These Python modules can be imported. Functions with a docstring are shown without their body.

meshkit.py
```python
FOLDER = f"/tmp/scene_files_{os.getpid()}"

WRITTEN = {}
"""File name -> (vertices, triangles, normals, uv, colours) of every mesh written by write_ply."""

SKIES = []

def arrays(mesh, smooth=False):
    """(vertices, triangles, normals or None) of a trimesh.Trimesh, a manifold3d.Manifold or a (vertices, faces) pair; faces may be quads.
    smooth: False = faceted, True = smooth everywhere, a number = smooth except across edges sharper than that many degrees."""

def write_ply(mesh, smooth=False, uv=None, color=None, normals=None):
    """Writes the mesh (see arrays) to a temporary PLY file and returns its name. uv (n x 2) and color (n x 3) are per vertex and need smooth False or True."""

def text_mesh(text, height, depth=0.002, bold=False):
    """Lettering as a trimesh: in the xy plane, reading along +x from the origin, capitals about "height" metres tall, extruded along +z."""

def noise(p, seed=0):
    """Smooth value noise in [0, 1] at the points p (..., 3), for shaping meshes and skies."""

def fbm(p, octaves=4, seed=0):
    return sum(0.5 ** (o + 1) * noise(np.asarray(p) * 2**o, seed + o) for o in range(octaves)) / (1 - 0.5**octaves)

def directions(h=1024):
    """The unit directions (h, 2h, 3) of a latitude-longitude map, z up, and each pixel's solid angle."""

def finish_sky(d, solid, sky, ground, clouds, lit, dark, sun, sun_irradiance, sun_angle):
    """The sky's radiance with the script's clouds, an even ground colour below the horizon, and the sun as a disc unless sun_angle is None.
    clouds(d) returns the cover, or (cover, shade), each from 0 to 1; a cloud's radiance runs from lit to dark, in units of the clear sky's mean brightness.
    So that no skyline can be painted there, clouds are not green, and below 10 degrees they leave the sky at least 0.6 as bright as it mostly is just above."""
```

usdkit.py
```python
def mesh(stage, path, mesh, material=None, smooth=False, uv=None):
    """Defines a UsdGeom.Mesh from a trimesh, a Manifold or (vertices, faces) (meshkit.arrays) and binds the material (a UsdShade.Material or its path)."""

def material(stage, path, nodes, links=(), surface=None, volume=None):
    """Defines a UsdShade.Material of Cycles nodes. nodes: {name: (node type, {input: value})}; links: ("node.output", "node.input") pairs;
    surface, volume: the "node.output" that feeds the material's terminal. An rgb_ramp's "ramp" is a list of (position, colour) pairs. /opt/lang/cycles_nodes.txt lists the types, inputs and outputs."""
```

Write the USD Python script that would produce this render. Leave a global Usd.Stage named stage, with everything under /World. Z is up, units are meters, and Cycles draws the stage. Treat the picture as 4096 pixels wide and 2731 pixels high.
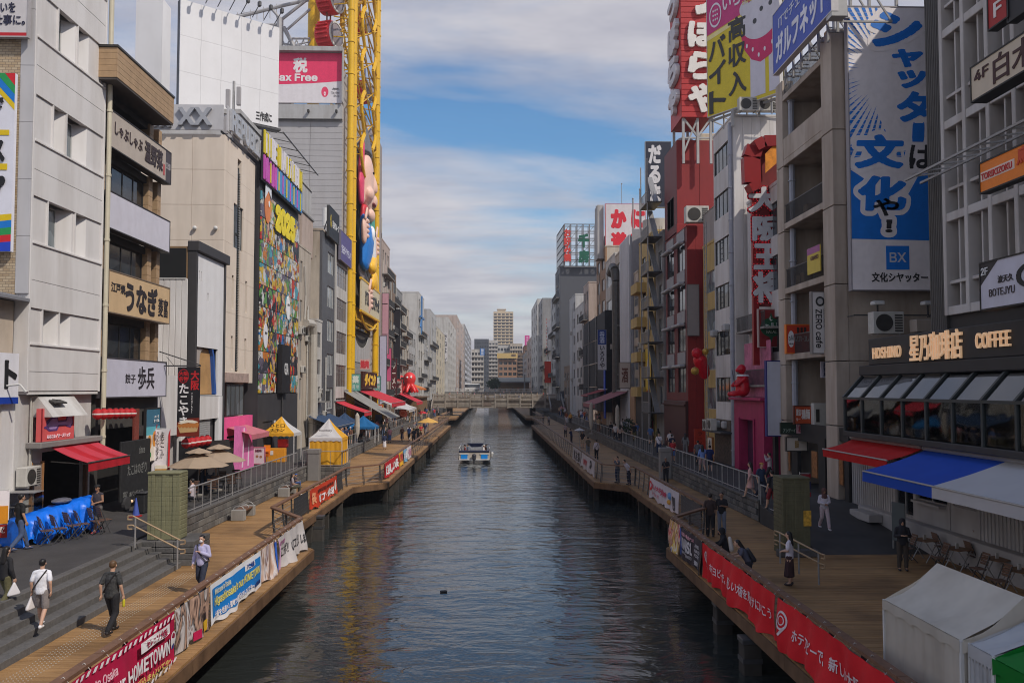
import math,random,glob
from functools import lru_cache
import numpy as np,trimesh,manifold3d,shapely
from shapely import affinity
from shapely.geometry import Polygon,Point,box as sbox
import usdkit,meshkit
from pxr import Usd,UsdGeom,UsdLux,UsdShade,Sdf,Gf
PI=math.pi
stage=Usd.Stage.CreateInMemory()
UsdGeom.SetStageUpAxis(stage,UsdGeom.Tokens.z)
UsdGeom.SetStageMetersPerUnit(stage,1.0)
UsdGeom.Xform.Define(stage,'/World');UsdGeom.Scope.Define(stage,'/World/Looks')

# ---------------------------------------------------------------- camera, sky, sun, exposure
FPX,UC,UVP,VHZ,CAMZ,TILT=3300.0,2048.0,1965.0,1555.0,7.3,0.0429
VC=VHZ-FPX*TILT  # row of the optical axis: the lens is shifted a little
pitch=math.atan(TILT);yaw=math.atan((UC-UVP)/FPX*math.cos(pitch))
FW=np.array([math.sin(yaw)*math.cos(pitch),math.cos(yaw)*math.cos(pitch),math.sin(pitch)])
RT=np.array([math.cos(yaw),-math.sin(yaw),0.0]);UPV=np.cross(RT,FW)
EYE=np.array([0,0,CAMZ])
cam=UsdGeom.Camera.Define(stage,'/World/camera')
cam.CreateHorizontalApertureAttr(36.0);cam.CreateVerticalApertureAttr(36.0*682/1024)
cam.CreateFocalLengthAttr(36.0*FPX/4096);cam.CreateClippingRangeAttr(Gf.Vec2f(0.1,5000))
cam.CreateVerticalApertureOffsetAttr((VC-1365.5)*36/4096);cam.CreateExposureAttr(EXPOSURE:=0.32)
cam.AddTransformOp().Set(Gf.Matrix4d(*[float(x)for r in(list(RT)+[0],list(UPV)+[0],list(-FW)+[0],list(EYE)+[1])for x in r]))

SUN_EL,SUN_AZ=math.radians(46),math.radians(128)  # azimuth measured from +y towards +x: behind and to the right of the camera
sun_dir=np.array([math.sin(SUN_AZ)*math.cos(SUN_EL),math.cos(SUN_AZ)*math.cos(SUN_EL),math.sin(SUN_EL)])
sun=UsdLux.DistantLight.Define(stage,'/World/sun')
sun.CreateIntensityAttr(0.66);sun.CreateAngleAttr(0.9);sun.CreateNormalizeAttr(True);sun.CreateColorAttr(Gf.Vec3f(1.0,0.93,0.83))
zc=sun_dir;xc=np.cross([0,0,1],zc);xc/=np.linalg.norm(xc);yc=np.cross(zc,xc)
sun.AddTransformOp().Set(Gf.Matrix4d(*[float(x)for r in(list(xc)+[0],list(yc)+[0],list(zc)+[0],[0,0,60,1])for x in r]))
SKY_STRENGTH=0.115
sky_mat=usdkit.material(stage,'/World/Looks/sky_look',{
    'tc':('texture_coordinate',{}),
    'sky':('sky_texture',{'sky_type':'single_scattering','sun_disc':False,'sun_elevation':SUN_EL,'sun_rotation':SUN_AZ,'altitude':30.0,'air_density':1.2,'aerosol_density':0.8,'ozone_density':2.5}),
    'sep':('separate_xyz',{}),'zz':('math',{'math_type':'maximum','value2':0.0}),'za':('math',{'math_type':'add','value2':0.16}),
    'zi':('combine_xyz',{}),'pl':('vector_math',{'math_type':'divide'}),
    'mp':('mapping',{'location':(6.37,3.32,0.0),'rotation':(0,0,0.32),'scale':(0.5,0.95,0.0)}),
    'n1':('noise_texture',{'scale':1.1,'detail':9.0,'roughness':0.56,'distortion':0.35}),
    'cv':('rgb_ramp',{'ramp':[(0.0,(0.0,)*3),(0.36,(0.06,)*3),(0.43,(0.5,)*3),(0.51,(0.92,)*3),(1.0,(0.98,)*3)]}),
    'mp2':('mapping',{'location':(1.7,8.3,0.0),'rotation':(0,0,0.2),'scale':(0.9,1.9,0.0)}),
    'n2':('noise_texture',{'scale':2.1,'detail':8.0,'roughness':0.55}),
    'cc':('rgb_ramp',{'ramp':[(0.0,(2.8,2.75,3.2)),(0.4,(3.5,3.4,3.8)),(0.56,(4.4,4.25,4.5)),(0.78,(5.2,5.0,5.1)),(1.0,(5.6,5.4,5.35))]}),
    'hsv':('hsv',{'saturation':1.38,'value':0.92}),
    'hz':('map_range',{'from_min':0.05,'from_max':0.19,'to_min':1.0,'to_max':0.0,'clamp':True}),'up':('map_range',{'from_min':0.36,'from_max':0.75,'to_min':0.0,'to_max':-0.09,'clamp':True}),'na':('math',{'math_type':'add'}),'cm':('math',{'math_type':'maximum'}),'mx':('mix',{'mix_type':'mix'}),'bg':('background_shader',{'strength':SKY_STRENGTH})},
    [('tc.generated','sep.vector'),('sep.z','zz.value1'),('zz.value','za.value1'),('za.value','zi.x'),('za.value','zi.y'),('za.value','zi.z'),
     ('tc.generated','pl.vector1'),('zi.vector','pl.vector2'),('pl.vector','mp.vector'),('mp.vector','n1.vector'),('n1.fac','na.value1'),('sep.z','up.value'),('up.result','na.value2'),('na.value','cv.fac'),
     ('pl.vector','mp2.vector'),('mp2.vector','n2.vector'),('n2.fac','cc.fac'),('sky.color','hsv.color'),('sep.z','hz.value'),('cv.color','cm.value1'),('hz.result','cm.value2'),('cm.value','mx.fac'),('hsv.color','mx.color1'),('cc.color','mx.color2'),('mx.color','bg.color')],
    surface='bg.background')
sky=UsdLux.DomeLight.Define(stage,'/World/sky');sky.CreateIntensityAttr(1.0)
UsdShade.MaterialBindingAPI.Apply(sky.GetPrim()).Bind(sky_mat)
sky.GetPrim().SetCustomDataByKey('kind','structure')

# ---------------------------------------------------------------- rays of the camera, used only to read real positions off the photograph
def ray(u,v):return FW+RT*((u-UC)/FPX)+UPV*((VC-v)/FPX)
def onX(u,v,x):d=ray(u,v);return EYE+d*(x/d[0])
def onY(u,v,y):d=ray(u,v);return EYE+d*(y/d[1])
def onZ(u,v,z):d=ray(u,v);return EYE+d*((z-CAMZ)/d[2])

# ---------------------------------------------------------------- materials
MATS={}
def M(name,col=(0.5,0.5,0.5),rough=0.75,var=0.14,scale=2.5,grime=0.0,bump=0.0,bscale=40.0,metal=0.0,spec=0.4,emit=0.0,back=None,trans=0.0):
    """Painted, coated or woven surface: colour with uneven tone, rain streaks (grime) and fine relief (bump)."""
    if name in MATS:return MATS[name]
    c=np.array(col,float)
    n={'g':('geometry',{}),'n':('noise_texture',{'scale':scale,'detail':6.0,'roughness':0.62}),
         'r':('rgb_ramp',{'ramp':[(0.25,tuple(c*(1-var))),(0.55,tuple(c)),(0.8,tuple(np.minimum(c*(1+var*0.6),0.95)))]}),
         'p':('principled_bsdf',{'roughness':rough,'metallic':metal,'specular_ior_level':spec})}
    l=[('g.position','n.vector'),('n.fac','r.fac')]
    out='r.color'
    if grime>0:
        n|={'gm':('mapping',{'scale':(1.1,1.1,0.16)}),'gn':('noise_texture',{'scale':1.0,'detail':5.0,'roughness':0.6}),
              'gr':('rgb_ramp',{'ramp':[(0.42,(1,1,1)),(0.72,tuple(1-grime*np.array([0.85,0.95,1.05])))]}),
              'gx':('mix',{'mix_type':'multiply','fac':1.0})}
        l+=[('g.position','gm.vector'),('gm.vector','gn.vector'),('gn.fac','gr.fac'),(out,'gx.color1'),('gr.color','gx.color2')]
        out='gx.color'
    l.append((out,'p.base_color'))
    if bump>0:
        n|={'bn':('noise_texture',{'scale':bscale,'detail':4.0}),'b':('bump',{'strength':1.0,'distance':bump})}
        l+=[('g.position','bn.vector'),('bn.fac','b.height'),('b.normal','p.normal')]
    if emit>0:
        n['p'][1]['emission_strength']=emit;l.append((out,'p.emission_color'))
    surf='p.BSDF'
    if trans>0:
        n|={'t':('translucent_bsdf',{}),'mc':('mix_closure',{'fac':trans})}
        l+=[(out,'t.color'),('p.BSDF','mc.closure1'),('t.BSDF','mc.closure2')];surf='mc.closure'
    MATS[name]=usdkit.material(stage,'/World/Looks/'+name,n,l,surface=surf)
    return MATS[name]

def pane_mat(name,tint=(0.55,0.6,0.62),ior=1.6,base=(0.03,0.034,0.036)):
    """Window pane in front of a dark room: a clear sheet with mirror-like reflection."""
    if name in MATS:return MATS[name]
    MATS[name]=usdkit.material(stage,'/World/Looks/'+name,{
        'g':('geometry',{}),'nn':('noise_texture',{'scale':0.6,'detail':1.0}),'bb':('bump',{'distance':0.02,'strength':0.5}),
        'f':('fresnel',{'IOR':ior}),'t':('transparent_bsdf',{'color':tint}),'gl':('glossy_bsdf',{'color':(0.9,0.92,0.95),'roughness':0.03}),'m':('mix_closure',{})},
        [('g.position','nn.vector'),('nn.fac','bb.height'),('bb.normal','gl.normal'),('f.fac','m.fac'),('t.BSDF','m.closure1'),('gl.BSDF','m.closure2')],surface='m.closure')
    return MATS[name]

def dark_glass(name,col=(0.02,0.023,0.026),rough=0.06):
    if name in MATS:return MATS[name]
    MATS[name]=usdkit.material(stage,'/World/Looks/'+name,{
        'o':('geometry',{}),'v':('voronoi_texture',{'scale':0.9}),'r':('rgb_ramp',{'ramp':[(0,tuple(np.array(col)*0.5)),(0.5,col),(1,tuple(np.array(col)*2.2))]}),
        'nn':('noise_texture',{'scale':0.7,'detail':1.0}),'bb':('bump',{'distance':0.015,'strength':0.4}),
        'p':('principled_bsdf',{'roughness':rough,'specular_ior_level':0.7})},
        [('o.position','v.vector'),('v.color','r.fac'),('r.color','p.base_color'),('o.position','nn.vector'),('nn.fac','bb.height'),('bb.normal','p.normal')],surface='p.BSDF')
    return MATS[name]

# ---------------------------------------------------------------- mesh buffer
_F=np.array([[0,2,1],[0,3,2],[4,5,6],[4,6,7],[0,1,5],[0,5,4],[1,2,6],[1,6,5],[2,3,7],[2,7,6],[3,0,4],[3,4,7]])
class MB:
    """Collects triangles in a local frame: (a along, d outward, h up), mapped to the world by origin, A and N."""
    def __init__(s,fr=None):s.v,s.f,s.n,s.fr=[],[],0,fr
    def raw(s,v,f):
        v=np.asarray(v,float).reshape(-1,3);f=np.asarray(f,int)
        if f.ndim==2 and f.shape[1]==4:f=np.vstack([f[:,[0,1,2]],f[:,[0,2,3]]])
        if s.fr is not None:
            o,A,N=s.fr
            v=o+v[:,:1]*A+v[:,1:2]*N+v[:,2:3]*np.array([0,0,1.0])
            if np.cross(A,N)[2]<0:f=f[:,::-1]
        s.v.append(v);s.f.append(f+s.n);s.n+=len(v);return s
    def tm(s,m):
        if hasattr(m,'to_mesh'):q=m.to_mesh();return s.raw(q.vert_properties[:,:3],q.tri_verts)
        return s.raw(m.vertices,m.faces)
    def box(s,a0,a1,d0,d1,h0,h1):
        return s.raw([(a0,d0,h0),(a1,d0,h0),(a1,d1,h0),(a0,d1,h0),(a0,d0,h1),(a1,d0,h1),(a1,d1,h1),(a0,d1,h1)],_F)
    def bev(s,a0,a1,d0,d1,h0,h1,r=0.02):
        lo,hi=np.array([a0,d0,h0],float),np.array([a1,d1,h1],float);r=min(r,*((hi-lo)*0.45))
        pts=[]
        for k in range(3):
            for c in np.ndindex(2,2,2):
                p=np.where(c,hi,lo).astype(float);q=np.where(c,hi-r,lo+r).astype(float);w=q.copy();w[k]=p[k];pts.append(w)
        return s.tm(manifold3d.Manifold.hull_points(np.array(pts)))
    def quad(s,*p):return s.raw(p,[[0,1,2],[0,2,3]])
    def grid(s,P):
        """P: (m, n, 3) points of a sheet."""
        P=np.asarray(P,float);m,n=P.shape[:2];i=np.arange(m*n).reshape(m,n)
        f=np.stack([i[:-1,:-1],i[1:,:-1],i[1:,1:],i[:-1,1:]],-1).reshape(-1,4)
        return s.raw(P.reshape(-1,3),f)
    def tube(s,p,q,r,n=6,r2=None):
        p,q=np.array(p,float),np.array(q,float);d=q-p;L=np.linalg.norm(d)
        if L<1e-6:return s
        d/=L;a=np.cross(d,[0,0,1.0]if abs(d[2])<0.9 else[1.0,0,0]);a/=np.linalg.norm(a);b=np.cross(d,a)
        t=np.arange(n)/n*2*PI;c=np.cos(t)[:,None]*a+np.sin(t)[:,None]*b;r2=r if r2 is None else r2
        v=np.vstack([p+c*r,q+c*r2,[p],[q]]);i=np.arange(n);j=(i+1)%n
        f=np.vstack([np.stack([i,j,j+n],1),np.stack([i,j+n,i+n],1),np.stack([j,i,np.full(n,2*n)],1),np.stack([i+n,j+n,np.full(n,2*n+1)],1)])
        return s.raw(v,f)
    def path(s,pts,r,n=6):
        for p,q in zip(pts[:-1],pts[1:]):s.tube(p,q,r,n)
        return s
    def bar(s,p,q,w,h=None):
        """Square bar from p to q."""
        p,q=np.array(p,float),np.array(q,float);h=h or w;d=q-p;d/=np.linalg.norm(d)
        a=np.cross(d,[0,0,1.0]if abs(d[2])<0.9 else[0,1.0,0]);a/=np.linalg.norm(a);b=np.cross(a,d)
        o=[(-1,-1),(1,-1),(1,1),(-1,1)]
        return s.raw([p+a*w/2*i+b*h/2*j for i,j in o]+[q+a*w/2*i+b*h/2*j for i,j in o],_F)
    def lathe(s,prof,c=(0,0,0),n=16,axis=2):
        """prof: (radius, height) pairs round an axis through c."""
        t=np.arange(n)/n*2*PI;R=np.array(prof,float);m=len(R)
        v=np.stack([R[:,:1]*np.cos(t),R[:,:1]*np.sin(t),np.repeat(R[:,1:2],n,1)],-1).reshape(-1,3)
        if axis==1:v=v[:,[0,2,1]]*[1,1,-1]
        if axis==0:v=v[:,[2,0,1]]
        i=np.arange(m*n).reshape(m,n);j=np.roll(i,-1,1)
        f=np.stack([i[:-1],j[:-1],j[1:],i[1:]],-1).reshape(-1,4)
        return s.raw(v+np.array(c,float),f)
    def ball(s,c,r,sub=2,sc=(1,1,1)):
        m=trimesh.creation.icosphere(sub,1.0);return s.raw(m.vertices*np.array(sc)*r+np.array(c,float),m.faces)
    def poly(s,geom,d0,d1,warp=None):
        """Extrudes a shapely shape drawn in (a, h) from depth d0 to d1; warp(a, h) -> depth offset."""
        for g in getattr(geom,'geoms',[geom]):
            if g.is_empty or g.geom_type!='Polygon' or g.area<1e-7:continue
            try:e=trimesh.creation.extrude_polygon(g,1.0,engine='earcut')
            except Exception:continue
            v=np.array(e.vertices);a,h,w=v[:,0],v[:,1],v[:,2]
            off=0 if warp is None else warp(a,h)
            s.raw(np.stack([a,d0+(d1-d0)*w+off,h],1),e.faces)
        return s
    def prism(s,pts,d0,d1):return s.poly(Polygon(pts),d0,d1)
    @property
    def empty(s):return s.n==0
    def mesh(s):return np.vstack(s.v),np.vstack(s.f)

def frame(o,A,N):return(np.array(o,float),np.array(A,float),np.array(N,float))
def FL(x,y0=0.0):return frame((x,y0,0),(0,1,0),(1,0,0))  # canal front of the left bank: a = y, d = towards the canal
def FRt(x,y0=0.0):return frame((x,y0,0),(0,1,0),(-1,0,0))  # canal front of the right bank
def FWs(y,x0=0.0):return frame((x0,y,0),(1,0,0),(0,-1,0))  # wall facing the camera: a = x, d = towards the camera
def rot_frame(o,deg):t=math.radians(deg);return frame(o,(math.cos(t),math.sin(t),0),(math.sin(t),-math.cos(t),0))

# ---------------------------------------------------------------- prims
TAKEN,ORIGIN={},{}
def numbered(parent,name):
    k=TAKEN.get((parent,name),0);TAKEN[(parent,name)]=k+1
    return f'{parent}/{name}'+(f'_{k:03d}' if k else '')
def tag(path,label=None,cat=None,group=None,kind=None):
    p=stage.GetPrimAtPath(path)
    for k,v in(('label',label),('category',cat),('group',group),('kind',kind)):
        if v:p.SetCustomDataByKey(k,v)
    return path
def thing(name,label,cat,loc=(0,0,0),rz=0.0,group=None,kind=None):
    """A thing: an Xform at its base. Its parts are written in world coordinates (rz = 0) and stored relative to the base."""
    path=numbered('/World',name);x=UsdGeom.Xform.Define(stage,path)
    x.AddTranslateOp().Set(Gf.Vec3d(*map(float,loc)));x.AddRotateZOp().Set(float(rz))
    ORIGIN[path]=np.array(loc,float);return tag(path,label,cat,group,kind)
def add(parent,name,mb,mat,smooth=False,label=None,kind=None,local=False):
    """A part (or sub-part) of a thing."""
    if mb.empty:return None
    path=numbered(parent,name);v,f=mb.mesh()
    top='/'.join(path.split('/')[:3])
    if not local:v=v-ORIGIN.get(top,0)
    usdkit.mesh(stage,path,(v,f),mat,smooth=smooth)
    if label or kind:tag(path,label,None,None,kind)
    return path
def struct(name,mb,mat,kind='structure',smooth=False):
    path=numbered('/World',name);v,f=mb.mesh();usdkit.mesh(stage,path,(v,f),mat,smooth=smooth);return tag(path,kind=kind)
def copy(src,loc,rz=0.0,label=None,group=None,scale=None):
    p=stage.GetPrimAtPath(src);d=p.GetCustomData();base=src.split('/')[-1]
    if base[-4:-3]=='_' and base[-3:].isdigit():base=base[:-4]
    path=numbered('/World',base);x=UsdGeom.Xform.Define(stage,path)
    x.GetPrim().GetReferences().AddInternalReference(src)
    x.ClearXformOpOrder()
    t=x.GetPrim().GetAttribute('xformOp:translate');r=x.GetPrim().GetAttribute('xformOp:rotateZ')
    t.Set(Gf.Vec3d(*map(float,loc)));r.Set(float(rz));ops=[UsdGeom.XformOp(t),UsdGeom.XformOp(r)]
    if scale:ops.append(x.AddScaleOp());ops[-1].Set(Gf.Vec3f(*([scale]*3 if np.ndim(scale)==0 else scale)))
    x.SetXformOpOrder(ops)
    x.GetPrim().SetInstanceable(True)
    return tag(path,label or d.get('label'),d.get('category'),group or d.get('group'))
def place(path,loc,rz=0.0):
    p=stage.GetPrimAtPath(path);p.GetAttribute('xformOp:translate').Set(Gf.Vec3d(*map(float,loc)));p.GetAttribute('xformOp:rotateZ').Set(float(rz));return path

# ---------------------------------------------------------------- lettering
_fonts={}
def font(kind):
    if kind not in _fonts:
        from PIL import ImageFont
        _fonts[kind]=ImageFont.truetype(glob.glob('/opt/blender-*/*/datafiles/fonts/'+{'cjk':'Noto Sans CJK Regular','lat':'Inter','ar':'NotoSansArabic*'}[kind]+'.woff2')[0],72)
    return _fonts[kind]
@lru_cache(None)
def glyph(ch,bold,kind):
    """Outline of a character in units of the em (72 px), with its advance."""
    from PIL import Image,ImageDraw
    bold=round(bold*0.62);f=font(kind);x0,y0,x1,y1=f.getbbox(ch,anchor='ls',stroke_width=bold)
    if x1<=x0:return None,f.getlength(ch)/72
    im=Image.new('L',(int(x1-x0)+8,int(y1-y0)+8));ImageDraw.Draw(im).text((4-x0,4-y0),ch,255,f,anchor='ls',stroke_width=bold)
    on=np.pad(np.asarray(im)>127,((0,0),(1,1))).astype(np.int8);d=np.diff(on,axis=1)
    rows,st=np.nonzero(d==1);en=np.nonzero(d==-1)[1]
    if not len(rows):return None,f.getlength(ch)/72
    g=shapely.union_all(shapely.box(st,-rows-1,en,-rows)).buffer(0.8,join_style=1,quad_segs=2).buffer(-0.8,quad_segs=2).simplify(0.55)
    return affinity.affine_transform(g,[1/72,0,0,1/72,(x0-4)/72,(4-y0)/72]),f.getlength(ch)/72
def text(s,bold=2,kind='cjk',vertical=False,gap=0.0):
    parts,x,y=[],0.0,0.0
    for ch in s:
        if ch=='\n':x+=1.15 if vertical else 0;y=0 if vertical else y-1.15;x=x if vertical else 0;continue
        g,adv=glyph(ch,bold,kind)
        if vertical:
            if g is not None:parts.append(affinity.translate(g,x-adv/2,y))
            y-=(1.0 if ch!=' ' else 0.5)+gap
        else:
            if g is not None:parts.append(affinity.translate(g,x,y))
            x+=adv+gap
    return shapely.union_all(parts)
def fit(g,a0,a1,h0,h1,keep=False):
    x0,y0,x1,y1=g.bounds;sx,sy=(a1-a0)/(x1-x0),(h1-h0)/(y1-y0)
    if keep:sx=sy=min(sx,sy)if sx>0 else-min(-sx,sy)
    cx,cy=(x0+x1)/2,(y0+y1)/2
    return affinity.affine_transform(g,[sx,0,0,sy,(a0+a1)/2-cx*sx,(h0+h1)/2-cy*sy])
def rgb(r,g,b):
    """sRGB display colour of a paint to a base colour."""
    return tuple((x/255/12.92 if x<=10 else((x/255+0.055)/1.055)**2.4)for x in(r,g,b))
_pm={}
def paint(r,g,b,rough=0.55,nm=None,**k):
    key=(int(r),int(g),int(b),round(rough,2),tuple(sorted(k.items())))
    if key not in _pm:_pm[key]=M(nm or f'paint_{int(r)}_{int(g)}_{int(b)}_{len(_pm)}',rgb(r,g,b),rough,**({'var':0.08,'grime':0.1}|k))
    return _pm[key]
def sign(name,label,fr,a0,a1,h0,h1,d0,d1,face,texts=(),edge=None,shapes=(),rev=False,group=None,cat='sign',fmat=None):
    """A signboard: panel, edge frame and lettering. texts: (string, a-fractions, h-fractions, colour, bold, vertical, font).
    rev: the sign is read from the other side of its frame's a axis (fronts of the right bank read towards the camera)."""
    o=fr[0]+fr[1]*((a0+a1)/2)+fr[2]*d0+np.array([0,0,h0])
    t=thing(name,label,cat,o,group=group)
    add(t,'panel',MB(fr).box(a0,a1,d0,d1,h0,h1),fmat or paint(*face))
    if edge is not None:
        e=0.05;m=MB(fr)
        m.box(a0-e,a1+e,d0,d1+0.02,h1,h1+e);m.box(a0-e,a1+e,d0,d1+0.02,h0-e,h0);m.box(a0-e,a0,d0,d1+0.02,h0,h1);m.box(a1,a1+e,d0,d1+0.02,h0,h1)
        add(t,'edge_frame',m,paint(*edge))
    W,H=a1-a0,h1-h0
    def A(x):return a1-x*W if rev else a0+x*W
    k=0
    for col,pts in shapes:
        g=pts if not isinstance(pts,(list,tuple))else Polygon(pts)
        g=affinity.affine_transform(g,[-W if rev else W,0,0,H,A(0),h0]);k+=1
        add(t,'printed_shape',MB(fr).poly(g,d1+0.003*k,d1+0.003*k+0.004),paint(*col))
    by={}
    for tx in texts:
        st,ax0,ax1,hy0,hy1,col=tx[:6];bold=tx[6]if len(tx)>6 else 3;vert=tx[7]if len(tx)>7 else False;kd=tx[8]if len(tx)>8 else 'cjk'
        g=text(st,bold,kd,vert)
        g=affinity.affine_transform(fit(g,ax0,ax1,hy0,hy1),[-W if rev else W,0,0,H,A(0),h0])
        by.setdefault(col,MB(fr)).poly(g,d1+0.004+0.003*k,d1+0.022+0.003*k)
    for col,m in by.items():add(t,'lettering',m,paint(*col,rough=0.6))
    return t
rnd=random.Random(7)
# ---------------------------------------------------------------- water, ground, quays, decks
water_mat=usdkit.material(stage,'/World/Looks/canal_water',{
    'g':('geometry',{}),'m1':('mapping',{'scale':(0.6,1.15,1.0)}),'n1':('noise_texture',{'scale':1.0,'detail':3.2,'roughness':0.5,'distortion':0.8}),
    'm2':('mapping',{'scale':(1.1,2.6,1.0),'rotation':(0,0,0.25)}),'n2':('noise_texture',{'scale':2.0,'detail':3.0,'roughness':0.55}),
    'm3':('mapping',{'scale':(0.16,0.3,1.0),'rotation':(0,0,-0.2)}),'n3':('noise_texture',{'scale':0.8,'detail':2.0}),
    'a':('math',{'math_type':'multiply_add','value2':0.19}),'b2':('math',{'math_type':'multiply_add','value2':1.6}),
    'b':('bump',{'distance':0.056,'strength':1.0}),
    'p':('principled_bsdf',{'base_color':(0.024,0.027,0.025),'roughness':0.02,'ior':1.42,'specular_ior_level':0.8})},
    [('g.position','m1.vector'),('m1.vector','n1.vector'),('g.position','m2.vector'),('m2.vector','n2.vector'),('g.position','m3.vector'),('m3.vector','n3.vector'),
     ('n2.fac','a.value1'),('n1.fac','a.value3'),('n3.fac','b2.value1'),('a.value','b2.value3'),('b2.value','b.height'),('b.normal','p.normal')],surface='p.BSDF')
wood_mat=usdkit.material(stage,'/World/Looks/deck_wood',{
    'g':('geometry',{}),'m':('mapping',{'scale':(1.2,30.0,10.0)}),'n':('noise_texture',{'scale':1.0,'detail':5.0,'roughness':0.6}),
    'r':('rgb_ramp',{'ramp':[(0.25,(0.2,0.105,0.042)),(0.5,(0.35,0.2,0.086)),(0.8,(0.46,0.285,0.14))]}),
    'n2':('noise_texture',{'scale':0.5,'detail':5.0}),'r2':('rgb_ramp',{'ramp':[(0.36,(0.58,0.56,0.54)),(0.5,(0.88,0.87,0.86)),(0.66,(1,1,1))]}),'x':('mix',{'mix_type':'multiply','fac':1.0}),
    'rr':('hsv',{'saturation':1.05}),'oi':('object_info',{}),'oa':('math',{'math_type':'add'}),'ob':('math',{'math_type':'fraction'}),'vr':('map_range',{'to_min':0.84,'to_max':1.12}),'p':('principled_bsdf',{'roughness':0.62}),'b':('bump',{'distance':0.003})},
    [('g.position','m.vector'),('m.vector','n.vector'),('n.fac','r.fac'),('g.position','n2.vector'),('n2.fac','r2.fac'),('r.color','x.color1'),('r2.color','x.color2'),
     ('g.random_per_island','oa.value1'),('oi.random','oa.value2'),('oa.value','ob.value1'),('ob.value','vr.value'),('vr.result','rr.value'),('x.color','rr.color'),('rr.color','p.base_color'),('n.fac','b.height'),('b.normal','p.normal')],surface='p.BSDF')
rail_wood=M('rail_wood',(0.17,0.085,0.05),0.55,0.35,4.0,bump=0.002)
fascia_wood=M('fascia_wood',(0.16,0.09,0.048),0.7,0.4,2.0,grime=0.45)
asphalt=M('asphalt',(0.056,0.051,0.049),0.9,0.35,0.9,grime=0.0,bump=0.003,bscale=160)
granite=M('granite_grey',(0.115,0.108,0.103),0.8,0.28,9.0,grime=0.25,bump=0.002,bscale=90)
granite_d=M('granite_dark',(0.1,0.095,0.092),0.85,0.3,6.0,grime=0.35,bump=0.004,bscale=50)
stone_v=[M('stone_block_a',(0.13,0.122,0.115),0.85,0.3,7.0,grime=0.3,bump=0.012,bscale=22),M('stone_block_b',(0.1,0.095,0.092),0.85,0.3,7.0,grime=0.3,bump=0.012,bscale=22),M('stone_block_c',(0.165,0.155,0.142),0.85,0.3,7.0,grime=0.3,bump=0.012,bscale=22)]
mortar=M('joint_mortar',(0.05,0.048,0.045),0.95)
quay_mat=M('quay_wall_steel',(0.035,0.032,0.03),0.85,0.4,1.2,grime=0.5,bump=0.01,bscale=14)
pile_mat=M('quay_pile_timber',(0.06,0.052,0.045),0.85,0.4,3.0,grime=0.5,bump=0.006,bscale=30)
steel=M('galvanised_steel',(0.3,0.29,0.285),0.5,0.2,6.0,metal=0.35)
steel_d=M('dark_steel',(0.07,0.068,0.07),0.5,0.25,6.0,metal=0.3)
concrete=M('concrete',(0.3,0.285,0.265),0.85,0.2,1.4,grime=0.35,bump=0.002)

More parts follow.
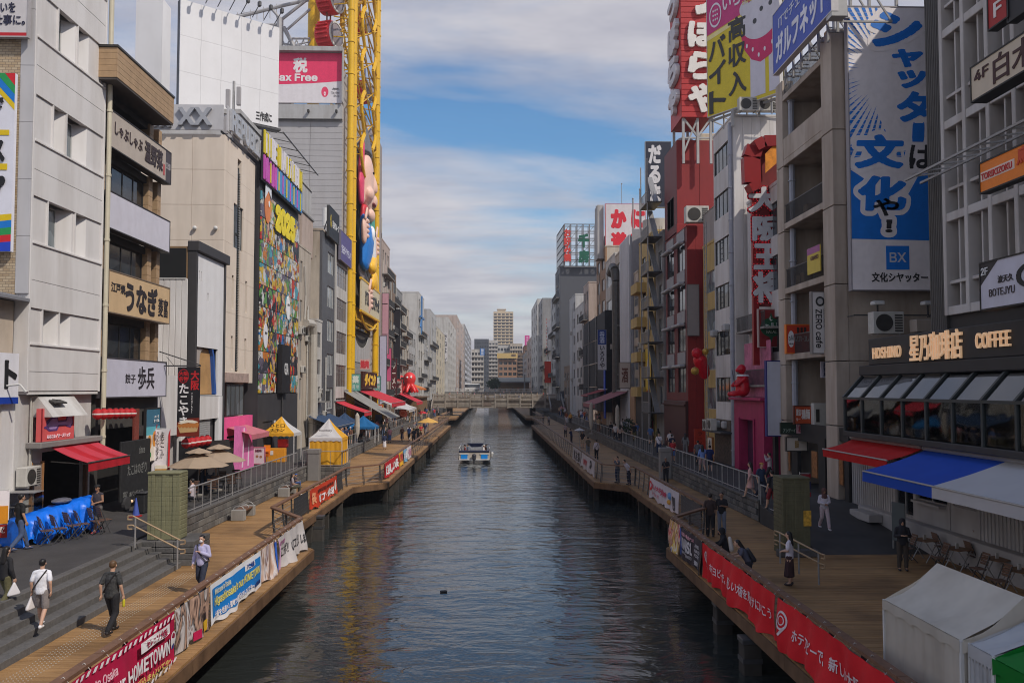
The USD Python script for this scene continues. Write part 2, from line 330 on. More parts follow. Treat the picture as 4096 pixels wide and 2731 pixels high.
xs=np.linspace(-16,16,9);ys=np.concatenate([np.arange(-40,320,20),[420,600,900]])
struct('water',MB().grid(np.stack(np.broadcast_arrays(xs[:,None],ys[None,:],0.0),-1)),water_mat,smooth=True)
struct('canal_bed',MB().box(-17,17,-41,901,-3.2,-3.0),mortar)
g=MB()
g.quad((-900,-60,2.19),(-16.9,-60,2.19),(-16.9,1200,2.19),(-900,1200,2.19));g.quad((17,-60,1.2),(900,-60,1.2),(900,36,1.2),(17,36,1.2))
g.quad((17,36,2.19),(900,36,2.19),(900,1200,2.19),(17,1200,2.19));g.quad((-900,900.5,2.0),(900,900.5,2.0),(900,1200,2.0),(-900,1200,2.0))
struct('ground',g,asphalt)
# upper promenades: left level, right with a ramp down to the deck
struct('promenade',MB().box(-16.95,-12.14,-30,420,1.0,2.2).box(-12.14,-11.92,-30,28.4,1.0,2.2),asphalt)
struct('promenade',MB().box(12.14,17.1,36.5,420,1.0,2.2).raw([(11.9,29.6,1.34),(17.1,29.6,1.34),(17.1,36.5,2.2),(11.9,36.5,2.2),(11.9,29.6,0.9),(17.1,29.6,0.9),(17.1,36.5,0.9),(11.9,36.5,0.9)],_F[:,::-1]),asphalt)
# quay walls with a row of piles in front
for sx in(-1,1):
    w=MB()
    for i,y in enumerate(np.arange(-30,420,0.8)):
        d=0.0 if i%2 else 0.12
        w.box(*sorted((sx*(9.3-d),sx*12.05)),y,y+0.8,-3,0.95)
    struct('quay_wall',w,quay_mat)

DECK_Y0,PITCH=14.0,0.145
def deck_edge(y):
    """Distance of the deck's water edge from the canal axis: wide bays with recesses between them."""
    pts=[(-40,6.65),(31.3,6.65),(33.2,8.45),(50.8,8.45),(53.0,6.62),(136.5,6.62),(138,8.4),(168,8.4),(170,7.2),(420,7.2)]
    return float(np.interp(y,[p[0]for p in pts],[p[1]for p in pts]))
def inner_edge(sx,y):
    if sx<0:return 10.4 if y<28.1 else 11.99
    return 16.2 if y<29.55 else 11.99
for sx in(-1,1):
    outline=[(-40,6.65),(31.3,6.65),(33.2,8.45),(50.8,8.45),(53.0,6.62),(136.5,6.62),(138,8.4),(168,8.4),(170,7.2),(420,7.2)]
    inner=[(420,11.99),(28.2,11.99),(28.2,10.4),(-40,10.4)]if sx<0 else[(420,11.99),(29.6,11.99),(29.6,16.9),(-40,16.9)]
    slab=Polygon([(sx*x,y)for y,x in outline]+[(sx*x,y)for y,x in inner])
    m=MB()
    for gg in[slab.buffer(-0.06,join_style=2)]:
        e=trimesh.creation.extrude_polygon(gg,0.3,engine='earcut');m.raw(np.array(e.vertices)+[0,0,0.98],e.faces)
    dk=struct('deck',m,fascia_wood)
    # fascia boards along the water side, in lengths
    fb=MB()
    for(y0,x0),(y1,x1)in zip(outline[:-1],outline[1:]):
        n=max(1,int(math.hypot(y1-y0,x1-x0)/4));
        for k in range(n):
            p=np.array([sx*(x0+(x1-x0)*k/n),y0+(y1-y0)*k/n,0]);q=np.array([sx*(x0+(x1-x0)*(k+1)/n),y0+(y1-y0)*(k+1)/n,0])
            q=p+(q-p)*(1-0.012/np.linalg.norm(q-p));fb.bar(p+[0,0,1.13],q+[0,0,1.13],0.09,0.34)
    add(dk,'fascia_board',fb,fascia_wood,kind='stuff')
    n=0;rest=MB();y=DECK_Y0
    while y<420:
        far=y>DECK_Y0+300*PITCH;w=PITCH if not far else(0.6 if y<140 else 3.0)
        e=max(deck_edge(y),deck_edge(y+w))-0.0;i=inner_edge(sx,y);z=1.285+0.065+rnd.uniform(-0.003,0.003)
        b=rest if far else MB()
        b.box(*sorted((sx*e,sx*i)),y+0.004,y+w-0.004,1.285,z)
        if not far:add(dk,'board',b,wood_mat)
        y+=w
    rest.box(*sorted((sx*6.65,sx*inner_edge(sx,0))),-40,DECK_Y0-0.01,1.285,1.35)
    add(dk,'far_boards',rest,wood_mat,kind='stuff')
    # piles at the deck edge and mooring piles
    for y in[36,40,44,48]+list(np.arange(54.2,136,3.1)):
        e=deck_edge(y)
        t=thing('quay_pile',f'dark timber pile under the {"left" if sx < 0 else "right"} deck edge','pile',(sx*(e+0.25),y,-2),group=f'piles under the {"left" if sx < 0 else "right"} boardwalk')
        add(t,'shaft',MB().box(sx*(e+0.25)-0.15,sx*(e+0.25)+0.15,y-0.15,y+0.15,-2.2,0.95),pile_mat)
        add(t,'cap',MB().box(sx*(e+0.25)-0.19,sx*(e+0.25)+0.19,y-0.19,y+0.19,0.78,0.94),fascia_wood)
for u,v,lab in((2890,2405,'square dark mooring pile standing in the water below the first red banner'),(3000,2545,'square dark mooring pile in the water nearest the camera on the right'),(1275,2060,'square dark fender pile at the corner of the left recess')):
    p=onZ(u,v,0.92 if u>2000 else 1.2);t=thing('mooring_pile',lab,'pile',(p[0],p[1],-2))
    add(t,'shaft',MB().bev(p[0]-0.24,p[0]+0.24,p[1]-0.22,p[1]+0.22,-2.2,p[2]-0.14,0.02),pile_mat)
    add(t,'cap',MB().bev(p[0]-0.27,p[0]+0.27,p[1]-0.25,p[1]+0.25,p[2]-0.14,p[2],0.02),steel_d)
    add(t,'cross_band',MB().box(p[0]-0.255,p[0]+0.255,p[1]-0.235,p[1]+0.235,p[2]-0.62,p[2]-0.5),steel_d)

# granite steps on the left bank, slab by slab
st=thing('granite_steps','broad grey granite steps down from the promenade to the left boardwalk','steps',(-11,20,1.35),kind='structure')
for k in range(5):
    x1=-10.36-0.33*k;z0=1.35+0.17*k
    y=8.0
    while y<28.1:
        L=rnd.choice((1.5,1.8,2.1));e=min(y+L,28.15)
        add(st,'slab',MB().bev(x1-0.36,x1,y+0.003,e-0.003,z0-0.02,z0+0.17-rnd.uniform(0,0.003),0.012),granite);y=e
# low rough-stone retaining walls between deck and promenade, block by block
for sx,ya,yb in((-1,30.0,150),(1,37.0,150)):
    t=thing('stone_wall',f'low rough stone retaining wall along the {"left" if sx < 0 else "right"} promenade','wall',(sx*12.05,ya,1.35))
    add(t,'core',MB().box(*sorted((sx*12.03,sx*12.14)),ya,420,1.3,2.28),mortar)
    cnt=0;rest=MB()
    for row in range(3):
        y=ya+(0.3 if row%2 else 0)
        while y<yb:
            L=rnd.uniform(0.45,0.7);o=rnd.uniform(0,0.03)
            b=MB().bev(*sorted((sx*(11.98-o),sx*12.04)),y+0.01,y+L-0.01,1.355+row*0.28,1.355+(row+1)*0.28-0.018,0.02)
            if y<ya+48:add(t,'block',b,rnd.choice(stone_v))
            else:rest.v+=[x for x in b.v];rest.f+=[f+rest.n for f in b.f];rest.n+=b.n
            y+=L
    add(t,'far_blocks',rest,stone_v[0],kind='stuff')
    cop=MB()
    for y in np.arange(ya,yb,1.2):cop.bev(*sorted((sx*11.94,sx*12.2)),y+0.005,y+1.195,2.2,2.33,0.02)
    add(t,'coping',cop,granite)
# the end of the steps: stone plinth
t=thing('stone_plinth','dark stone plinth at the far end of the granite steps','plinth',(-11.0,29,1.35))
for r in range(4):
    for c,(xa,xb)in enumerate(((-12.0,-11.3),(-11.3,-10.7),(-10.7,-10.0))):add(t,'block',MB().bev(xa+0.006,xb-0.006,28.3,29.9,1.35+r*0.21,1.35+(r+1)*0.21-0.01,0.02),rnd.choice(stone_v))
# tactile paving on the left boardwalk
tac=thing('tactile_strip','strip of pale raised dots for blind walkers on the left boardwalk','tactile paving',(-9.4,16,1.35))
m=MB();dome=trimesh.creation.icosphere(1,0.015)
for y in np.arange(15.2,27.3,0.12):
    for x in np.arange(-9.95,-9.35,0.1):m.raw(np.array(dome.vertices)*[1,1,0.45]+[x,y,1.352],dome.faces)
add(tac,'dots',m,M('tactile_stud',(0.42,0.4,0.35),0.5),kind='stuff')
m=MB()
for y in np.arange(44.6,46.6,0.14):
    for x in np.arange(-11.2,-9.0,0.14):m.raw(np.array(dome.vertices)*[1,1,0.45]+[x,y+6.5,1.352],dome.faces)
t=thing('tactile_strip','small patch of pale raised dots before the recess on the left boardwalk','tactile paving',(-10,51,1.35));add(t,'dots',m,M('tactile_stud'),kind='stuff')

# ---------------------------------------------------------------- railings
def deck_railing(label,pts,step=1.5,plates=True):
    """Boardwalk railing: wide timber hand rail on leaning steel plate posts with thin wires."""
    t=thing('deck_railing',label,'railing',(pts[0][0],pts[0][1],1.35))
    for p,q in zip(pts[:-1],pts[1:]):
        p,q=np.array([*p,0.0]),np.array([*q,0.0]);L=np.linalg.norm(q-p);n=max(1,round(L/step));d=(q-p)/L
        nseg=max(1,round(L/3.0))
        for k in range(nseg):add(t,'hand_rail',MB().bar(p+d*(L*k/nseg+0.01)+[0,0,2.5],p+d*(L*(k+1)/nseg-0.01)+[0,0,2.5],0.2,0.07),rail_wood)
        sgn=1 if p[0]<0 else-1
        nrm=np.array([d[1],-d[0],0])*(1 if(d[1]*sgn)>0 else-1)
        for k in range(n+1):
            if k==n and n>1 and L>30:continue
            c=p+d*(L*k/n);m=MB()
            for o in(-0.045,0.045):
                b=c+d*o;m.bar(b+nrm*0.1+[0,0,1.35],b+nrm*0.02+[0,0,1.95],0.02,0.13);m.bar(b+nrm*0.02+[0,0,1.95],b+[0,0,2.47],0.02,0.11)
            add(t,'post',m,steel_d)
        w=MB()
        for z in((1.5,1.72,1.94,2.16,2.34)):w.tube(p+[0,0,z],q+[0,0,z],0.012,4)
        add(t,'wire',w,steel)
    return t
RX,RXR=7.08,6.84
deck_railing('timber capped railing on the near left boardwalk carrying the long banners',[(-RX,9.0),(-RX,31.1),(-8.85,33.9)],1.45)
deck_railing('timber capped railing along the recess of the left boardwalk with the orange banner',[(-8.86,34.0),(-8.86,50.8),(-RX,52.9)],1.5)
deck_railing('timber capped railing of the far left boardwalk beyond the recess',[(-RX,53.0),(-RX,136.5),(-8.8,138),(-8.8,176)],2.0)
deck_railing('timber capped railing on the near right boardwalk carrying the red banners',[(RXR,8.0),(RXR,31.0),(8.6,33.3)],1.45)
deck_railing('timber capped railing along the recess of the right boardwalk with the white banner',[(8.9,33.5),(8.9,50.9),(RX,52.8)],1.5)
deck_railing('timber capped railing of the far right boardwalk beyond the recess',[(RX,53.0),(RX,136.5),(8.8,138),(8.8,176)],2.0)
def steel_fence(label,pts,z,h=1.05,step=1.0,mat=steel):
    t=thing('steel_fence',label,'fence',(pts[0][0],pts[0][1],z))
    for p,q in zip(pts[:-1],pts[1:]):
        p,q=np.array([*p,0.0]),np.array([*q,0.0]);L=np.linalg.norm(q-p);n=max(1,round(L/step))
        for k in range(n+1):
            c=p+(q-p)*k/n;big=k%3==0
            add(t,'post',MB().tube(c+[0,0,z],c+[0,0,z+h],0.035 if big else 0.016,6),mat)
        add(t,'rail',MB().tube(p+[0,0,z+h],q+[0,0,z+h],0.03,6),mat);add(t,'rail',MB().tube(p+[0,0,z+0.1],q+[0,0,z+0.1],0.02,6),mat)
    return t
steel_fence('grey steel fence on the left stone wall behind the beige parasols',[(-12.1,30.2),(-12.1,52.0)],2.33,1.0)
steel_fence('grey steel fence on the left stone wall round the white and yellow tent',[(-12.1,53.5),(-12.1,57.5)],2.33,1.0,0.7)
steel_fence('grey steel fence on the left stone wall before the blue canopy',[(-12.1,62.0),(-12.1,75.0)],2.33,1.0,0.8)
steel_fence('grey steel fence on the far left stone wall towards the bridge',[(-12.1,80.0),(-12.1,118.0)],2.33,1.0,1.2)
steel_fence('grey steel fence on the right stone wall behind the near pillar',[(12.1,31.5),(12.1,37)],2.0,1.0)
steel_fence('grey steel fence on the right stone wall below the pink arch',[(12.1,37.2),(12.1,57.0)],2.33,1.0)
steel_fence('grey steel fence on the right stone wall before the pink awning',[(12.1,62.0),(12.1,76.0)],2.33,1.0,0.8)
steel_fence('grey steel fence on the far right stone wall towards the bridge',[(12.1,82.0),(12.1,125.0)],2.33,1.0,1.2)

def stair_rail(label,a,b,mat,posts=2):
    """Sloping double hand rail with curled ends from a (top) to b (bottom)."""
    a,b=np.array(a,float),np.array(b,float);t=thing('stair_handrail',label,'handrail',a-[0,0,0.95])
    for dz in(0.0,-0.3):
        m=MB();d=(b-a)/np.linalg.norm(b-a)
        m.tube(a+[0,0,dz],b+[0,0,dz],0.028,8)
        for e,s in((a,-1),(b,1)):
            p=e+[0,0,dz];q=p+d*s*0.16*np.array([1,1,0]);m.path([p,q,q+[0,0,-0.12],p+[0,0,-0.13]],0.026,6)
        add(t,'hand_rail',m,mat)
    for k in range(posts):
        c=a+(b-a)*(0.06+0.88*k/max(1,posts-1));add(t,'post',MB().tube(c-[0,0,0.98],c+[0,0,-0.02],0.03,8),steel)
brass=M('worn_handrail',(0.36,0.25,0.15),0.45,0.3,8.0,metal=0.3)
stair_rail('curled brass coloured handrail at the far end of the granite steps',onZ(530,2062,3.2),onZ(722,2160,2.35),brass)
stair_rail('curled steel handrail at the lower left corner of the steps',(-11.75,17.1,3.1),(-10.45,17.1,2.3),steel)
stair_rail('curled handrail beside the green pillar on the right boardwalk',onZ(3110,2125,2.65),onZ(3285,2215,2.3),brass,3)

# ---------------------------------------------------------------- foot bridge and the road bridge beyond
bw=M('bridge_timber',(0.34,0.295,0.245),0.8,0.3,1.5,grime=0.45)
bw2=M('bridge_timber_dark',(0.16,0.13,0.105),0.8,0.3,1.5,grime=0.4)
BY=184.0
t=thing('foot_bridge','grey slatted timber foot bridge across the canal','bridge',(0,BY,3.1))
add(t,'deck',MB().box(-13.5,13.8,BY+0.2,BY+6,4.3,4.9),bw2);add(t,'girder',MB().box(-13.5,13.8,BY+0.3,BY+0.6,3.05,4.4),bw2)
add(t,'underside',MB().box(-13.5,13.8,BY+0.6,BY+5.6,3.05,3.3),steel_d)
for i,x in enumerate(np.arange(-13.0,13.9,2.78)):
    add(t,'post',MB().box(x-0.16,x+0.16,BY-0.1,BY+0.28,3.0,6.25),bw)
    add(t,'post',MB().box(x-0.12,x+0.12,BY+5.7,BY+5.95,4.9,6.2),bw)
    if x<13:
        for z0,z1 in[(3.1+0.33*k,3.1+0.33*k+0.27)for k in range(4)]+[(4.62,5.08),(5.2,5.42),(5.52,5.72),(5.86,6.14)]:
            add(t,'slat',MB().box(x+0.17,x+2.6,BY-0.02+rnd.uniform(0,0.02),BY+0.1,z0,z1),rnd.choice((bw,bw,bw2)))
        add(t,'back_slats',MB().box(x+0.13,x+2.64,BY+5.75,BY+5.85,5.0,5.4).box(x+0.13,x+2.64,BY+5.75,BY+5.85,5.7,6.1),bw,kind='stuff')
add(t,'plaque',MB().box(-2.3+0.55,-2.3+2.3,BY-0.08,BY-0.03,3.5,4.35),M('bronze_plaque',(0.2,0.15,0.12),0.5))
for x0,x1 in((-9.9,-8.8),(8.8,9.9)):add(t,'pier',MB().box(x0,x1,BY+0.6,BY+5.4,-2,3.1),quay_mat)
for sx in(-1,1):  # stair flights towards the camera at either end
    t=thing('bridge_stairs',f'open stair flight from the foot bridge down to the {"left" if sx < 0 else "right"} promenade','stairs',(sx*14.2,BY-8,2.2))
    for k in range(15):add(t,'step',MB().box(sx*14.2-1.3,sx*14.2+1.3,BY-0.3-0.5*(k+1),BY-0.3-0.5*k,2.2,4.75-k*0.17),bw2)
    for o in(-1.4,1.4):
        add(t,'stringer',MB().bar((sx*14.2+o,BY,5.5),(sx*14.2+o,BY-8,2.9),0.12,0.5),steel if sx>0 else bw)
        add(t,'rail',MB().bar((sx*14.2+o,BY,6.2),(sx*14.2+o,BY-8,3.6),0.1,0.12),steel if sx>0 else bw)

# ---------------------------------------------------------------- thin city haze
hz_=struct('haze',MB().box(-480,480,-70,1150,-4.5,90),None,kind='stuff')
hm_=usdkit.material(stage,'/World/Looks/haze_air',{'v':('principled_volume',{'color':(0.9,0.92,0.97),'density':0.0003,'anisotropy':0.3})},[],volume='v.volume')
UsdShade.MaterialBindingAPI.Apply(stage.GetPrimAtPath(hz_)).Bind(hm_)
# ---------------------------------------------------------------- building kit
glass_d=dark_glass('window_glass_dark');glass_b=dark_glass('window_glass_blue',(0.05,0.06,0.075),0.05);glass_g=dark_glass('window_glass_grey',(0.11,0.125,0.13),0.12)
pane_clear=pane_mat('window_pane_clear',(0.75,0.78,0.79))
alu=M('aluminium_frame',(0.36,0.35,0.34),0.45,0.15,5,metal=0.4);alu_d=M('bronze_frame',(0.06,0.055,0.05),0.45,0.2,5,metal=0.3);alu_w=M('white_frame',(0.6,0.59,0.57),0.5,0.1,5)
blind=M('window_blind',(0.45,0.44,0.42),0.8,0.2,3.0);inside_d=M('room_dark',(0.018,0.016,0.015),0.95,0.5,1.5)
ac_mat=M('air_conditioner_case',(0.5,0.48,0.44),0.55,0.12,4,grime=0.3);pipe_w=M('pipe_white',(0.52,0.5,0.46),0.5,0.15,4,grime=0.3)
roof_mat=M('flat_roof',(0.2,0.2,0.2),0.9)
def rectX(x,u0,u1,v0,v1):
    p,q=onX(u0,v0,x),onX(u0,v1,x);r=onX(u1,v1,x);a,b=sorted((p[1],r[1]));return a,b,q[2],p[2]
def rectY(y,u0,u1,v0,v1):
    p,q=onY(u0,v0,y),onY(u1,v1,y);return p[0],q[0],q[2],p[2]
def wall(mb,a0,a1,h0,h1,ops,d,th):
    """Wall slab with openings, as boxes from d - th to d."""
    A=sorted({a0,a1}|{min(max(x,a0),a1)for o in ops for x in o[:2]});H=sorted({h0,h1}|{min(max(x,h0),h1)for o in ops for x in o[2:4]})
    for k in range(len(H)-1):
        hm=(H[k]+H[k+1])/2;run=None
        for i in range(len(A)-1):
            am=(A[i]+A[i+1])/2;hole=any(o[0]<am<o[1]and o[2]<hm<o[3]for o in ops)
            if not hole:run=(run[0]if run else A[i],A[i+1])
            if run and(hole or i==len(A)-2):mb.box(run[0],run[1],d-th,d,H[k],H[k+1]);run=None
    return mb
def window(par,fr,a0,a1,h0,h1,d,fm=None,pm=None,nv=1,nh=0,t=0.05,sill=False,label=None):
    m=MB(fr);y0,y1=d-0.06,d
    m.box(a0,a0+t,y0,y1,h0,h1);m.box(a1-t,a1,y0,y1,h0,h1);m.box(a0+t,a1-t,y0,y1,h0,h0+t);m.box(a0+t,a1-t,y0,y1,h1-t,h1)
    for k in range(nv):c=a0+(a1-a0)*(k+1)/(nv+1);m.box(c-t/2,c+t/2,y0+0.003,y1-0.003,h0+t,h1-t)
    for k in range(nh):c=h0+(h1-h0)*(k+1)/(nh+1)+0.15*(h1-h0)*(nh==1);m.box(a0+t,a1-t,y0+0.006,y1-0.006,c-t/2,c+t/2)
    if sill:m.box(a0-0.06,a1+0.06,d-0.04,d+0.14,h0-0.06,h0-0.003)
    w=add(par,'window',m,fm or alu,label=label)
    add(w,'pane',MB(fr).box(a0+0.02,a1-0.02,d-0.045,d-0.03,h0+0.02,h1-0.02),pm or glass_d)
    return w
def ac_unit(par,fr,a,d,h,s=1.0,top=False):
    m=MB(fr);m.bev(a-0.42*s,a+0.42*s,d+0.05,d+0.37*s,h,h+0.6*s,0.02)
    if top:
        u=thing('air_conditioner',top,'air conditioner',fr[0]+fr[1]*a+fr[2]*d+np.array([0,0,h]));c=add(u,'case',m,ac_mat)
    else:c=add(par,'air_conditioner',m,ac_mat)
    g=MB(fr).lathe([(0.0,0),(0.23*s,0),(0.235*s,0.02)],n=18,axis=1);
    g2=MB(fr);t=np.linspace(0,2*PI,18,endpoint=False)
    g2.poly(Point(a-0.12*s,h+0.3*s).buffer(0.235*s,6),d+0.37*s,d+0.385*s);add(c,'fan_grille',g2,alu_d)
    g3=MB(fr);[g3.box(a+0.17*s,a+0.38*s,d+0.37*s,d+0.382*s,h+(0.06+0.07*k)*s,h+(0.1+0.07*k)*s)for k in range(7)];add(c,'louvre',g3,alu_d)
    g4=MB(fr);[g4.box(a+q-0.02,a+q+0.02,d-0.02,d+0.4*s,h-0.05,h-0.004)for q in(-0.3*s,0.3*s)];add(c,'bracket',g4,steel)
    return c
def building(name,label,fr,a0,a1,h1,mat,rows,cols,h0=2.2,th=0.22,depth=14.0,side=None,win=(None,None),nv=1,nh=0,group=None,par=0.5,wsill=False,extra_ops=(),pitch=None,skip=(),roofbits=True,sidewin=0):
    """rows: (h0, h1) heights of window bands; cols: (a-fractions) of windows. Body + front wall with real openings + windows."""
    o=fr[0]+fr[1]*((a0+a1)/2)+np.array([0,0,h0]);t=thing(name,label,'building',o,group=group)
    ops=[(a0+(a1-a0)*c0,a0+(a1-a0)*c1,r0,r1)for i,(r0,r1)in enumerate(rows)for j,(c0,c1)in enumerate(cols)if(i,j)not in skip]
    add(t,'wall',wall(MB(fr),a0,a1,h0,h1,ops+list(extra_ops),0.0,th),mat)
    add(t,'side_wall',MB(fr).box(a0+0.02,a1-0.02,-depth,-th-0.002,h0,h1-0.05),side or mat)
    add(t,'parapet',MB(fr).box(a0-0.03,a1+0.03,-0.28,0.04,h1,h1+par*0.4).box(a0-0.03,a0+0.25,-depth,-0.28,h1,h1+par*0.4),side or mat)
    for q in ops:window(t,fr,*q,-0.08,*win,nv=nv,nh=nh,sill=wsill)
    return t
def pipe(par,fr,a,d,h0,h1,r=0.06,mat=None):
    m=MB(fr).tube((a,d,h0),(a,d,h1),r,8)
    for h in np.arange(h0+1,h1,2.2):m.tube((a,d,h),(a,d,h+0.06),r*1.35,8)
    return add(par,'drain_pipe',m,mat or pipe_w)
def awning(name,label,fr,a0,a1,d0,h0,d1,h1,val,mats,strips=1,valance=None,frame_m=None):
    """Sloping cloth awning from (d0, h0) at the wall to (d1, h1) at its front bar, with a hanging valance."""
    t=thing(name,label,'awning',fr[0]+fr[1]*(a0+a1)/2+fr[2]*d0+np.array([0,0,h0-0.3]))
    n=24;ds=np.linspace(0,1,7)
    for k in range(strips):
        b0,b1=a0+(a1-a0)*k/strips,a0+(a1-a0)*(k+1)/strips;A=np.linspace(b0,b1,n//strips+3)
        P=np.array([[(a,d0+(d1-d0)*s,h0+(h1-h0)*s-0.05*math.sin(PI*s)*(1+0.35*math.sin(a*5)))for s in ds]for a in A]);m=MB(fr).grid(P);P2=P+[0,0,-0.012];m.grid(P2[::-1])
        c=add(t,'cloth',m,mats[k%len(mats)],smooth=True)
        V=np.array([[(a,d1+0.015*math.sin(a*9)*s,h1-val*s)for s in np.linspace(0,1,4)]for a in A]);vm=MB(fr).grid(V).grid((V+[0,-0.01,0])[::-1])
        add(t,'valance',vm,(valance or mats)[k%len(valance or mats)],smooth=True)
    add(t,'front_bar',MB(fr).tube((a0,d1,h1),(a1,d1,h1),0.03,8),frame_m or alu)
    add(t,'roller',MB(fr).tube((a0-0.05,d0+0.06,h0+0.06),(a1+0.05,d0+0.06,h0+0.06),0.09,10),frame_m or alu)
    for a in(a0+0.1,a1-0.1):add(t,'arm',MB(fr).bar((a,d0,h0-0.55),(a,d1-0.05,h1-0.06),0.035),alu_d)
    return t
def clutter(t,fr,a0,a1,h0,h1,n,seed,balc=0):
    """Service parts seen on the backs of these houses: air conditioners on brackets, drain pipes, cable boxes, small balconies."""
    r=random.Random(seed)
    for k in range(n):
        ac_unit(t,fr,r.uniform(a0+0.5,a1-0.5),0.0,r.uniform(h0+1.0,h1-1.5),r.uniform(0.8,1.1))
    for k in range(max(1,n//2)):pipe(t,fr,r.uniform(a0+0.15,a1-0.15),0.09,h0,h1-r.uniform(0.3,2),r.uniform(0.045,0.08))
    for k in range(balc):
        h=h0+(h1-h0)*(k+0.7)/(balc+0.6);m=MB(fr).box(a0+0.2,a1-0.2,0.002,0.9,h,h+0.12);b=add(t,'balcony',m,concrete)
        rm=MB(fr);rm.box(a0+0.2,a1-0.2,0.84,0.88,h+1.0,h+1.06);[rm.box(a-0.015,a+0.015,0.845,0.875,h+0.12,h+1.0)for a in np.arange(a0+0.25,a1-0.2,0.18)]
        add(b,'railing',rm,steel_d)
def antenna(label,p,h=3.0):
    t=thing('antenna',label,'antenna',p);p=np.array(p,float)
    add(t,'mast',MB().tube(p,p+[0,0,h],0.04,6),steel)
    m=MB();[m.tube(p+[-0.7,0,h*f],p+[0.7,0,h*f],0.015,4)for f in(0.8,0.88,0.96)];add(t,'elements',m,steel);return t

# ================================================================ LEFT BANK
XL=-16.2
white_clad=M('white_cladding',(0.68,0.655,0.64),0.6,0.06,0.8,grime=0.22);white_col=M('white_column',(0.5,0.49,0.5),0.6,0.07,0.8,grime=0.12)
cream_pipe=M('cream_pipe',(0.55,0.5,0.38),0.5,0.1,2,grime=0.15);beige_wall=M('beige_plaster',(0.5,0.42,0.34),0.85,0.1,1.5,grime=0.25)
tan_tile=M('tan_tile',(0.42,0.28,0.16),0.6,0.22,3.0,grime=0.2);brick_m=usdkit.material(stage,'/World/Looks/cream_brick',{
    'g':('geometry',{}),'mp':('mapping',{'mapping_type':'point','rotation':(PI/2,0,0)}),'b':('brick_texture',{'scale':2.4,'color1':(0.5,0.4,0.27),'color2':(0.38,0.27,0.16),'mortar':(0.16,0.12,0.09),'mortar_size':0.018,'brick_width':0.5,'row_height':0.22}),'p':('principled_bsdf',{'roughness':0.8})},
    [('g.position','mp.vector'),('mp.vector','b.vector'),('b.color','p.base_color')],surface='p.BSDF')

# --- low house at the left edge, in front of the white building
f=FL(-16.45)
t=thing('low_house','low beige house with a corrugated roof edge at the left edge of the view','building',(-16.5,26.5,2.2))
add(t,'wall',wall(MB(f),23.0,28.75,2.2,10.3,[(27.2,27.72,8.2,9.3)],0,0.2),beige_wall);add(t,'side_wall',MB(f).box(23,28.7,-8,-0.202,2.2,10.3),beige_wall)
window(t,f,27.2,27.72,8.2,9.3,-0.06,alu_d,M('blue_blind',(0.02,0.09,0.36),0.5),nv=0)
rm=MB(f)
for i,a in enumerate(np.arange(22.8,28.8,0.13)):rm.tube((a,-8,10.6),(a,0.35,10.42),0.07,5)
add(t,'corrugated_roof',rm,M('roof_sheet',(0.22,0.22,0.24),0.5,0.2));add(t,'gutter',MB(f).bev(22.8,28.85,0.3,0.5,10.28,10.42,0.02),M('roof_sheet'))
add(t,'door',MB(f).box(26.9,27.95,0.002,0.05,2.3,5.9),M('grey_door',(0.3,0.31,0.35),0.5));add(t,'base_band',MB(f).box(23,28.7,0.002,0.07,3.4,3.75),M('brown_band',(0.16,0.11,0.09)))
add(t,'ground_wall',MB(f).box(28.0,28.75,0.002,0.12,2.2,7.9),white_clad)
sign('shop_sign','white sign with a bold black katakana character and a blue bottom band',f,26.0,28.62,6.8,8.5,0.1,0.3,(225,224,230),[('ント',0.15,0.95,0.3,0.86,(28,28,32),5)],edge=None,shapes=[((20,60,160),[(0,0),(1,0),(1,0.13),(0,0.13)])])
t2=thing('wall_lamp','curled white lamp arm over the black katakana sign','lamp',(-16.0,28.1,6.9));add(t2,'arm',MB(f).path([(27.9,0.3,7.4),(27.9,0.75,7.45),(28.0,0.9,7.2)],0.04),alu_w)

# --- tall white building with window bands
fx=-16.0;f=FL(fx);y0,y1=28.85,34.15
t=thing('white_building','tall white clad building with recessed window bands at the far left','building',(fx,31.5,7.2))
Hs=[7.22,7.9,8.85,10.12,11.1,12.4,14.06,15.0,16.0,17.65,18.7,19.7,21.35,22.3,23.4,25.2,27.0]
bands={(8.85,10.12):[(29.8,30.85),(30.95,31.8)],(12.4,14.06):[(30.0,31.75),(31.95,32.85)],(16.0,17.65):[(30.2,31.05),(31.15,32.75)],(19.7,21.35):[(30.4,31.7),(31.85,32.75)],(23.4,25.2):[(30.3,31.9)]}
for h0,h1 in zip(Hs[:-1],Hs[1:]):
    ops=bands.get((h0,h1),[]);A=[y0+0.12]+[x for o in ops for x in o]+[y1-0.12];
    if not ops:A=[y0+0.12,y1-0.12]
    inset=0.06 if ops else 0.0
    for a0,a1 in zip(A[::2],A[1::2]):add(t,'panel',MB(f).bev(a0+0.004,a1-0.004,-0.2,-inset,h0+(0.05 if ops else 0.008),h1-0.008,0.006),white_clad)
    if ops:add(t,'sill',MB(f).bev(y0+0.1,y1-0.1,-0.15,0.05,h0-0.03,h0+0.045,0.01),white_clad)
    for o in ops:
        w=o[1]-o[0];g0,g1=(o[0]+0.05,o[0]+w*(0.72 if w>1 else 0.5));window(t,f,g0,g1,h0+0.05,h1-0.03,-0.4,alu_w,glass_g if o[0]>29.9 else glass_d,nv=1 if w>1 else 0)
        add(t,'splay',MB(f).raw([(g1,-0.42,h0),(o[1],-0.06,h0),(o[1],-0.06,h1),(g1,-0.42,h1)],[[0,1,2],[0,2,3]]),white_clad)
        add(t,'mullion',MB(f).box(o[0]-0.05,o[0],-0.4,0.0,h0,h1),white_clad)
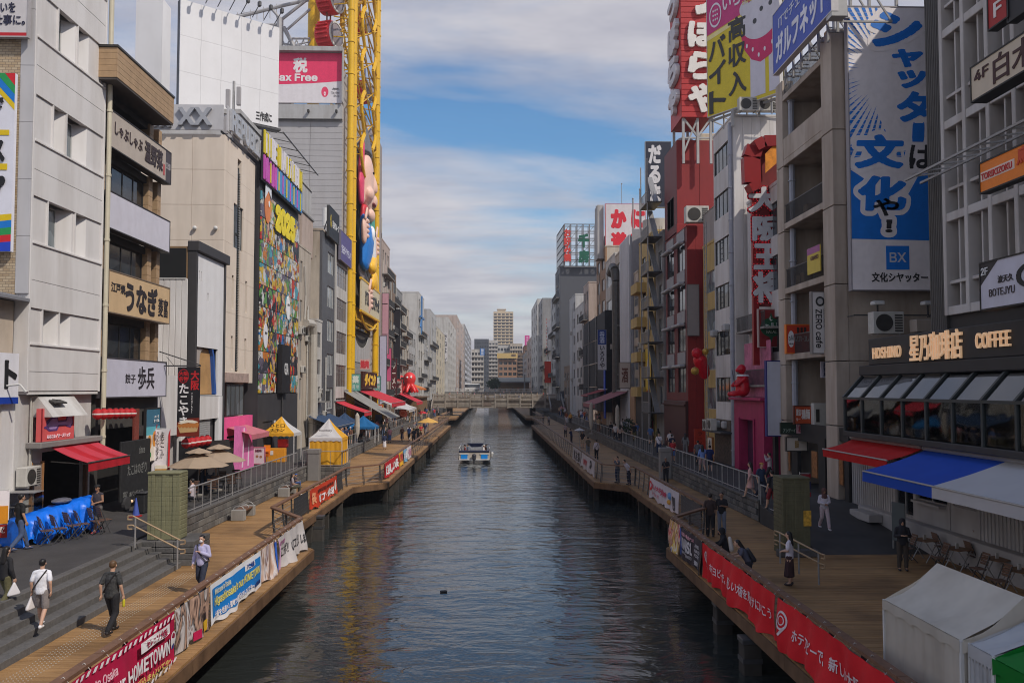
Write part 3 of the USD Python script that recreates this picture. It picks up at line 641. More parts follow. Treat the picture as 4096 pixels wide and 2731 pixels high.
add(t,'core',MB(f).box(y0+0.08,y1-0.08,-7,-0.5,7.12,27),white_clad);add(t,'corner_column',MB(f).bev(y0,y0+0.118,-0.5,0.02,7.2,27,0.01),white_clad)
for k in range(8):add(t,'side_panel',MB(f).box(y0-0.06,y0-0.003,-0.45,0.0,10.6+k*2.0,12.585+k*2.0),white_col)
add(t,'edge_column',MB(f).bev(y1-0.118,y1,-0.5,0.02,7.2,27,0.01),white_clad);add(t,'soffit',MB(f).box(y0+0.1,y1-0.1,-0.6,-0.03,7.1,7.2),white_clad)
add(t,'brick_side',MB(FWs(y0+0.05)).box(-23,fx-0.46,0.0,0.1,10.5,27),brick_m)
m=MB(f).tube((34.3,0.1,4.8),(34.3,0.1,27),0.1,10);[m.tube((34.3,0.1,h),(34.3,0.1,h+0.1),0.125,10)for h in np.arange(5.3,27,2.7)];m.path([(34.3,0.1,4.8),(34.36,0.1,4.6)],0.12,8);add(t,'drain_pipe',m,cream_pipe)
# signs on its brick side, facing the camera
sf=FWs(28.7)
sign('wall_sign','white wall sign with navy characters and a red bottom band, top left corner',sf,-17.8,-16.1,19.5,21.9,0.05,0.2,(205,200,200),[('白いを',0.3,0.76,0.34,0.5,(45,45,70),1),('仕事に。',0.33,0.96,0.16,0.31,(45,45,70),1)],edge=(170,165,165),shapes=[((190,35,45),[(0,0),(1,0),(1,0.05),(0,0.05)])])
sf=FWs(28.73)
sign('rainbow_sign','tall white sign with rainbow diagonal stripes and black and yellow characters',sf,-18.4,-16.47,12.0,18.2,0.05,0.2,(222,222,232),[('で',0.62,0.82,0.8,0.86,(30,30,34),5),('ス',0.56,0.86,0.5,0.62,(30,30,34),6),('プ',0.5,0.88,0.27,0.42,(30,30,34),6)],
     shapes=[((222,190,20),[(0.4,1),(1,0.79),(1,0.83),(0.5,1)]),((20,120,205),[(0.5,1),(1,0.83),(1,0.88),(0.66,1)]),((40,150,80),[(0.66,1),(1,0.88),(1,0.93),(0.82,1)]),((205,35,45),[(0.82,1),(1,0.93),(1,1)]),((222,190,20),[(0.3,0.65),(0.92,0.65),(0.92,0.68),(0.3,0.68)]),((222,190,20),[(0.3,0.455),(0.9,0.455),(0.9,0.49),(0.3,0.49)]),
             ((222,190,20),[(0,0.14),(1,0.175),(1,0.21),(0,0.18)]),((20,120,205),[(0,0.1),(1,0.135),(1,0.175),(0,0.14)]),((40,150,80),[(0,0.06),(1,0.095),(1,0.135),(0,0.1)]),((205,35,45),[(0,0.025),(1,0.055),(1,0.095),(0,0.06)]),((35,70,190),[(0,0),(1,0.0),(1,0.055),(0,0.025)])])

# --- snack shop under the white building
f=FL(-16.3)
t=thing('snack_shop','white walled snack shop with a dark open front below the tall white building','building',(-16.3,31,2.2))
add(t,'wall',wall(MB(f),28.75,34.1,2.2,7.08,[(30.5,33.75,2.2,5.0),(32.2,32.7,5.5,6.7)],0,0.25),M('shop_white_wall',(0.56,0.54,0.52),0.8,0.12,2,grime=0.35))
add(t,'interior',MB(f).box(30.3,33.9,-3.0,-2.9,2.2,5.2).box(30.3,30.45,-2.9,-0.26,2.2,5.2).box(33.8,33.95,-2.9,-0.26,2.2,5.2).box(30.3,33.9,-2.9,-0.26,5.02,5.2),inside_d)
add(t,'back_wall',MB(f).box(28.75,34.1,-4,-3.01,2.2,7.0),inside_d);window(t,f,32.2,32.7,5.5,6.7,-0.1,alu_d,glass_d,nv=0)
add(t,'timber_post',MB(f).bev(33.5,33.65,0.01,0.15,2.2,4.9,0.01),fascia_wood);add(t,'side_board',MB(f).box(29.75,30.4,0.01,0.06,2.2,4.6),M('menu_collage',(0.25,0.2,0.18),0.5,0.9,30))
add(t,'board_frame',MB(f).box(29.7,29.75,0.005,0.1,2.2,4.7).box(30.4,30.48,0.005,0.1,2.2,4.7).box(29.75,30.4,0.062,0.1,3.2,3.28),M('orange_timber',(0.35,0.17,0.07)))
add(t,'pipe',MB(f).path([(29.55,0.08,4.3),(29.55,0.08,7.0),(29.9,0.1,7.05)],0.035).path([(29.7,0.06,4.4),(29.7,0.06,7.0)],0.025),pipe_w)
add(t,'ledge',MB(f).bev(29.4,34.0,0.0,0.55,5.2,5.42,0.03),M('grey_ledge',(0.22,0.2,0.19)))
hm=MB(f).raw([(29.75,0,6.3),(32.3,0,6.3),(32.3,0,7.05),(29.75,0,7.05),(29.75,0.75,6.3),(32.3,0.75,6.3),(32.3,0.2,7.02),(29.75,0.2,7.02)],_F);add(t,'hood',hm,M('shop_white_wall'))
ac_unit(None,f,29.2,0.02,3.95,1.1,top='cream air conditioner outdoor unit on the white wall at the far left')
fs=FL(-15.85,29.5)
sign('cheese_dog_sign','pink and red box sign with a purple snack picture above the far left red awning',fs,0.06,2.36,5.43,6.6,-0.18,0.0,(214,92,92),[('OSAKA CHEESE DOG',0.24,0.8,0.79,0.89,(235,215,215),2,False,'lat'),('おおさか／チーズドッグ',0.16,0.86,0.08,0.2,(240,215,225),2)],
     shapes=[((140,30,40),sbox(-0.004,0,0.03,1)),((90,60,120),Polygon([(0.08,0.45),(0.14,0.47),(0.14,0.62),(0.3,0.74),(0.46,0.74),(0.5,0.6),(0.72,0.62),(0.76,0.76),(0.92,0.76),(0.96,0.5),(0.88,0.36),(0.76,0.4),(0.7,0.44),(0.52,0.44),(0.46,0.3),(0.22,0.3),(0.14,0.38),(0.08,0.4)])),((165,140,190),Polygon([(0.16,0.5),(0.3,0.68),(0.44,0.69),(0.48,0.56),(0.74,0.57),(0.79,0.72),(0.9,0.71),(0.93,0.52),(0.86,0.41),(0.74,0.46),(0.5,0.48),(0.42,0.36),(0.24,0.36)]))])
t2=thing('wall_lamp','dark flat floodlight above the pink cheese dog sign','lamp',(-15.4,31.2,6.7));add(t2,'head',MB(fs).raw([(0.7,-0.1,6.86),(1.5,-0.1,6.86),(1.5,0.16,6.76),(0.7,0.16,6.76),(0.7,-0.1,6.91),(1.5,-0.1,6.91),(1.5,0.16,6.81),(0.7,0.16,6.81)],_F),alu_d);add(t2,'arm',MB(fs).tube((1.1,-0.4,6.95),(1.1,0.0,6.88),0.03),alu_d)
red_cloth=M('red_awning_cloth',rgb(205,38,52),0.75,0.22,1.2,trans=0.3);pink_cloth=M('faded_red_cloth',rgb(212,70,86),0.75,0.15,1.5,trans=0.3)
awning('red_awning','faded red awning over the snack shop front at the far left',FL(-16.0),30.35,33.75,0.05,5.22,1.45,4.63,0.32,[pink_cloth,red_cloth,pink_cloth,red_cloth,pink_cloth],5,[red_cloth],alu_d)

# --- brown tiled restaurant building with stacked signs
f=FL(-16.3);y0,y1=34.45,40.75
t=thing('restaurant_building','narrow tan tiled building with four stacked restaurant signs on the left','building',(-16.3,37.6,2.2))
add(t,'body',MB(f).box(y0,y1,-12,-1.0,2.2,20.0),M('dark_stucco',(0.06,0.055,0.05)));sign_h=[(17.4,18.9),(14.0,15.5),(10.5,12.2),(6.97,8.57)]
for h0,h1 in((8.6,10.5),(12.25,14.0),(15.55,17.4),(18.95,20.0)):
    for a0,a1 in((y0,y0+0.45),(39.3,39.75),(40.35,y1)):
        n=max(1,int((h1-h0)/0.42))
        for k in range(n):add(t,'tile_course',MB(f).bev(a0,a1,-0.9,0,h0+(h1-h0)*k/n+0.005,h0+(h1-h0)*(k+1)/n-0.005,0.006),tan_tile)
    if h0<18:window(t,f,y0+0.46,39.29,h0,h1-0.35,-0.25,alu_d,glass_d,nv=3,t=0.06);window(t,f,39.77,40.33,h0,h1-0.1,-0.25,alu_d,glass_b,nv=0)
    add(t,'lintel',MB(f).box(y0+0.46,39.29,-0.6,-0.1,h1-0.34,h1),M('dark_stucco'))
    lou=MB(f);[lou.box(y0-0.2,y0-0.02,-0.3,0.05,h0+0.2+0.16*k,h0+0.27+0.16*k)for k in range(8)];add(t,'louvre',lou,alu)
for k in range(5):add(t,'eave_board',MB(f).bev(33.6,39.6,-0.4,1.0,20.02+0.25*k,20.02+0.25*(k+1)-0.008,0.004),tan_tile)
add(t,'soffit',MB(f).box(33.62,39.58,-12,0.98,19.93,20.015),M('dark_soffit',(0.07,0.06,0.055)));add(t,'roof_coping',MB(f).box(33.55,39.65,-12,1.04,21.27,21.36),alu_d);add(t,'tower_side',MB(f).box(33.62,39.58,-12,-0.42,20.02,21.26),tan_tile)
add(t,'shop_front',wall(MB(f),y0,y1,2.2,6.9,[(y0+0.3,y1-0.3,2.2,5.6)],0,0.3),M('dark_stucco'))
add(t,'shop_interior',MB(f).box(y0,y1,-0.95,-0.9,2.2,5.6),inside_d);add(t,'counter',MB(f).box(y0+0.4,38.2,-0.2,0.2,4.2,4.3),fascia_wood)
add(t,'red_menu_board',MB(f).box(38.0,38.5,0.01,0.1,4.0,6.4),M('red_menu',(0.22,0.05,0.035),0.5,0.5,14))
sgn=dict(edge=(50,46,46))
sign('restaurant_sign','grey beige restaurant sign with thin brush writing, topmost of the four on the tan building',f,y0-0.1,40.75,*sign_h[0],0.05,0.45,(184,172,160),[('しゃぶしゃぶ',0.05,0.48,0.4,0.75,(70,55,55),1),('温野菜',0.52,0.84,0.2,0.86,(62,50,52),3)],shapes=[((75,68,72),sbox(0.905,0,1,1)),((200,195,195),fit(text('17:00',2,'lat'),0.915,0.99,0.42,0.62)),((190,90,90),sbox(0.855,0.15,0.885,0.5))],**sgn)
sign('blank_sign','blank pale lavender sign box, second from the top on the tan building',f,y0-0.1,40.75,*sign_h[1],0.05,0.45,(205,202,212),**sgn)
sign('eel_sign','tan sign with bold black brush characters, third from the top on the tan building',f,y0-0.1,40.75,*sign_h[2],0.05,0.5,(206,176,136),[('江戸焼',0.03,0.235,0.5,0.74,(48,42,44),2),('うなぎ',0.24,0.77,0.1,0.88,(48,42,44),5),('菱富',0.79,0.97,0.14,0.66,(48,42,44),2)],edge=(120,105,90))
sign('gyoza_sign','pale lavender sign with black brush writing, lowest of the four on the tan building',f,y0-0.1,40.75,*sign_h[3],0.05,0.4,(198,196,210),[('餃子',0.3,0.46,0.36,0.62,(50,46,52),0),('歩兵',0.5,0.78,0.2,0.84,(50,46,52),2)],edge=(70,66,70))

# --- low gap building: white corrugated side wall with a black shutter board
f=FL(-16.45)
t=thing('corrugated_annex','white corrugated annex wall with a black board on top beside the arched white building','building',(-17.5,43,2.2))
m=MB(FWs(44.6))
for k,x in enumerate(np.arange(-19.5,-16.5,0.32)):add(t,'sheet',MB(FWs(44.6)).bev(x+0.01,x+0.31,0,0.08,2.2,13.2,0.02),white_clad)
add(t,'board',MB(FWs(44.6)).box(-19.2,-16.42,0.0,0.12,13.25,14.85),M('black_board',(0.012,0.012,0.013),0.7));add(t,'cap',MB(FWs(44.6)).box(-19.5,-16.4,-0.05,0.12,13.19,13.25),alu_w);add(t,'lamp',MB(FWs(44.6)).bev(-18.6,-18.0,0,0.3,14.87,15.05,0.03),alu_d)
add(t,'low_shop',wall(MB(f),40.8,44.5,2.2,8.0,[(41.0,44.3,2.2,4.9)],0,0.2),white_clad);add(t,'shop_back',MB(f).box(40.8,44.5,-1.5,-1.4,2.2,4.9),M('red_dark_room',(0.07,0.015,0.01)))
add(t,'rear',MB(f).box(40.8,44.4,-9,-1.51,2.2,12.9),white_clad)
ty=41.35;pf=FWs(ty)
sign('drink_poster','framed tropical poster with coconut drinks above the dark shop wall',FL(-16.25),39.0,40.6,3.9,6.35,0.06,0.16,(60,110,135),[('ハーブ',0.55,0.85,0.82,0.88,(225,225,225),2),('ヌードル',0.5,0.88,0.74,0.8,(225,225,225),2)],edge=(45,42,42),shapes=[((225,215,200),sbox(0,0,1,0.38)),((90,175,190),sbox(0,0.5,1,0.66)),((200,205,200),sbox(0,0.38,1,0.5)),((215,140,45),Point(0.25,0.36).buffer(0.14)),((215,140,45),Point(0.6,0.42).buffer(0.15)),((120,70,30),Point(0.25,0.38).buffer(0.07)),((120,70,30),Point(0.6,0.44).buffer(0.07)),((190,50,50),[(0.6,0.5),(0.74,0.7),(0.78,0.69),(0.65,0.49)]),((50,130,60),Point(0.3,0.12).buffer(0.05))])
# hanging takoyaki banner with its bracket
sf=rot_frame((-14.92,40.35,0),20)
pw=onY(712,1470,40.5);pe=onY(806,1470,40.5)
t=thing('hanging_banner','tall black hanging banner with red and white characters and a food picture','banner',(pw[0],40.5,4.2));bx0,bx1=pw[0],pe[0]-0.05;bz1=onY(712,1468,40.5)[2];bz0=onY(712,1745,40.5)[2];B=FWs(40.5);W,Hh=bx1-bx0,bz1-bz0
add(t,'cloth',MB(B).box(bx0,bx1,0,0.02,bz0,bz1),paint(30,28,32,nm='banner_black'));fr_=lambda g:affinity.affine_transform(g,[W,0,0,Hh,bx0,bz0])
add(t,'lettering',MB(B).poly(fr_(fit(text('たこやき',4,vertical=True),0.06,0.5,0.14,0.76)),0.024,0.03),paint(225,222,222));add(t,'red_lettering',MB(B).poly(fr_(fit(text('大阪',4,vertical=True),0.58,0.96,0.67,0.95)),0.024,0.03).poly(fr_(fit(text('大阪\n名物',3),0.06,0.46,0.8,0.94)),0.024,0.03).poly(fr_(affinity.scale(Point(0.26,0.87).buffer(0.24),1,0.42).difference(affinity.scale(Point(0.26,0.87).buffer(0.22),1,0.42))),0.024,0.03),paint(190,35,40));add(t,'small_lettering',MB(B).poly(fr_(fit(text('TAKOYAKI',1,'lat',True),0.62,0.68,0.34,0.63)),0.024,0.03),paint(225,222,222))
add(t,'food_tray',MB(B).poly(fr_(Polygon([(0.0,0.2),(0.5,0.26),(1.0,0.27),(1,0),(0,0)])),0.022,0.024),paint(120,40,25));add(t,'food_boat',MB(B).poly(fr_(Polygon([(0.02,0.16),(0.98,0.18),(0.9,0.07),(0.15,0.05)])),0.025,0.03),paint(200,165,115));m=MB(B)
for k in range(6):m.poly(fr_(affinity.scale(Point(0.14+0.15*k,0.165).buffer(0.085,5),1,0.5)),0.031+0.001*k,0.034+0.001*k)
add(t,'food_balls',m,paint(190,120,60));add(t,'topping',MB(B).poly(fr_(Polygon([(0.05,0.19),(0.3,0.235),(0.7,0.235),(0.96,0.21),(0.8,0.19),(0.5,0.2),(0.2,0.18)])),0.04,0.044),paint(235,225,205))
add(t,'bracket',MB(B).bar((bx0-0.9,0.01,bz1+0.06),(bx1+0.02,0.01,bz1+0.06),0.06).bar((bx0-0.9,0.01,bz1+0.75),(bx1,0.01,bz1+0.1),0.05).bar((bx0-0.2,0.01,bz1+0.08),(bx0-0.55,0.01,bz1+0.5),0.02),steel_d)
# red lantern rows
red_l=M('lantern_paper',rgb(205,45,50),0.6,0.15,6,trans=0.3);lan_w=paint(225,215,210)
ORD='first second third fourth fifth sixth seventh'.split()
def lantern_row(label_group,pts,r,labels):
    first=None
    for i,p in enumerate(pts):
        if first is None:
            first=thing('paper_lantern',labels,'lantern',(0,0,0),group=label_group)
            prof=[(0.35*r,-1.12*r),(0.36*r,-1.0*r)]+[(r*math.cos(q)**0.7*(1+0.02*(k%2)),r*math.sin(q))for k,q in enumerate(np.linspace(-1.2,1.2,13))]+[(0.36*r,1.0*r),(0.35*r,1.12*r)]
            add(first,'paper',MB().lathe(prof,n=14),red_l,smooth=35);add(first,'band',MB().lathe([(1.015*r,-0.14*r),(1.03*r,0),(1.015*r,0.14*r)],n=14),lan_w);add(first,'cap',MB().lathe([(0.0,1.13*r),(0.38*r,1.13*r),(0.38*r,1.24*r),(0,1.24*r)],n=12),steel_d)
            place(first,p);tag(first,f'{ORD[i]} {labels}')
        else:copy(first,p,0,f'{ORD[i]} {labels}')
lantern_row('row of red lanterns over the dark shop front',[(-15.7,33.4+0.52*k,6.3-0.01*k)for k in range(7)],0.2,'red lantern from the left in the row over the dark shop front')
lantern_row('row of larger red lanterns under the black takoyaki banner',[onY(745+21*k,1772-3*k,41.2+0.5*k)for k in range(5)],0.23,'large red lantern from the left beneath the black takoyaki banner')

# --- white arched front with dark frame
f=FL(-15.9);y0,y1=44.75,49.7
t=thing('arched_front_building','white fronted building with a dark frame and a tan timber arch panel','building',(-15.9,47.2,2.2))
dk=M('dark_grey_trim',(0.05,0.047,0.05),0.6);br=M('brown_side_panel',(0.3,0.19,0.1),0.7,0.15,1,grime=0.2)
add(t,'front_panel',wall(MB(f),y0+0.22,y1-0.22,6.9,14.7,[(45.15,48.6,6.95,9.6),(45.3,45.42,13.2,13.75),(45.6,45.72,13.2,13.75),(46.7,46.9,12.2,12.7)],-0.08,0.12),M('white_board',(0.74,0.73,0.735),0.6,0.06,1,grime=0.1))
add(t,'frame',MB(f).bev(y0,y0+0.2,-0.5,0,2.2,15.2,0.02).bev(y1-0.2,y1,-0.5,0,2.2,14.9,0.02),dk);add(t,'frame_top',MB(f).bev(y0-0.05,y1+0.3,-0.5,0.12,14.75,15.3,0.03),dk)
add(t,'side',MB(f).box(y0+0.01,y0+0.1,-1.9,-0.51,2.2,15.0),br);add(t,'body',MB(f).box(y0+0.11,y1,-9,-0.52,2.2,14.6),M('dark_stucco'))
add(t,'arch_panel',MB(f).prism([(45.6,7.0),(46.0,9.1),(46.4,9.55),(47.6,9.55),(47.9,9.2),(48.3,7.0)],-0.4,-0.3),M('tan_timber',(0.5,0.29,0.12),0.5,0.25,1.2));add(t,'arch_edge',MB(f).prism([(48.3,7.0),(47.9,9.2),(47.65,9.58),(47.95,9.58),(48.15,9.2),(48.58,7.0)],-0.35,-0.12),M('blue_trim',(0.03,0.1,0.36),0.5));add(t,'arch_surround',MB(f).prism([(45.15,7.0),(45.6,7.0),(46.0,9.2),(46.4,9.58),(45.15,9.58)],-0.3,-0.2),M('grey_beige',(0.4,0.35,0.32)))
add(t,'lower_panel',MB(f).box(y0+0.22,48.9,-0.2,-0.1,5.6,6.88),white_clad);add(t,'pilaster',MB(f).bev(48.9,y1-0.22,-0.3,-0.05,2.2,6.88,0.01),M('white_board'))
for k in range(28):add(t,'shutter_slat',MB(f).bev(45.0,47.9,-0.3,-0.22,2.25+0.12*k,2.25+0.12*(k+1)-0.012,0.012),M('shutter_grey',(0.4,0.4,0.39),0.45,0.08,3,metal=0.2))
add(t,'shutter_reveal',MB(f).box(47.92,48.88,-0.45,-0.4,2.2,5.58),dk)

# --- tall beige building with the rooftop letter screen
f=FL(-16.2);y0,y1=50.0,56.4;bg=M('beige_panel',(0.71,0.61,0.51),0.75,0.07,0.7,grime=0.16)
t=thing('beige_building','tall beige panelled building with a white letter screen round its roof','building',(-16.2,53,2.2))
gw=rectX(-16.2,930,996,700,832);ops=[(51.9,53.9,16.2,19.0),(51.7,52.1,12.3,14.4),(54.5,54.95,12.3,14.4),(51.7,52.1,8.5,10.6),(54.5,54.95,8.5,10.6),(52.55,53.35,8.4,22.0),(51.4,54.9,5.6,7.6)]
for k in range(7):
    h0,h1=7.7+2.15*k,7.7+2.15*(k+1)-0.012
    add(t,'front_panel',wall(MB(f),y0+0.01,y1,h0,h1,[o for o in ops if o[2]<h1 and o[3]>h0],0,0.25),bg)
    for j in range(4):add(t,'side_panel',MB(FWs(y0)).bev(-24+1.95*j+0.008,-24+1.95*(j+1)-0.008,-0.1,0.0,h0,h1,0.008),bg)
add(t,'core',MB(f).box(y0+0.11,y1,-8,-0.6,2.2,22.8),bg)
window(t,f,51.9,52.55,16.2,19.0,-0.1,alu_d,glass_g,nv=1);window(t,f,53.35,53.9,16.2,19.0,-0.1,alu_d,glass_g,nv=0)
for o in ops[1:5]:window(t,f,*o,-0.12,alu,glass_d,nv=0)
for k in range(6):window(t,f,52.55,53.35,8.4+2.2*k,8.4+2.2*(k+1)-0.05,-0.14,alu_d,glass_b,nv=0)
lou=MB(f);[lou.box(53.1,53.33,-0.1,-0.05,8.5+0.16*k,8.56+0.16*k)for k in range(80)];add(t,'louvre',lou,alu)
window(t,f,51.4,54.9,5.6,7.6,-0.12,alu_d,glass_g,nv=3);add(t,'faded_sign',MB(f).box(50.6,55.4,0.002,0.06,7.72,8.3),M('faded_pink_sign',(0.4,0.3,0.26),0.7,0.4,3));pk=M('pink_paint',rgb(236,92,150),0.6,0.06,2,grime=0.12)
add(t,'pink_front',wall(MB(f),y0+0.3,y1,2.2,5.55,[(51.0,54.2,2.2,4.4)],0.05,0.3),pk);add(t,'pink_interior',MB(f).box(50.5,56,-0.55,-0.5,2.2,4.6),M('dark_pink_room',(0.1,0.02,0.04)))
dd=add(t,'pink_door',MB(f).box(51.1,51.25,0,0.1,2.2,4.25).box(52.6,52.75,0,0.1,2.2,4.25).box(51.25,52.6,0,0.1,4.1,4.25),pk);add(dd,'pane',MB(f).box(51.25,52.6,0.03,0.045,2.2,4.1),pane_clear)
for k in range(3):add(t,'vent_cap',MB(FWs(y0)).ball((-19.5+1.25*k+(0.35 if k else 0),0.12,17.0),0.13,1),alu_w)
t=thing('roof_letter_screen','pale screen with raised grey letters round the roof of the beige building','sign',(-16.2,51,22.8))
Wf=FWs(49.85);add(t,'front_screen',MB(Wf).box(-24,-16.25,0,0.08,22.95,24.5),M('screen_white',(0.5,0.49,0.5),0.6,0.08));add(t,'side_screen',MB(FL(-16.1)).box(49.9,57.5,0,0.08,22.95,24.5),M('screen_white'))
add(t,'letters',MB(Wf).poly(fit(text('無 XX',4),-21.0,-16.9,23.05,24.4),0.1,0.3),M('letter_grey',(0.36,0.37,0.4),0.5));add(t,'side_letters',MB(FL(-16.02)).poly(fit(text('REPUBLIC',5,'lat'),50.2,57.2,23.05,24.4),0.02,0.2),M('letter_silver',(0.5,0.5,0.51),0.4,metal=0.3));add(t,'backing_frame',MB(FL(-16.25)).box(49.9,57.5,-0.2,-0.1,22.85,22.95),steel_d)
sign_floor=thing('pink_awning','small faded pink awning over the pink shop doorway','awning',(-15,52.5,4.7));m=MB(FL(-16.1));P=np.array([[(a,1.5*s,4.95-0.45*s)for s in(0,0.5,1)]for a in np.linspace(50.9,54.9,9)]);add(sign_floor,'cloth',m.grid(P).grid((P-[0,0,0.02])[::-1]),M('dusty_pink_cloth',rgb(214,130,140),0.8,0.15,trans=0.25))
m=MB(FL(-16.1));[m.box(a,a+0.12,1.48,1.5,4.2,4.5)for a in np.arange(50.9,54.9,0.2)];add(sign_floor,'fringe',m,M('dusty_pink_cloth'))

# --- mural building
f=FL(-15.9);y0,y1=56.7,68.2;mdark=M('mural_dark_wall',(0.045,0.043,0.048),0.7,0.2,1,grime=0.2)
t=thing('mural_building','tall dark building whose canal front is covered with colourful cartoon style murals','building',(-15.9,62,2.2))
add(t,'body',MB(f).box(y0,y1,-9,-0.08,2.2,24.6),mdark)
def mural(i):
    r=random.Random(100+i);n={'g':('geometry',{}),'m':('mapping',{'location':(r.uniform(0,30),r.uniform(0,30),r.uniform(0,30)),'rotation':(r.uniform(0,2),0,0),'scale':(1,r.uniform(0.6,1.2),r.uniform(0.5,1.1))}),
        'd':('noise_texture',{'scale':1.3,'detail':4.0}),'ad':('vector_math',{'math_type':'multiply_add','vector2':(1.6,1.6,1.6)}),'v':('voronoi_texture',{'scale':r.uniform(1.2,3.2),'feature':'f1'}),'e':('voronoi_texture',{'scale':1.0,'feature':'distance_to_edge'}),
        's':('separate_color',{'color_type':'rgb'}),'p':('principled_bsdf',{'roughness':0.5}),'er':('rgb_ramp',{'ramp':[(0,(0.03,0.03,0.035)),(0.012,(0.1,0.1,0.1)),(0.03,(1,1,1))]}),'x':('mix',{'mix_type':'multiply','fac':1.0})}
    n['e'][1]['scale']=n['v'][1]['scale']
    pal=[(240,200,60),(60,130,200),(220,70,55),(240,240,240),(110,170,90),(230,140,60),(225,225,215),(90,180,200),(235,190,160),(40,40,48),(120,110,130),(70,70,80)];r.shuffle(pal);pal=pal[:7]
    n['r']=('rgb_ramp',{'interpolate':False,'ramp':[(0.12+0.76*k/7,rgb(*np.array(c)*0.84))for k,c in enumerate(pal)]})
    return usdkit.material(stage,f'/World/Looks/mural_{i}',n,[('g.position','d.vector'),('d.color','ad.vector1'),('g.position','ad.vector3'),('ad.vector','m.vector'),('m.vector','v.vector'),('m.vector','e.vector'),('v.color','s.color'),('s.r','r.fac'),('e.distance','er.fac'),('r.color','x.color1'),('er.color','x.color2'),('x.color','p.base_color')],surface='p.BSDF')
MUR=[mural(i)for i in range(8)]
rm_=random.Random(5);rows_=[7.0,8.4,9.9,11.4,13.0,14.5,16.0,17.6,19.2,21.0];A_=np.linspace(y0+0.15,y1-0.1,6)
for k in range(len(rows_)-1):
    for j in range(5):
        if k<2 and j==2:continue
        add(t,'mural_panel',MB(f).bev(A_[j]+0.02,A_[j+1]-0.02,-0.06,0.02+rm_.uniform(0,0.03),rows_[k]+0.02,rows_[k+1]-0.02,0.01),MUR[rm_.randrange(8)])
sk=paint(225,130,70)
def shp(nm,g,c,d=0.06):add(t,nm,MB(f).poly(g,d,d+0.03),paint(*c))
shp('painted_head',affinity.scale(Point(58.3,20.1).buffer(0.75),1,1.5),(222,132,72));shp('painted_cap',Polygon([(57.5,20.6),(57.6,21.8),(58.3,22.4),(59.0,21.8),(59.1,20.9),(58.3,21.3)]),(225,230,235),0.1);shp('painted_eye',affinity.scale(Point(58.55,20.4).buffer(0.14),1,1.6),(235,235,235),0.1)
add(t,'lettering',MB(f).poly(fit(text('2025',9,'lat'),60.4,66.2,18.9,20.9),0.08,0.14),paint(236,214,40));add(t,'lettering_shadow',MB(f).poly(fit(text('2025',14,'lat'),60.25,66.35,18.7,21.0),0.06,0.075),paint(30,30,30))
for c_,(a,h,s)in(((225,225,230),(58.2,11.0,0.7)),((235,235,235),(64.5,13.6,0.75))):
    shp('painted_face',affinity.scale(Point(a,h).buffer(s,5),0.8,1.25),c_,0.055);shp('painted_eye',Point(a-s*0.2,h+s*0.3).buffer(s*0.12,4),(40,40,44),0.09);shp('painted_eye',Point(a+s*0.25,h+s*0.3).buffer(s*0.12,4),(40,40,44),0.09)
gl=MB(f);cols_=[(225,220,225),(220,200,50),(90,150,205),(200,90,180),(35,35,40)]
top=thing('graffiti_screen','slanting screen of tall striped graffiti letters on top of the mural building','sign',(-15.9,62,22));add(top,'panel',MB(f).box(y0-0.3,y1-0.2,0.1,0.2,21.6,25.2),paint(40,38,46))
for row,(h0,h1)in enumerate(((23.5,25.15),(21.7,23.4))):
    s_='NHEMMUAHNM' if row==0 else 'MAHHHWNAHM';Aw=np.linspace(y0-0.2,y1-0.3,11)
    for k,ch in enumerate(s_):
        c=cols_[0]if row==0 and k%3 else(cols_[1]if row==0 else(cols_[3]if k<3 else cols_[2]));add(top,'letter',MB(f).poly(fit(text(ch,7,'lat'),Aw[k]+0.04,Aw[k+1]-0.04,h0,h1),0.21,0.3),paint(*c))
        add(top,'stripe',MB(f).box(Aw[k]+0.3,Aw[k]+0.55,0.31,0.34,h0+0.1,h1-0.2),paint(*(cols_[1]if k%2 else cols_[3 if row else 0])))
for k in range(6):a=y0+0.3+2.1*k;add(top,'lamp_arm',MB(f).bar((a,0.2,25.3),(a,1.5,25.0),0.05),steel_d)
add(top,'lamp_bar',MB(f).bar((y0,1.5,25.0),(y1,1.5,25.0),0.07),steel_d)
t2=t;add(t2,'ground_wall',wall(MB(f),y0,y1,2.2,6.95,[(58,60.5,2.2,5.0),(62,65,2.2,4.6)],0.0,0.07),mdark);pipe(t2,f,62.9,0.1,2.2,7,0.06,steel_d);add(t2,'notice',MB(f).box(60.9,61.4,0.01,0.03,4.4,5.0),paint(200,200,200))
sign('gia_sign','tall black sign box with white letters at the foot of the mural',f,61.6,64.0,7.0,10.6,0.05,0.4,(34,33,36),[('GIA',0.28,0.74,0.38,0.62,(205,205,205),1,False,'lat')])
# ================================================================ LEFT BANK, further along
grey_tile=M('grey_tile',(0.1,0.1,0.108),0.5,0.2,2,grime=0.15);offwhite=M('offwhite_render',(0.52,0.5,0.47),0.8,0.1,1,grime=0.35);sand=M('sand_render',(0.46,0.4,0.33),0.8,0.12,1,grime=0.35)
pinkish=M('pinkish_render',(0.45,0.36,0.31),0.8,0.12,1,grime=0.35);palegrey=M('pale_grey_render',(0.42,0.415,0.41),0.8,0.1,1,grime=0.35);midgrey=M('mid_grey_render',(0.25,0.245,0.245),0.8,0.12,1,grime=0.3);brownish=M('brown_render',(0.2,0.14,0.1),0.8,0.15,1,grime=0.3);cream=M('cream_render',(0.53,0.47,0.36),0.8,0.1,1,grime=0.3)
f=FL(-16.4)
def rows(z0,z1,n,fr=0.55):s=(z1-z0)/n;return[(z0+s*k+s*0.25,z0+s*k+s*(0.25+fr))for k in range(n)]
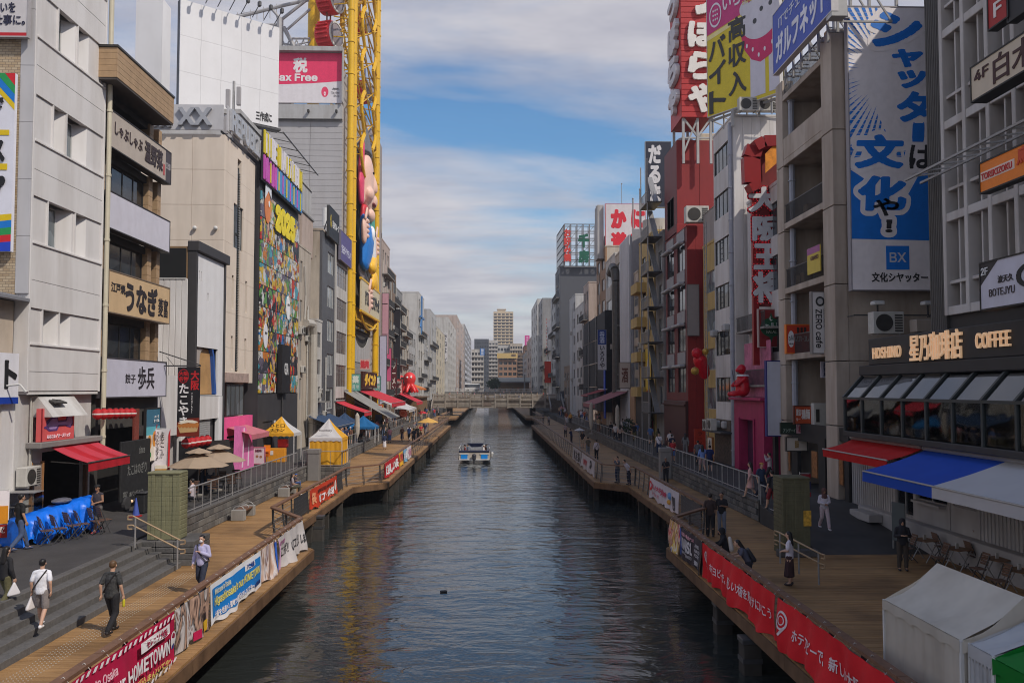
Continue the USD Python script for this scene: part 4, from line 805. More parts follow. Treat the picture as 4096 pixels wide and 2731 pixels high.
b=building('apartment_building','beige service building with white pipes right behind the mural building',f,68.5,75.0,19.5,sand,rows(5.5,19,4),[(0.06,0.3),(0.38,0.5)],win=(alu,glass_g),nv=3);clutter(b,f,70,75,3,15,4,1,0)
m=MB(f).path([(73.6,0.6,3),(73.6,0.6,12.2),(73.2,0.6,13.0),(71.8,0.3,13.0)],0.36,10);add(b,'exhaust_duct',m,M('duct_cream',(0.5,0.46,0.4),0.4,0.1,metal=0.2));m=MB(f);m.path([(72.0,0.12,18),(72.6,0.12,15.5),(72.2,0.12,13)],0.06);add(b,'hose',m,pipe_w)
b=building('apartment_building','low white rear house with a grey balcony below the beige service building',FL(-15.9),75.2,77.8,13.5,offwhite,rows(5.5,13,3),[(0.15,0.8)],win=(alu,glass_d),nv=2);clutter(b,FL(-15.9),75.3,77.7,3,10,2,3,1)
b=building('apartment_building','narrow dark grey building with large pale windows next to the yellow tower',FL(-16.0),78.0,84.3,22.3,grey_tile,rows(4.5,21.2,5,0.62),[(0.42,0.92)],win=(alu_w,glass_g),nv=3,side=sand);clutter(b,FL(-16.0),78.2,80,3,12,2,4)
b=building('apartment_building','white banded building with brown windows pressed against the yellow tower',FL(-15.9),84.5,91.2,22.8,offwhite,rows(3.2,20.5,5,0.66),[(0.08,0.95)],win=(alu,M('brown_window_pane',(0.1,0.07,0.06),0.15,0.4,1.0)),nv=3,nh=1)
sign('black_roof_sign','black roof sign with white characters on the dark grey building',FL(-15.8),79.0,84.0,22.0,24.9,0,0.25,(26,26,30),[('岩川グループ',0.32,0.96,0.36,0.62,(215,215,215),2),('♢',0.06,0.24,0.3,0.75,(215,190,60),2)],edge=(60,60,60))
sign('purple_roof_sign','purple blue roof sign with pale characters right beside the yellow tower',FL(-15.7),84.6,91.0,20.6,23.6,0,0.25,(88,78,130),[('宝石ダイヤモンド',0.06,0.95,0.25,0.55,(205,205,220),2)],edge=(120,115,130))
for i,(u,v)in enumerate(((1300,905),(1350,925))):
    p=onX(u,v,-18);t=thing('mobile_antenna',('left' if i==0 else 'right')+' white mobile phone antenna on the roof below the grey store wall','antenna',p);add(t,'panel',MB().tube(p,p+[0,0,2.0],0.28,10),alu_w);add(t,'mast',MB().tube(p-[0,0,2.0],p,0.08),steel)
t=thing('roof_house','pinkish boxy stair house on the roof of the beige service building','building',(-19,76,19.5));add(t,'wall',MB().box(-22,-16.8,73.0,77.6,19.5,23.0),pinkish);add(t,'roof',MB().box(-22.1,-16.7,72.9,77.7,23.0,23.15),roof_mat);add(t,'brace',MB().bar((-16.6,78,19.8),(-16.6,83,24.2),0.08),steel_d)

# --- department store block with its grey west wall
t=thing('discount_store','tall grey panelled store block behind the yellow tower with a pink tax free board','building',(-22,105,2.2));gp=M('grey_metal_panel',(0.42,0.405,0.405),0.45,0.06,0.6,grime=0.1)
W92=FWs(92.0);xr=onY(1370,600,92)[0];zt=onY(1300,486,92)[2]
add(t,'core',MB().box(-30,xr-0.02,92.06,121,2.2,zt+1.8),gp)
zz=20.0
k=0
while zz<zt-0.1:
    for x0,x1 in((-30,-24.9),(-24.9,-20.35),(-20.35,xr)):add(t,'panel',MB(W92).box(x0+0.02,x1-0.02,-0.06,0.02,zz+0.015,min(zz+0.652,zt)),gp)
    zz+=0.667
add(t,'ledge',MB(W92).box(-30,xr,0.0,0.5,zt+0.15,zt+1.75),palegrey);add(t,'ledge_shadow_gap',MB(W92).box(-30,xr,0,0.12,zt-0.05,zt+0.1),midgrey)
add(t,'front',MB(FL(-17.0)).box(92.06,121,-0.6,0,2.2,44),gp);add(t,'far_fin',MB(FL(-16.3)).box(119.6,122,-1.0,0.0,2.2,43.2),M('grey_brown_fin',(0.3,0.26,0.24),0.7,0.1))
for k in range(17):add(t,'fin_panel',MB(FWs(119.55)).box(-17.2,-16.3,0,0.06,3+2.35*k,5.32+2.35*k),M('grey_brown_fin'))
x0,x1=-25.4,xr;z0,z1=onY(1300,411,91.5)[2],onY(1300,212,91.5)[2]
crv=[(0,0.36),(0.3,0.37),(0.6,0.39),(1,0.44)]
g_flower=shapely.union_all([affinity.scale(Point(0.845+0.008*math.cos(q),0.185+0.03*math.sin(q)).buffer(0.006),1,2.6)for q in np.arange(5)*2*PI/5+0.3])
sign('tax_free_board','pink and white tax free billboard high on the grey store wall',FWs(91.9),x0,x1,z0,z1,0.0,0.3,(222,216,218),[('免',0.0,0.18,0.6,0.9,(228,222,222),5),('税',0.365,0.55,0.6,0.9,(228,222,222),5),('Tax Free',0.1,0.68,0.43,0.58,(228,222,222),5,False,'lat'),('Japan.',0.87,0.96,0.255,0.31,(90,85,85),1,False,'lat'),('Tax-free',0.86,0.96,0.18,0.235,(150,145,145),0,False,'lat'),('Shop',0.89,0.96,0.11,0.165,(150,145,145),0,False,'lat')],
     shapes=[((226,58,100),[(0,1),(1,1)]+crv[::-1]),((228,70,105),affinity.scale(Point(0.775,0.22).buffer(0.045),1,2.3)),((240,225,228),affinity.translate(g_flower,-0.07,0))])
t=thing('board_hood','grey metal hood along the top of the pink tax free billboard','canopy',(-20,91,z1));add(t,'hood',MB(FWs(91.9)).box(x0,x1+0.1,0,0.9,z1+0.05,z1+0.55),palegrey);add(t,'cheek',MB(FWs(91.9)).box(x1+0.01,x1+0.1,0,0.8,z0,z1+0.04),palegrey)
for k,x in enumerate((-24.0,-20.4,-17.3)):t2=thing('wall_floodlight',('leftmost','middle','rightmost')[k]+' dark floodlight on the ledge below the pink tax free board','lamp',(x,91,zt+0.8));add(t2,'head',MB(FWs(91.4)).bev(x-0.12,x+0.12,0,0.35,zt+0.75,zt+1.05,0.03),alu_d);add(t2,'arm',MB(FWs(91.4)).bar((x,0.0,zt+0.7),(x,0.3,zt+0.85),0.06),alu_d)

# --- yellow wheel tower
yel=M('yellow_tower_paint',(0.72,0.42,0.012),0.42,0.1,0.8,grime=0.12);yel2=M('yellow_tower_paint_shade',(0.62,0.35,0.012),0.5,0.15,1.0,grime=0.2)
t=thing('yellow_wheel_tower','tall yellow tubular ferris wheel tower in front of the grey store','tower',(-16,103,2.2));TX=-15.95
TOP=68.0
cols_=[(TX,92.6),(TX-0.2,95.9),(TX,113.4),(TX-0.3,116.6)]
for x,y in cols_:
    for k in range(9):add(t,'column',MB().tube((x,y,2.2+7.4*k),(x,y,2.2+7.4*(k+1)-0.02),0.36,14),yel,smooth=40)
    m=MB();[m.tube((x,y,h),(x,y,h+0.12),0.43,12)for h in np.arange(5.9,TOP,3.7)];add(t,'collar',m,yel,kind='stuff')
for(xa,ya),(xb,yb)in((cols_[0],cols_[1]),(cols_[2],cols_[3])):
    m=MB()
    for k,h in enumerate(np.arange(4,67,1.9)):m.tube((xa,ya,h),(xb,yb,h),0.09,6);m.tube((xa,ya,h if k%2 else h+1.9),(xb,yb,h+1.9 if k%2 else h),0.07,5)
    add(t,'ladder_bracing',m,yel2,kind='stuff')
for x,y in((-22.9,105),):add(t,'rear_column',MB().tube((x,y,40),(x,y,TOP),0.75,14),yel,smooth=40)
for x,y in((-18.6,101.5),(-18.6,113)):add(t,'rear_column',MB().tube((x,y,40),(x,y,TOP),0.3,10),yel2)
m=MB();r=random.Random(3)
for k,h in enumerate(np.arange(36,66,2.1)):
    for(xa,ya),(xb,yb)in(((TX,95.9),(TX,113.4)),((-18.6,101.5),(-18.6,113))):
        n=4
        for q in range(n):
            p0,p1=ya+(yb-ya)*q/n,ya+(yb-ya)*(q+1)/n;m.tube((xa,p0,h),(xb,p1,h),0.1,5);m.tube((xa,p0,h+(2.1 if(q+k)%2 else 0)),(xa,p1,h+(0 if(q+k)%2 else 2.1)),0.09,5);m.tube((xa,p0,h),(-18.6 if xa>-17 else-20.0,p0,h+r.uniform(-0.6,0.6)),0.08,5)
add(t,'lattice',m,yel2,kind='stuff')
for s in(-1,1):  # curving rails of the oblong wheel
    for off in(0.0,0.6):
        pts=[(TX+0.25,104.6+s*(3.0+off+2.6*abs(math.sin(q*1.3))),33.5+2.2*q)for q in np.arange(0,15,0.4)]
        m=MB().path(pts,0.17,7);add(t,'curved_rail',m,yel)
m=MB();[m.path([(TX+0.4,98+14*(0.5+0.5*math.cos(q)),17.2+4.5*0+2.4*math.sin(q))for q in np.linspace(PI,2*PI,12)],0.16)];add(t,'lower_loop',m,yel)
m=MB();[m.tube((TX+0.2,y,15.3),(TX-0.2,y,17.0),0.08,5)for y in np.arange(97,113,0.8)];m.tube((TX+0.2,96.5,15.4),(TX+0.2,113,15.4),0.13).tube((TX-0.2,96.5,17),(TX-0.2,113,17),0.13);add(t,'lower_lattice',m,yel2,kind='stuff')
add(t,'wheel_board',MB(FL(TX+0.5)).box(97.0,112.6,0,0.2,16.6,20.2),M('cream_board',(0.6,0.52,0.36),0.6));tb=text('きての帰り道てきやっせ',5);add(t,'board_lettering',MB(FL(TX+0.5)).poly(fit(tb,99.8,112.0,17.4,19.4),0.21,0.25),paint(60,60,62));add(t,'board_edge',MB(FL(TX+0.5)).box(96.8,112.8,-0.05,0.25,20.2,20.45).box(96.8,112.8,-0.05,0.25,16.35,16.6),yel)
shutter=M('fine_grey_shutter',(0.33,0.32,0.31),0.5,0.06,3)
add(t,'panel_arch',MB(FL(TX-0.6)).poly(sbox(97,10.6,113,14.2).difference(affinity.scale(Point(105,14.6).buffer(5),1.15,0.42)),0,0.1),palegrey)
for k in range(26):add(t,'shutter_slat',MB(FL(TX-0.65)).bev(97,113,0,0.08,6.6+0.155*k,6.6+0.155*(k+1)-0.012,0.01),shutter)
add(t,'backing',MB(FL(TX-0.8)).box(97,113,0,0.1,2.2,34),M('dark_backing',(0.06,0.055,0.05)))
window(t,FL(TX-0.6),98,112.5,14.6,16.2,0.1,alu_d,glass_d,nv=6)
# gondolas
gred=M('gondola_red',rgb(214,60,64),0.4,0.08,2,grime=0.15);ggl=M('gondola_glass',(0.25,0.22,0.24),0.15,0.1)
g0=thing('gondola','red ribbed drum shaped gondola hanging on the yellow tower','gondola',(0,0,0),group='gondolas on the yellow tower');m=MB()
m.lathe([(0,-1.1),(1.45,-1.1),(1.62,-0.9),(1.66,0.9),(1.55,1.1)],n=28,axis=0);add(g0,'drum',m,gred,smooth=40);add(g0,'glass_front',MB().lathe([(1.4,1.12),(0.7,1.28),(0,1.32)],n=24,axis=0),ggl,smooth=True);add(g0,'rim',MB().lathe([(1.4,1.05),(1.62,1.05),(1.62,1.18),(1.4,1.18)],n=28,axis=0),alu_w)
m=MB();[m.bev(-0.8,0.8,-0.25+1.62*math.sin(q)-0.1,0.25+1.62*math.sin(q)-0.1,1.62*math.cos(q)-0.06,1.62*math.cos(q)+0.1,0.05)for q in np.arange(-PI,PI,PI/9)];add(g0,'rib',m,gred,kind='stuff');add(g0,'hanger',MB().bar((0,-0.4,1.6),(0,-0.4,4.2),0.14).bar((0,0.4,1.6),(0,0.4,4.2),0.14),M('rust_brown',(0.2,0.08,0.04)))
gp_=[onY(1314,146,100),onY(1318,5,100),(-17.6,110,56.5),(-17.4,111,47.5),(-17.5,112,41.5)]
gl_=['red drum gondola just above the tax free billboard','red drum gondola cut by the top edge of the picture','red gondola seen edge on between the right hand columns at the very top','red gondola seen edge on between the right hand columns, middle one','red gondola seen edge on between the right hand columns, lowest one']
place(g0,gp_[0],-20);tag(g0,gl_[0])
for p,l,s in zip(gp_[1:],gl_[1:],(1,0.9,0.9,0.9)):copy(g0,p,-20,l,scale=s)
# grey truss joining the store roof and the tower
t=thing('roof_truss','grey tubular roof truss between the white billboard and the yellow tower','truss',(-28,104,44));gy=M('truss_grey',(0.4,0.39,0.39),0.5,0.1,2,grime=0.2)
P_=lambda u,v,y=100.0:onY(u,v,y)
for a,b_,rr in(((900,82),(1125,25),0.22),((1125,25),(1235,0),0.22),((1128,78),(1240,-10),0.2),((1120,75),(1120,215),0.42),((960,105),(1122,100),0.2),((1085,35),(1120,75),0.16),((1135,110),(1180,195),0.25),((1150,118),(1240,38),0.16),((1160,155),(1240,155),0.14),((1130,175),(1240,190),0.12),((1135,190),(1240,168),0.1)):add(t,'tube',MB().tube(P_(*a),P_(*b_),rr,8),gy)
m=MB();[m.tube(P_(u,92-(u-900)*0.1),P_(u,62-(u-900)*0.22),0.05,4)for u in range(950,1120,26)];m.tube(P_(945,60),P_(1115,25),0.05,4);add(t,'guard_rail',m,gy);add(t,'lattice',MB().path([P_(u,190 if k%2 else 160)for k,u in enumerate(range(1130,1245,14))],0.08,5),gy)
add(t,'roof_beam',MB().box(-30,P_(1170,200)[0],99,101,41.8,44.0),gy)

# generic smiling fisherman sculpture on the tower, facing the canal
def hull(*pr):
    """Rounded solid round balls (centre, radii)."""
    pts=[]
    s=trimesh.creation.icosphere(1).vertices
    for c,r_ in pr:pts.append(np.array(c)+s*np.array(r_))
    return manifold3d.Manifold.hull_points(np.vstack(pts))
t=thing('fisherman_sculpture','giant painted relief sculpture of a smiling fisherman holding fish on the yellow tower','sculpture',(TX+0.8,104,22));fr0=FL(TX-0.35)
sk_=M('sculpture_skin',rgb(228,188,170),0.5,0.06);SX=101.9
def sc(nm,mat,*pr,rf=0.5):
    mm=manifold3d.Manifold()
    for h in pr:mm+=hull(*h)
    mm=mm.refine_to_length(rf);q=trimesh.Trimesh(mm.to_mesh().vert_properties[:,:3],mm.to_mesh().tri_verts);trimesh.smoothing.filter_taubin(q,iterations=12)
    q.vertices*=[1,0.56,1];[add(t,nm,MB(fr0).tm(b_),mat,smooth=True)for b_ in q.split(only_watertight=False)]
sc('head',sk_,[((104,0.8,34.5),(2.6,1.6,2.6)),((104.5,0.8,31.5),(2.6,1.5,1.8))],[((105.4,2.2,33.0),(0.7,0.9,0.8)),((105.2,1.8,34.2),(0.5,0.7,0.6))],[((103.0,1.6,31.7),(1.1,1.3,1.0))],[((106.4,1.6,31.5),(1.0,1.2,1.0))],[((105.0,1.5,29.4),(1.2,1.1,0.9))])
sc('ear',sk_,[((101.4,0.6,33.0),(0.5,0.4,1.2)),((101.5,0.7,30.8),(0.7,0.5,0.7))])
sc('hat',M('sculpture_hat',(0.13,0.125,0.13),0.35),[((104.3,0.5,40.2),(0.5,0.5,0.4)),((104.0,0.6,37.0),(2.2,1.5,0.4))]);sc('head_cloth',M('sculpture_pink',rgb(222,70,105),0.5,0.2,4),[((101.3,0.5,37.5),(0.6,0.6,0.8)),((100.8,0.4,32.5),(1.0,0.7,1.2)),((101.2,0.5,30.5),(0.8,0.6,0.6))])
sc('robe',M('sculpture_teal',rgb(70,160,140),0.5,0.1),[((107.0,0.6,30),(2.4,1.2,1.2)),((109.0,0.6,24.5),(2.2,1.2,1.4)),((105,0.4,24),(2.4,1.0,1.4))]);sc('collar',M('sculpture_red',rgb(205,50,60),0.5),[((102.2,0.9,29.6),(1.3,0.9,0.6)),((101.5,0.8,28.2),(0.8,0.7,0.7))])
sc('blue_fish',M('sculpture_blue',rgb(40,120,200),0.4,0.1),[((100.6,1.2,28.0),(0.9,0.8,0.7)),((102.2,1.6,25.5),(2.2,1.4,2.2)),((101.8,1.2,22.8),(1.9,1.1,1.0))]);sc('fish_belly',M('sculpture_white',rgb(228,225,225),0.45),[((104.4,2.0,26.5),(0.9,0.9,1.5)),((104.8,2.0,24.0),(0.9,0.9,0.9))])
sc('gold_fish',M('sculpture_yellow',rgb(240,185,50),0.4),[((103.2,2.4,22.4),(1.5,1.0,0.8)),((105.4,2.2,23.6),(0.9,0.9,0.9))],[((104.2,2.2,20.6),(0.8,0.8,0.9))],[((110.6,1.0,21.6),(1.6,1.0,1.5))]);sc('grey_base',M('sculpture_grey',(0.22,0.2,0.22),0.5),[((105,0.4,20.5),(2.4,0.8,1.2)),((108,0.5,19.6),(2.6,0.8,1.0)),((102,0.3,22),(1.6,0.6,1.0))])
for ca,cb,nm in((99.4,26.8,'left'),(108.4,26.2,'right'),(103.0,18.6,'low')):
    pr=[[((ca,1.6,cb),(0.8,0.6,1.2)),((ca+0.2,1.6,cb-1.2),(0.7,0.6,0.8))]]
    for q in range(4):pr.append([((ca+0.35,2.1,cb+0.9-0.62*q),(0.3,0.32,0.28)),((ca+1.35,2.2,cb+0.95-0.6*q),(0.28,0.3,0.26))])
    pr.append([((ca-0.3,2.0,cb+1.1),(0.32,0.32,0.3)),((ca+0.1,2.2,cb+2.2),(0.26,0.28,0.3))]);sc('hand',sk_,*pr,rf=0.3)
add(t,'eye',MB(fr0).ball((104.1,1.3,34.6),0.28,2,(1.6,0.6,0.5)).ball((106.1,1.08,34.5),0.28,2,(1.3,0.6,0.5)),paint(30,28,28));add(t,'mouth',MB(fr0).ball((105.3,1.14,30.8),0.5,2,(2.0,0.7,0.55)),paint(110,40,40));add(t,'fish_eye',MB(fr0).ball((102.2,1.55,26.4),0.62,2,(0.9,0.5,1.4)),paint(235,235,235));add(t,'fish_pupil',MB(fr0).ball((102.6,1.8,26.5),0.24,2,(0.8,0.5,1.4)),paint(30,60,90))

# --- white roof billboard
bl=onY(715,427,60.0);br_=onZ(1113,512,bl[2])
o=np.array([bl[0],bl[1],0]);A=np.array([br_[0]-bl[0],br_[1]-bl[1],0]);Lb=np.linalg.norm(A);A/=Lb;Nn=np.array([A[1],-A[0],0]);fb=(o,A,Nn)
bz0=min(bl[2],br_[2]);bz1=onY(718,-5,60.0)[2]
t=thing('white_billboard','large blank white roof billboard with small black characters at its lower right corner','billboard',o+[0,0,bz0]);bm=M('billboard_white',(0.66,0.65,0.655),0.55,0.05,0.5,grime=0.06)
for k in range(5):
    for j in range(3):add(t,'panel',MB(fb).box(Lb*k/5+0.006,Lb*(k+1)/5-0.006,-0.1,0,bz0+(bz1-bz0)*j/3+0.006,bz0+(bz1-bz0)*(j+1)/3-0.006),bm)
add(t,'lettering',MB(fb).poly(fit(text('三作成に',5),Lb*0.76,Lb*0.93,bz0+0.25,bz0+1.0),0.003,0.02),paint(40,38,42));add(t,'frame',MB(fb).box(0,Lb,-0.6,-0.11,bz0-0.02,bz1),steel_d);add(t,'walkway',MB(fb).box(-0.2,Lb,-0.3,0.5,bz0-0.35,bz0-0.2),steel_d)
for k in range(8):a=Lb*(0.12+0.118*k);add(t,'lamp_arm',MB(fb).path([(a,0.0,bz1+0.2),(a,1.3,bz1+0.7)],0.035,5).bev(a-0.12,a+0.12,1.2,1.5,bz1+0.55,bz1+0.95,0.05),steel_d);
for k in(1,2,3,4):add(t,'support',MB(fb).bar((Lb*k/5,-0.6,bz0-4),(Lb*k/5,-0.4,bz0+2),0.25),steel_d)
pl=onY(545,10,66);pr_=onY(652,60,70)
t=thing('white_pylon','slender blank white sign pylon against the sky left of the billboard','billboard',(pl[0],66,20));zb=onY(545,345,66)[2];zt_=onY(545,-8,66)[2]
add(t,'front',MB(FWs(66)).box(pl[0],pl[0]+2.1,-0.6,0,zb-3,zt_),bm);add(t,'side',MB().raw([(pl[0]+2.11,66,zb-3),(pl[0]+2.4,67,zb-3),(pl[0]+2.4,67,zt_-0.4),(pl[0]+2.11,66,zt_)],[[0,1,2],[0,2,3]]),bm)
t=thing('roof_block','pale roof structure carrying the white billboard behind the beige building','building',(-22,62,2));add(t,'wall',MB().box(-30,-17.5,57.0,80,2.2,bz0-1.5),palegrey);add(t,'parapet',MB().box(-30.1,-17.4,56.9,80,bz0-1.5,bz0-1.2),palegrey)
p=onY(935,400,52.5);t=thing('cellular_antenna','cluster of grey mobile phone antenna panels on the beige building roof','antenna',p);add(t,'mast',MB().tube(p-[0,0,3],p+[0,0,1.2],0.08),steel)
for dx,dy,dz in((-0.3,-0.2,0),(0.35,-0.1,0.2),(-0.5,0.1,-1.6),(0.25,0.2,-1.7)):add(t,'panel',MB().bev(p[0]+dx-0.13,p[0]+dx+0.13,p[1]+dy-0.1,p[1]+dy+0.1,p[2]+dz-0.6,p[2]+dz+0.6,0.03),M('antenna_grey',(0.36,0.34,0.34),0.6))

# --- shops at the foot of the tower
redc=M('red_shop_awning',rgb(214,60,74),0.75,0.12,0.8,trans=0.25);grc=M('grey_shop_awning',(0.34,0.33,0.31),0.8,0.15,0.8,grime=0.2,trans=0.2)
a=awning('red_awning','broad red awning at the foot of the yellow tower',FL(-16.0),98.5,114,0,7.2,4.2,5.6,0.5,[redc],1,None);a=awning('grey_awning','long grey awning left of the broad red awning below the yellow tower',FL(-16.0),89.5,98.0,0,7.1,5.2,4.1,0.1,[grc],1);a=awning('red_awning','narrow red awning half hidden behind the long grey awning',FL(-15.9),84.5,89.5,0,6.0,3.0,4.9,0.4,[redc],1)
tl=(105,165,155)
for(u0,u1,v0,v1,lab)in((1407,1443,1497,1562,'left teal green pharmacy sign below the yellow tower'),(1497,1524,1505,1561,'right teal green pharmacy sign below the yellow tower')):
    q=onY(u0,v0,96 if u0<1450 else 113);q1=onY(u1,v1,96 if u0<1450 else 113);sign('pharmacy_sign',lab,FWs(q[1]),q[0],q1[0],q1[2],q[2],0.3,0.5,tl,[('薬',0.15,0.85,0.45,0.92,(215,225,220),6),('药 약',0.15,0.85,0.1,0.36,(200,215,210),3)],edge=(70,110,105))
q=onY(1446,1502,104);q1=onY(1492,1560,104);sign('yellow_shop_sign','dark shop sign with fat yellow characters between the two teal pharmacy signs',FL(-15.6),99,111,7.4,9.4,0,0.3,(70,35,25),[('ダイコク',0.1,0.9,0.12,0.9,(235,195,70),9)])
q=onX(1425,1465,-15.4);sign('small_red_sign','small red character sign above the yellow shop sign',FWs(98),-15.5,-14.4,9.6,10.8,0,0.2,(215,170,165),[('焼肉',0.05,0.95,0.1,0.9,(205,60,70),6)])
sign('ticket_sign','red and white ticket sign on a yellow kiosk below the broad red awning',FWs(97),onY(1498,1620,97)[0],onY(1532,1620,97)[0],onY(1500,1632,97)[2],onY(1500,1618,97)[2],0,0.15,(200,50,55),[('TICKET',0.08,0.92,0.25,0.75,(230,225,220),3,False,'lat')],edge=(200,160,40))
q=onY(1515,1660,97.3);t=thing('ticket_kiosk','yellow ticket booth with posters on the left promenade','kiosk',(q[0],97.5,2.2));add(t,'booth',MB().bev(q[0]-0.5,q[0]+0.55,97.2,98.2,2.2,4.7,0.04),M('kiosk_yellow',rgb(205,160,50),0.6));add(t,'poster',MB(FWs(97.18)).box(q[0]-0.4,q[0]+0.4,0,0.02,3.2,4.3),M('poster_blue',rgb(120,140,180),0.5,0.5,12));add(t,'roof',MB().bev(q[0]-0.6,q[0]+0.65,97.0,98.3,4.7,4.85,0.03),M('kiosk_yellow'))

# --- houses between the tower and the foot bridge, then beyond it
XB=FL(-16.3)
def far_house(label,a0,a1,ztop,mat,n,cols,fr=XB,win=(alu,glass_d),nv=1,clut=2,seed=0,balc=0,z0=5.2,side=None,par=0.5,group=None,h0=2.2):
    b=building('apartment_building',label,fr,a0,a1,ztop,mat,rows(z0,ztop-0.6,n),cols,win=win,nv=nv,side=side,depth=12,h0=h0)
    if clut:clutter(b,fr,a0,a1,3,ztop-1,clut,seed,balc)
    return b
far_house('pinkish beige flat with a water tank just past the yellow tower',122.5,132,29.5,pinkish,7,[(0.1,0.25),(0.4,0.55),(0.7,0.9)],seed=11,clut=5,balc=5)
t=thing('water_tank','small cream rooftop water tank on the pinkish flat past the yellow tower','tank',(-19,126,29.5));add(t,'tank',MB().bev(-18.6,-16.8,124.5,126.4,31.2,33.6,0.1),cream);add(t,'frame',MB().box(-18.6,-18.5,124.5,124.6,29.5,31.2).box(-16.9,-16.8,124.5,124.6,29.5,31.2).box(-16.9,-16.8,126.3,126.4,29.5,31.2),steel_d)
far_house('narrow brown grey flat covered with hanging signs before the footbridge',132.2,141,26.5,brownish,6,[(0.1,0.4),(0.55,0.9)],seed=12,clut=4,balc=4,side=pinkish)
far_house('grey flat with stacked steel balconies before the footbridge',141.2,151,24.5,midgrey,6,[(0.1,0.45),(0.6,0.9)],seed=13,clut=4,balc=6)
far_house('light flat with terracotta eaves before the footbridge',151.2,163,22.6,sand,5,[(0.08,0.3),(0.4,0.6),(0.7,0.92)],seed=14,clut=4,balc=3)
far_house('pale house beside the left end of the footbridge',163.2,178,19,palegrey,4,[(0.08,0.3),(0.4,0.6),(0.7,0.92)],seed=15,clut=3)
for(a,z0,z1,col,lab,tx)in((123.0,12.5,21.5,(196,150,162),'tall pale pink hanging sign past the yellow tower',''),(126.5,8.5,13.5,(205,90,130),'pink poster board on the pinkish flat',''),(134.0,6.2,12.2,(95,38,42),'dark red hanging sign on the brown grey flat','ラーメン'),(138.0,9.0,20.5,(42,40,46),'long black scaffold framed sign on the brown grey flat',''),(143.0,6.0,9.0,(200,60,60),'short red sign on the grey flat','串'),(120.7,4.0,15.0,(182,180,200),'tall lavender banner strip by the right column of the tower','')):
    w=0.95;sign('hanging_sign',lab,FWs(a),-16.2,-16.2+w,z0,z1,0,0.3,col,[(tx,0.2,0.8,0.1,0.9,(225,215,205),4,True)]if tx else(),edge=(60,58,58))
# octopus models and orange awning of the takoyaki place by the bridge
octr=M('octopus_red',rgb(222,62,62),0.35,0.08)
for(u,v,s,lab)in((1600,1522,1.0,'round red octopus head model on the corner shop near the footbridge'),(1638,1514,1.15,'big red octopus model with dangling arms near the footbridge')):
    c=onY(u,v,150 if u<1620 else 146);t=thing('octopus_model',lab,'sculpture',c);q=manifold3d.Manifold();q+=hull((c,(s,s,s*1.05)),(c-[0,0,s*0.8],(s*0.75,s*0.75,s*0.5)))
    if u>1620:
        for k in range(6):an=k*PI/3+0.3;q+=hull((c+np.array([math.cos(an)*s*0.5,math.sin(an)*s*0.5,-s]),(0.4,0.4,0.4)),(c+np.array([math.cos(an)*s*1.2,math.sin(an)*s*1.2,-s*1.9]),(0.25,0.25,0.3)))
    else:q+=hull((c+[0.2,-s*0.8,-s*0.4],(0.5,0.5,0.4)),(c+[0.3,-s*1.3,-s*0.5],(0.4,0.4,0.3)))
    q=q.refine_to_length(0.5);q=trimesh.Trimesh(q.to_mesh().vert_properties[:,:3],q.to_mesh().tri_verts);trimesh.smoothing.filter_taubin(q,iterations=8);add(t,'body',MB().tm(q),octr,smooth=True)
    add(t,'eye',MB().ball(c+[0.35,-s*0.85,0.2],0.2,1).ball(c+[-0.3,-s*0.9,0.2],0.2,1),paint(240,240,235))
orc=M('orange_awning_cloth',rgb(228,130,50),0.7,0.1,trans=0.2)
awning('orange_awning','orange awning under the octopus models near the footbridge',FL(-16.2),150,166,0,8.6,3.2,7.4,0.3,[orc]);awning('red_awning','red awning of the stall below the octopus models',FL(-16.0),138,150,0,6.8,3.6,5.1,0.5,[redc]);t=thing('timber_stall','brown timber stall front left of the footbridge','stall',(-14.5,165,2.2));add(t,'front',MB(FL(-13.6)).box(155,176,-2.6,0,2.2,5.6),M('stall_timber',(0.2,0.12,0.06),0.7,0.3,3));add(t,'roof',MB(FL(-13.3)).box(154.8,176.2,-2.9,0.2,5.6,5.8),fascia_wood)

# beyond the footbridge
f2=FL(-16.8)
far_house('white flat with a blue steel stair beyond the footbridge',190,206,29.5,offwhite,6,[(0.08,0.25),(0.45,0.6)],f2,seed=21,clut=4,balc=2);m=MB(f2);m.bar((193,0.5,20),(193,0.5,29),0.4).bar((190,0.5,24),(199,0.5,24),0.4).bar((190,0.5,21.5),(193,0.5,24),0.3);t=thing('blue_stair_frame','blue steel frame on the white flat beyond the footbridge','frame',(-16,193,20));add(t,'bar',m,M('blue_steel',(0.08,0.2,0.42),0.5))
far_house('brick topped low white house beyond the footbridge',206.5,222,21.5,palegrey,5,[(0.1,0.3),(0.4,0.6),(0.7,0.9)],f2,seed=22,clut=5,balc=2,side=pinkish)
far_house('pale grey flat with small windows beyond the footbridge',226,252,29,palegrey,7,[(0.06,0.16),(0.3,0.4),(0.55,0.65),(0.8,0.9)],f2,seed=23,clut=4,balc=2)
far_house('cream slab building with a dark roof edge beyond the footbridge',252.5,298,26.5,cream,7,[(0.1,0.2),(0.4,0.5),(0.7,0.8)],f2,seed=24,clut=3,side=offwhite)
far_house('white flat with vertical black characters far along the left bank',320,395,35,offwhite,9,[(0.08,0.16),(0.3,0.38),(0.55,0.63),(0.8,0.88)],f2,seed=25,clut=2)
sign('vertical_lettering','vertical black characters on a white flat far along the left bank',FWs(319.5),-18.6,-16.9,18,29,0,0.1,(205,200,198),[('かねよし',0.15,0.85,0.04,0.96,(50,48,50),4,True)])
far_house('tall pinkish brown slab far along the left bank',400,515,43,pinkish,10,[(0.1,0.2),(0.5,0.6),(0.8,0.9)],f2,seed=26,clut=0)
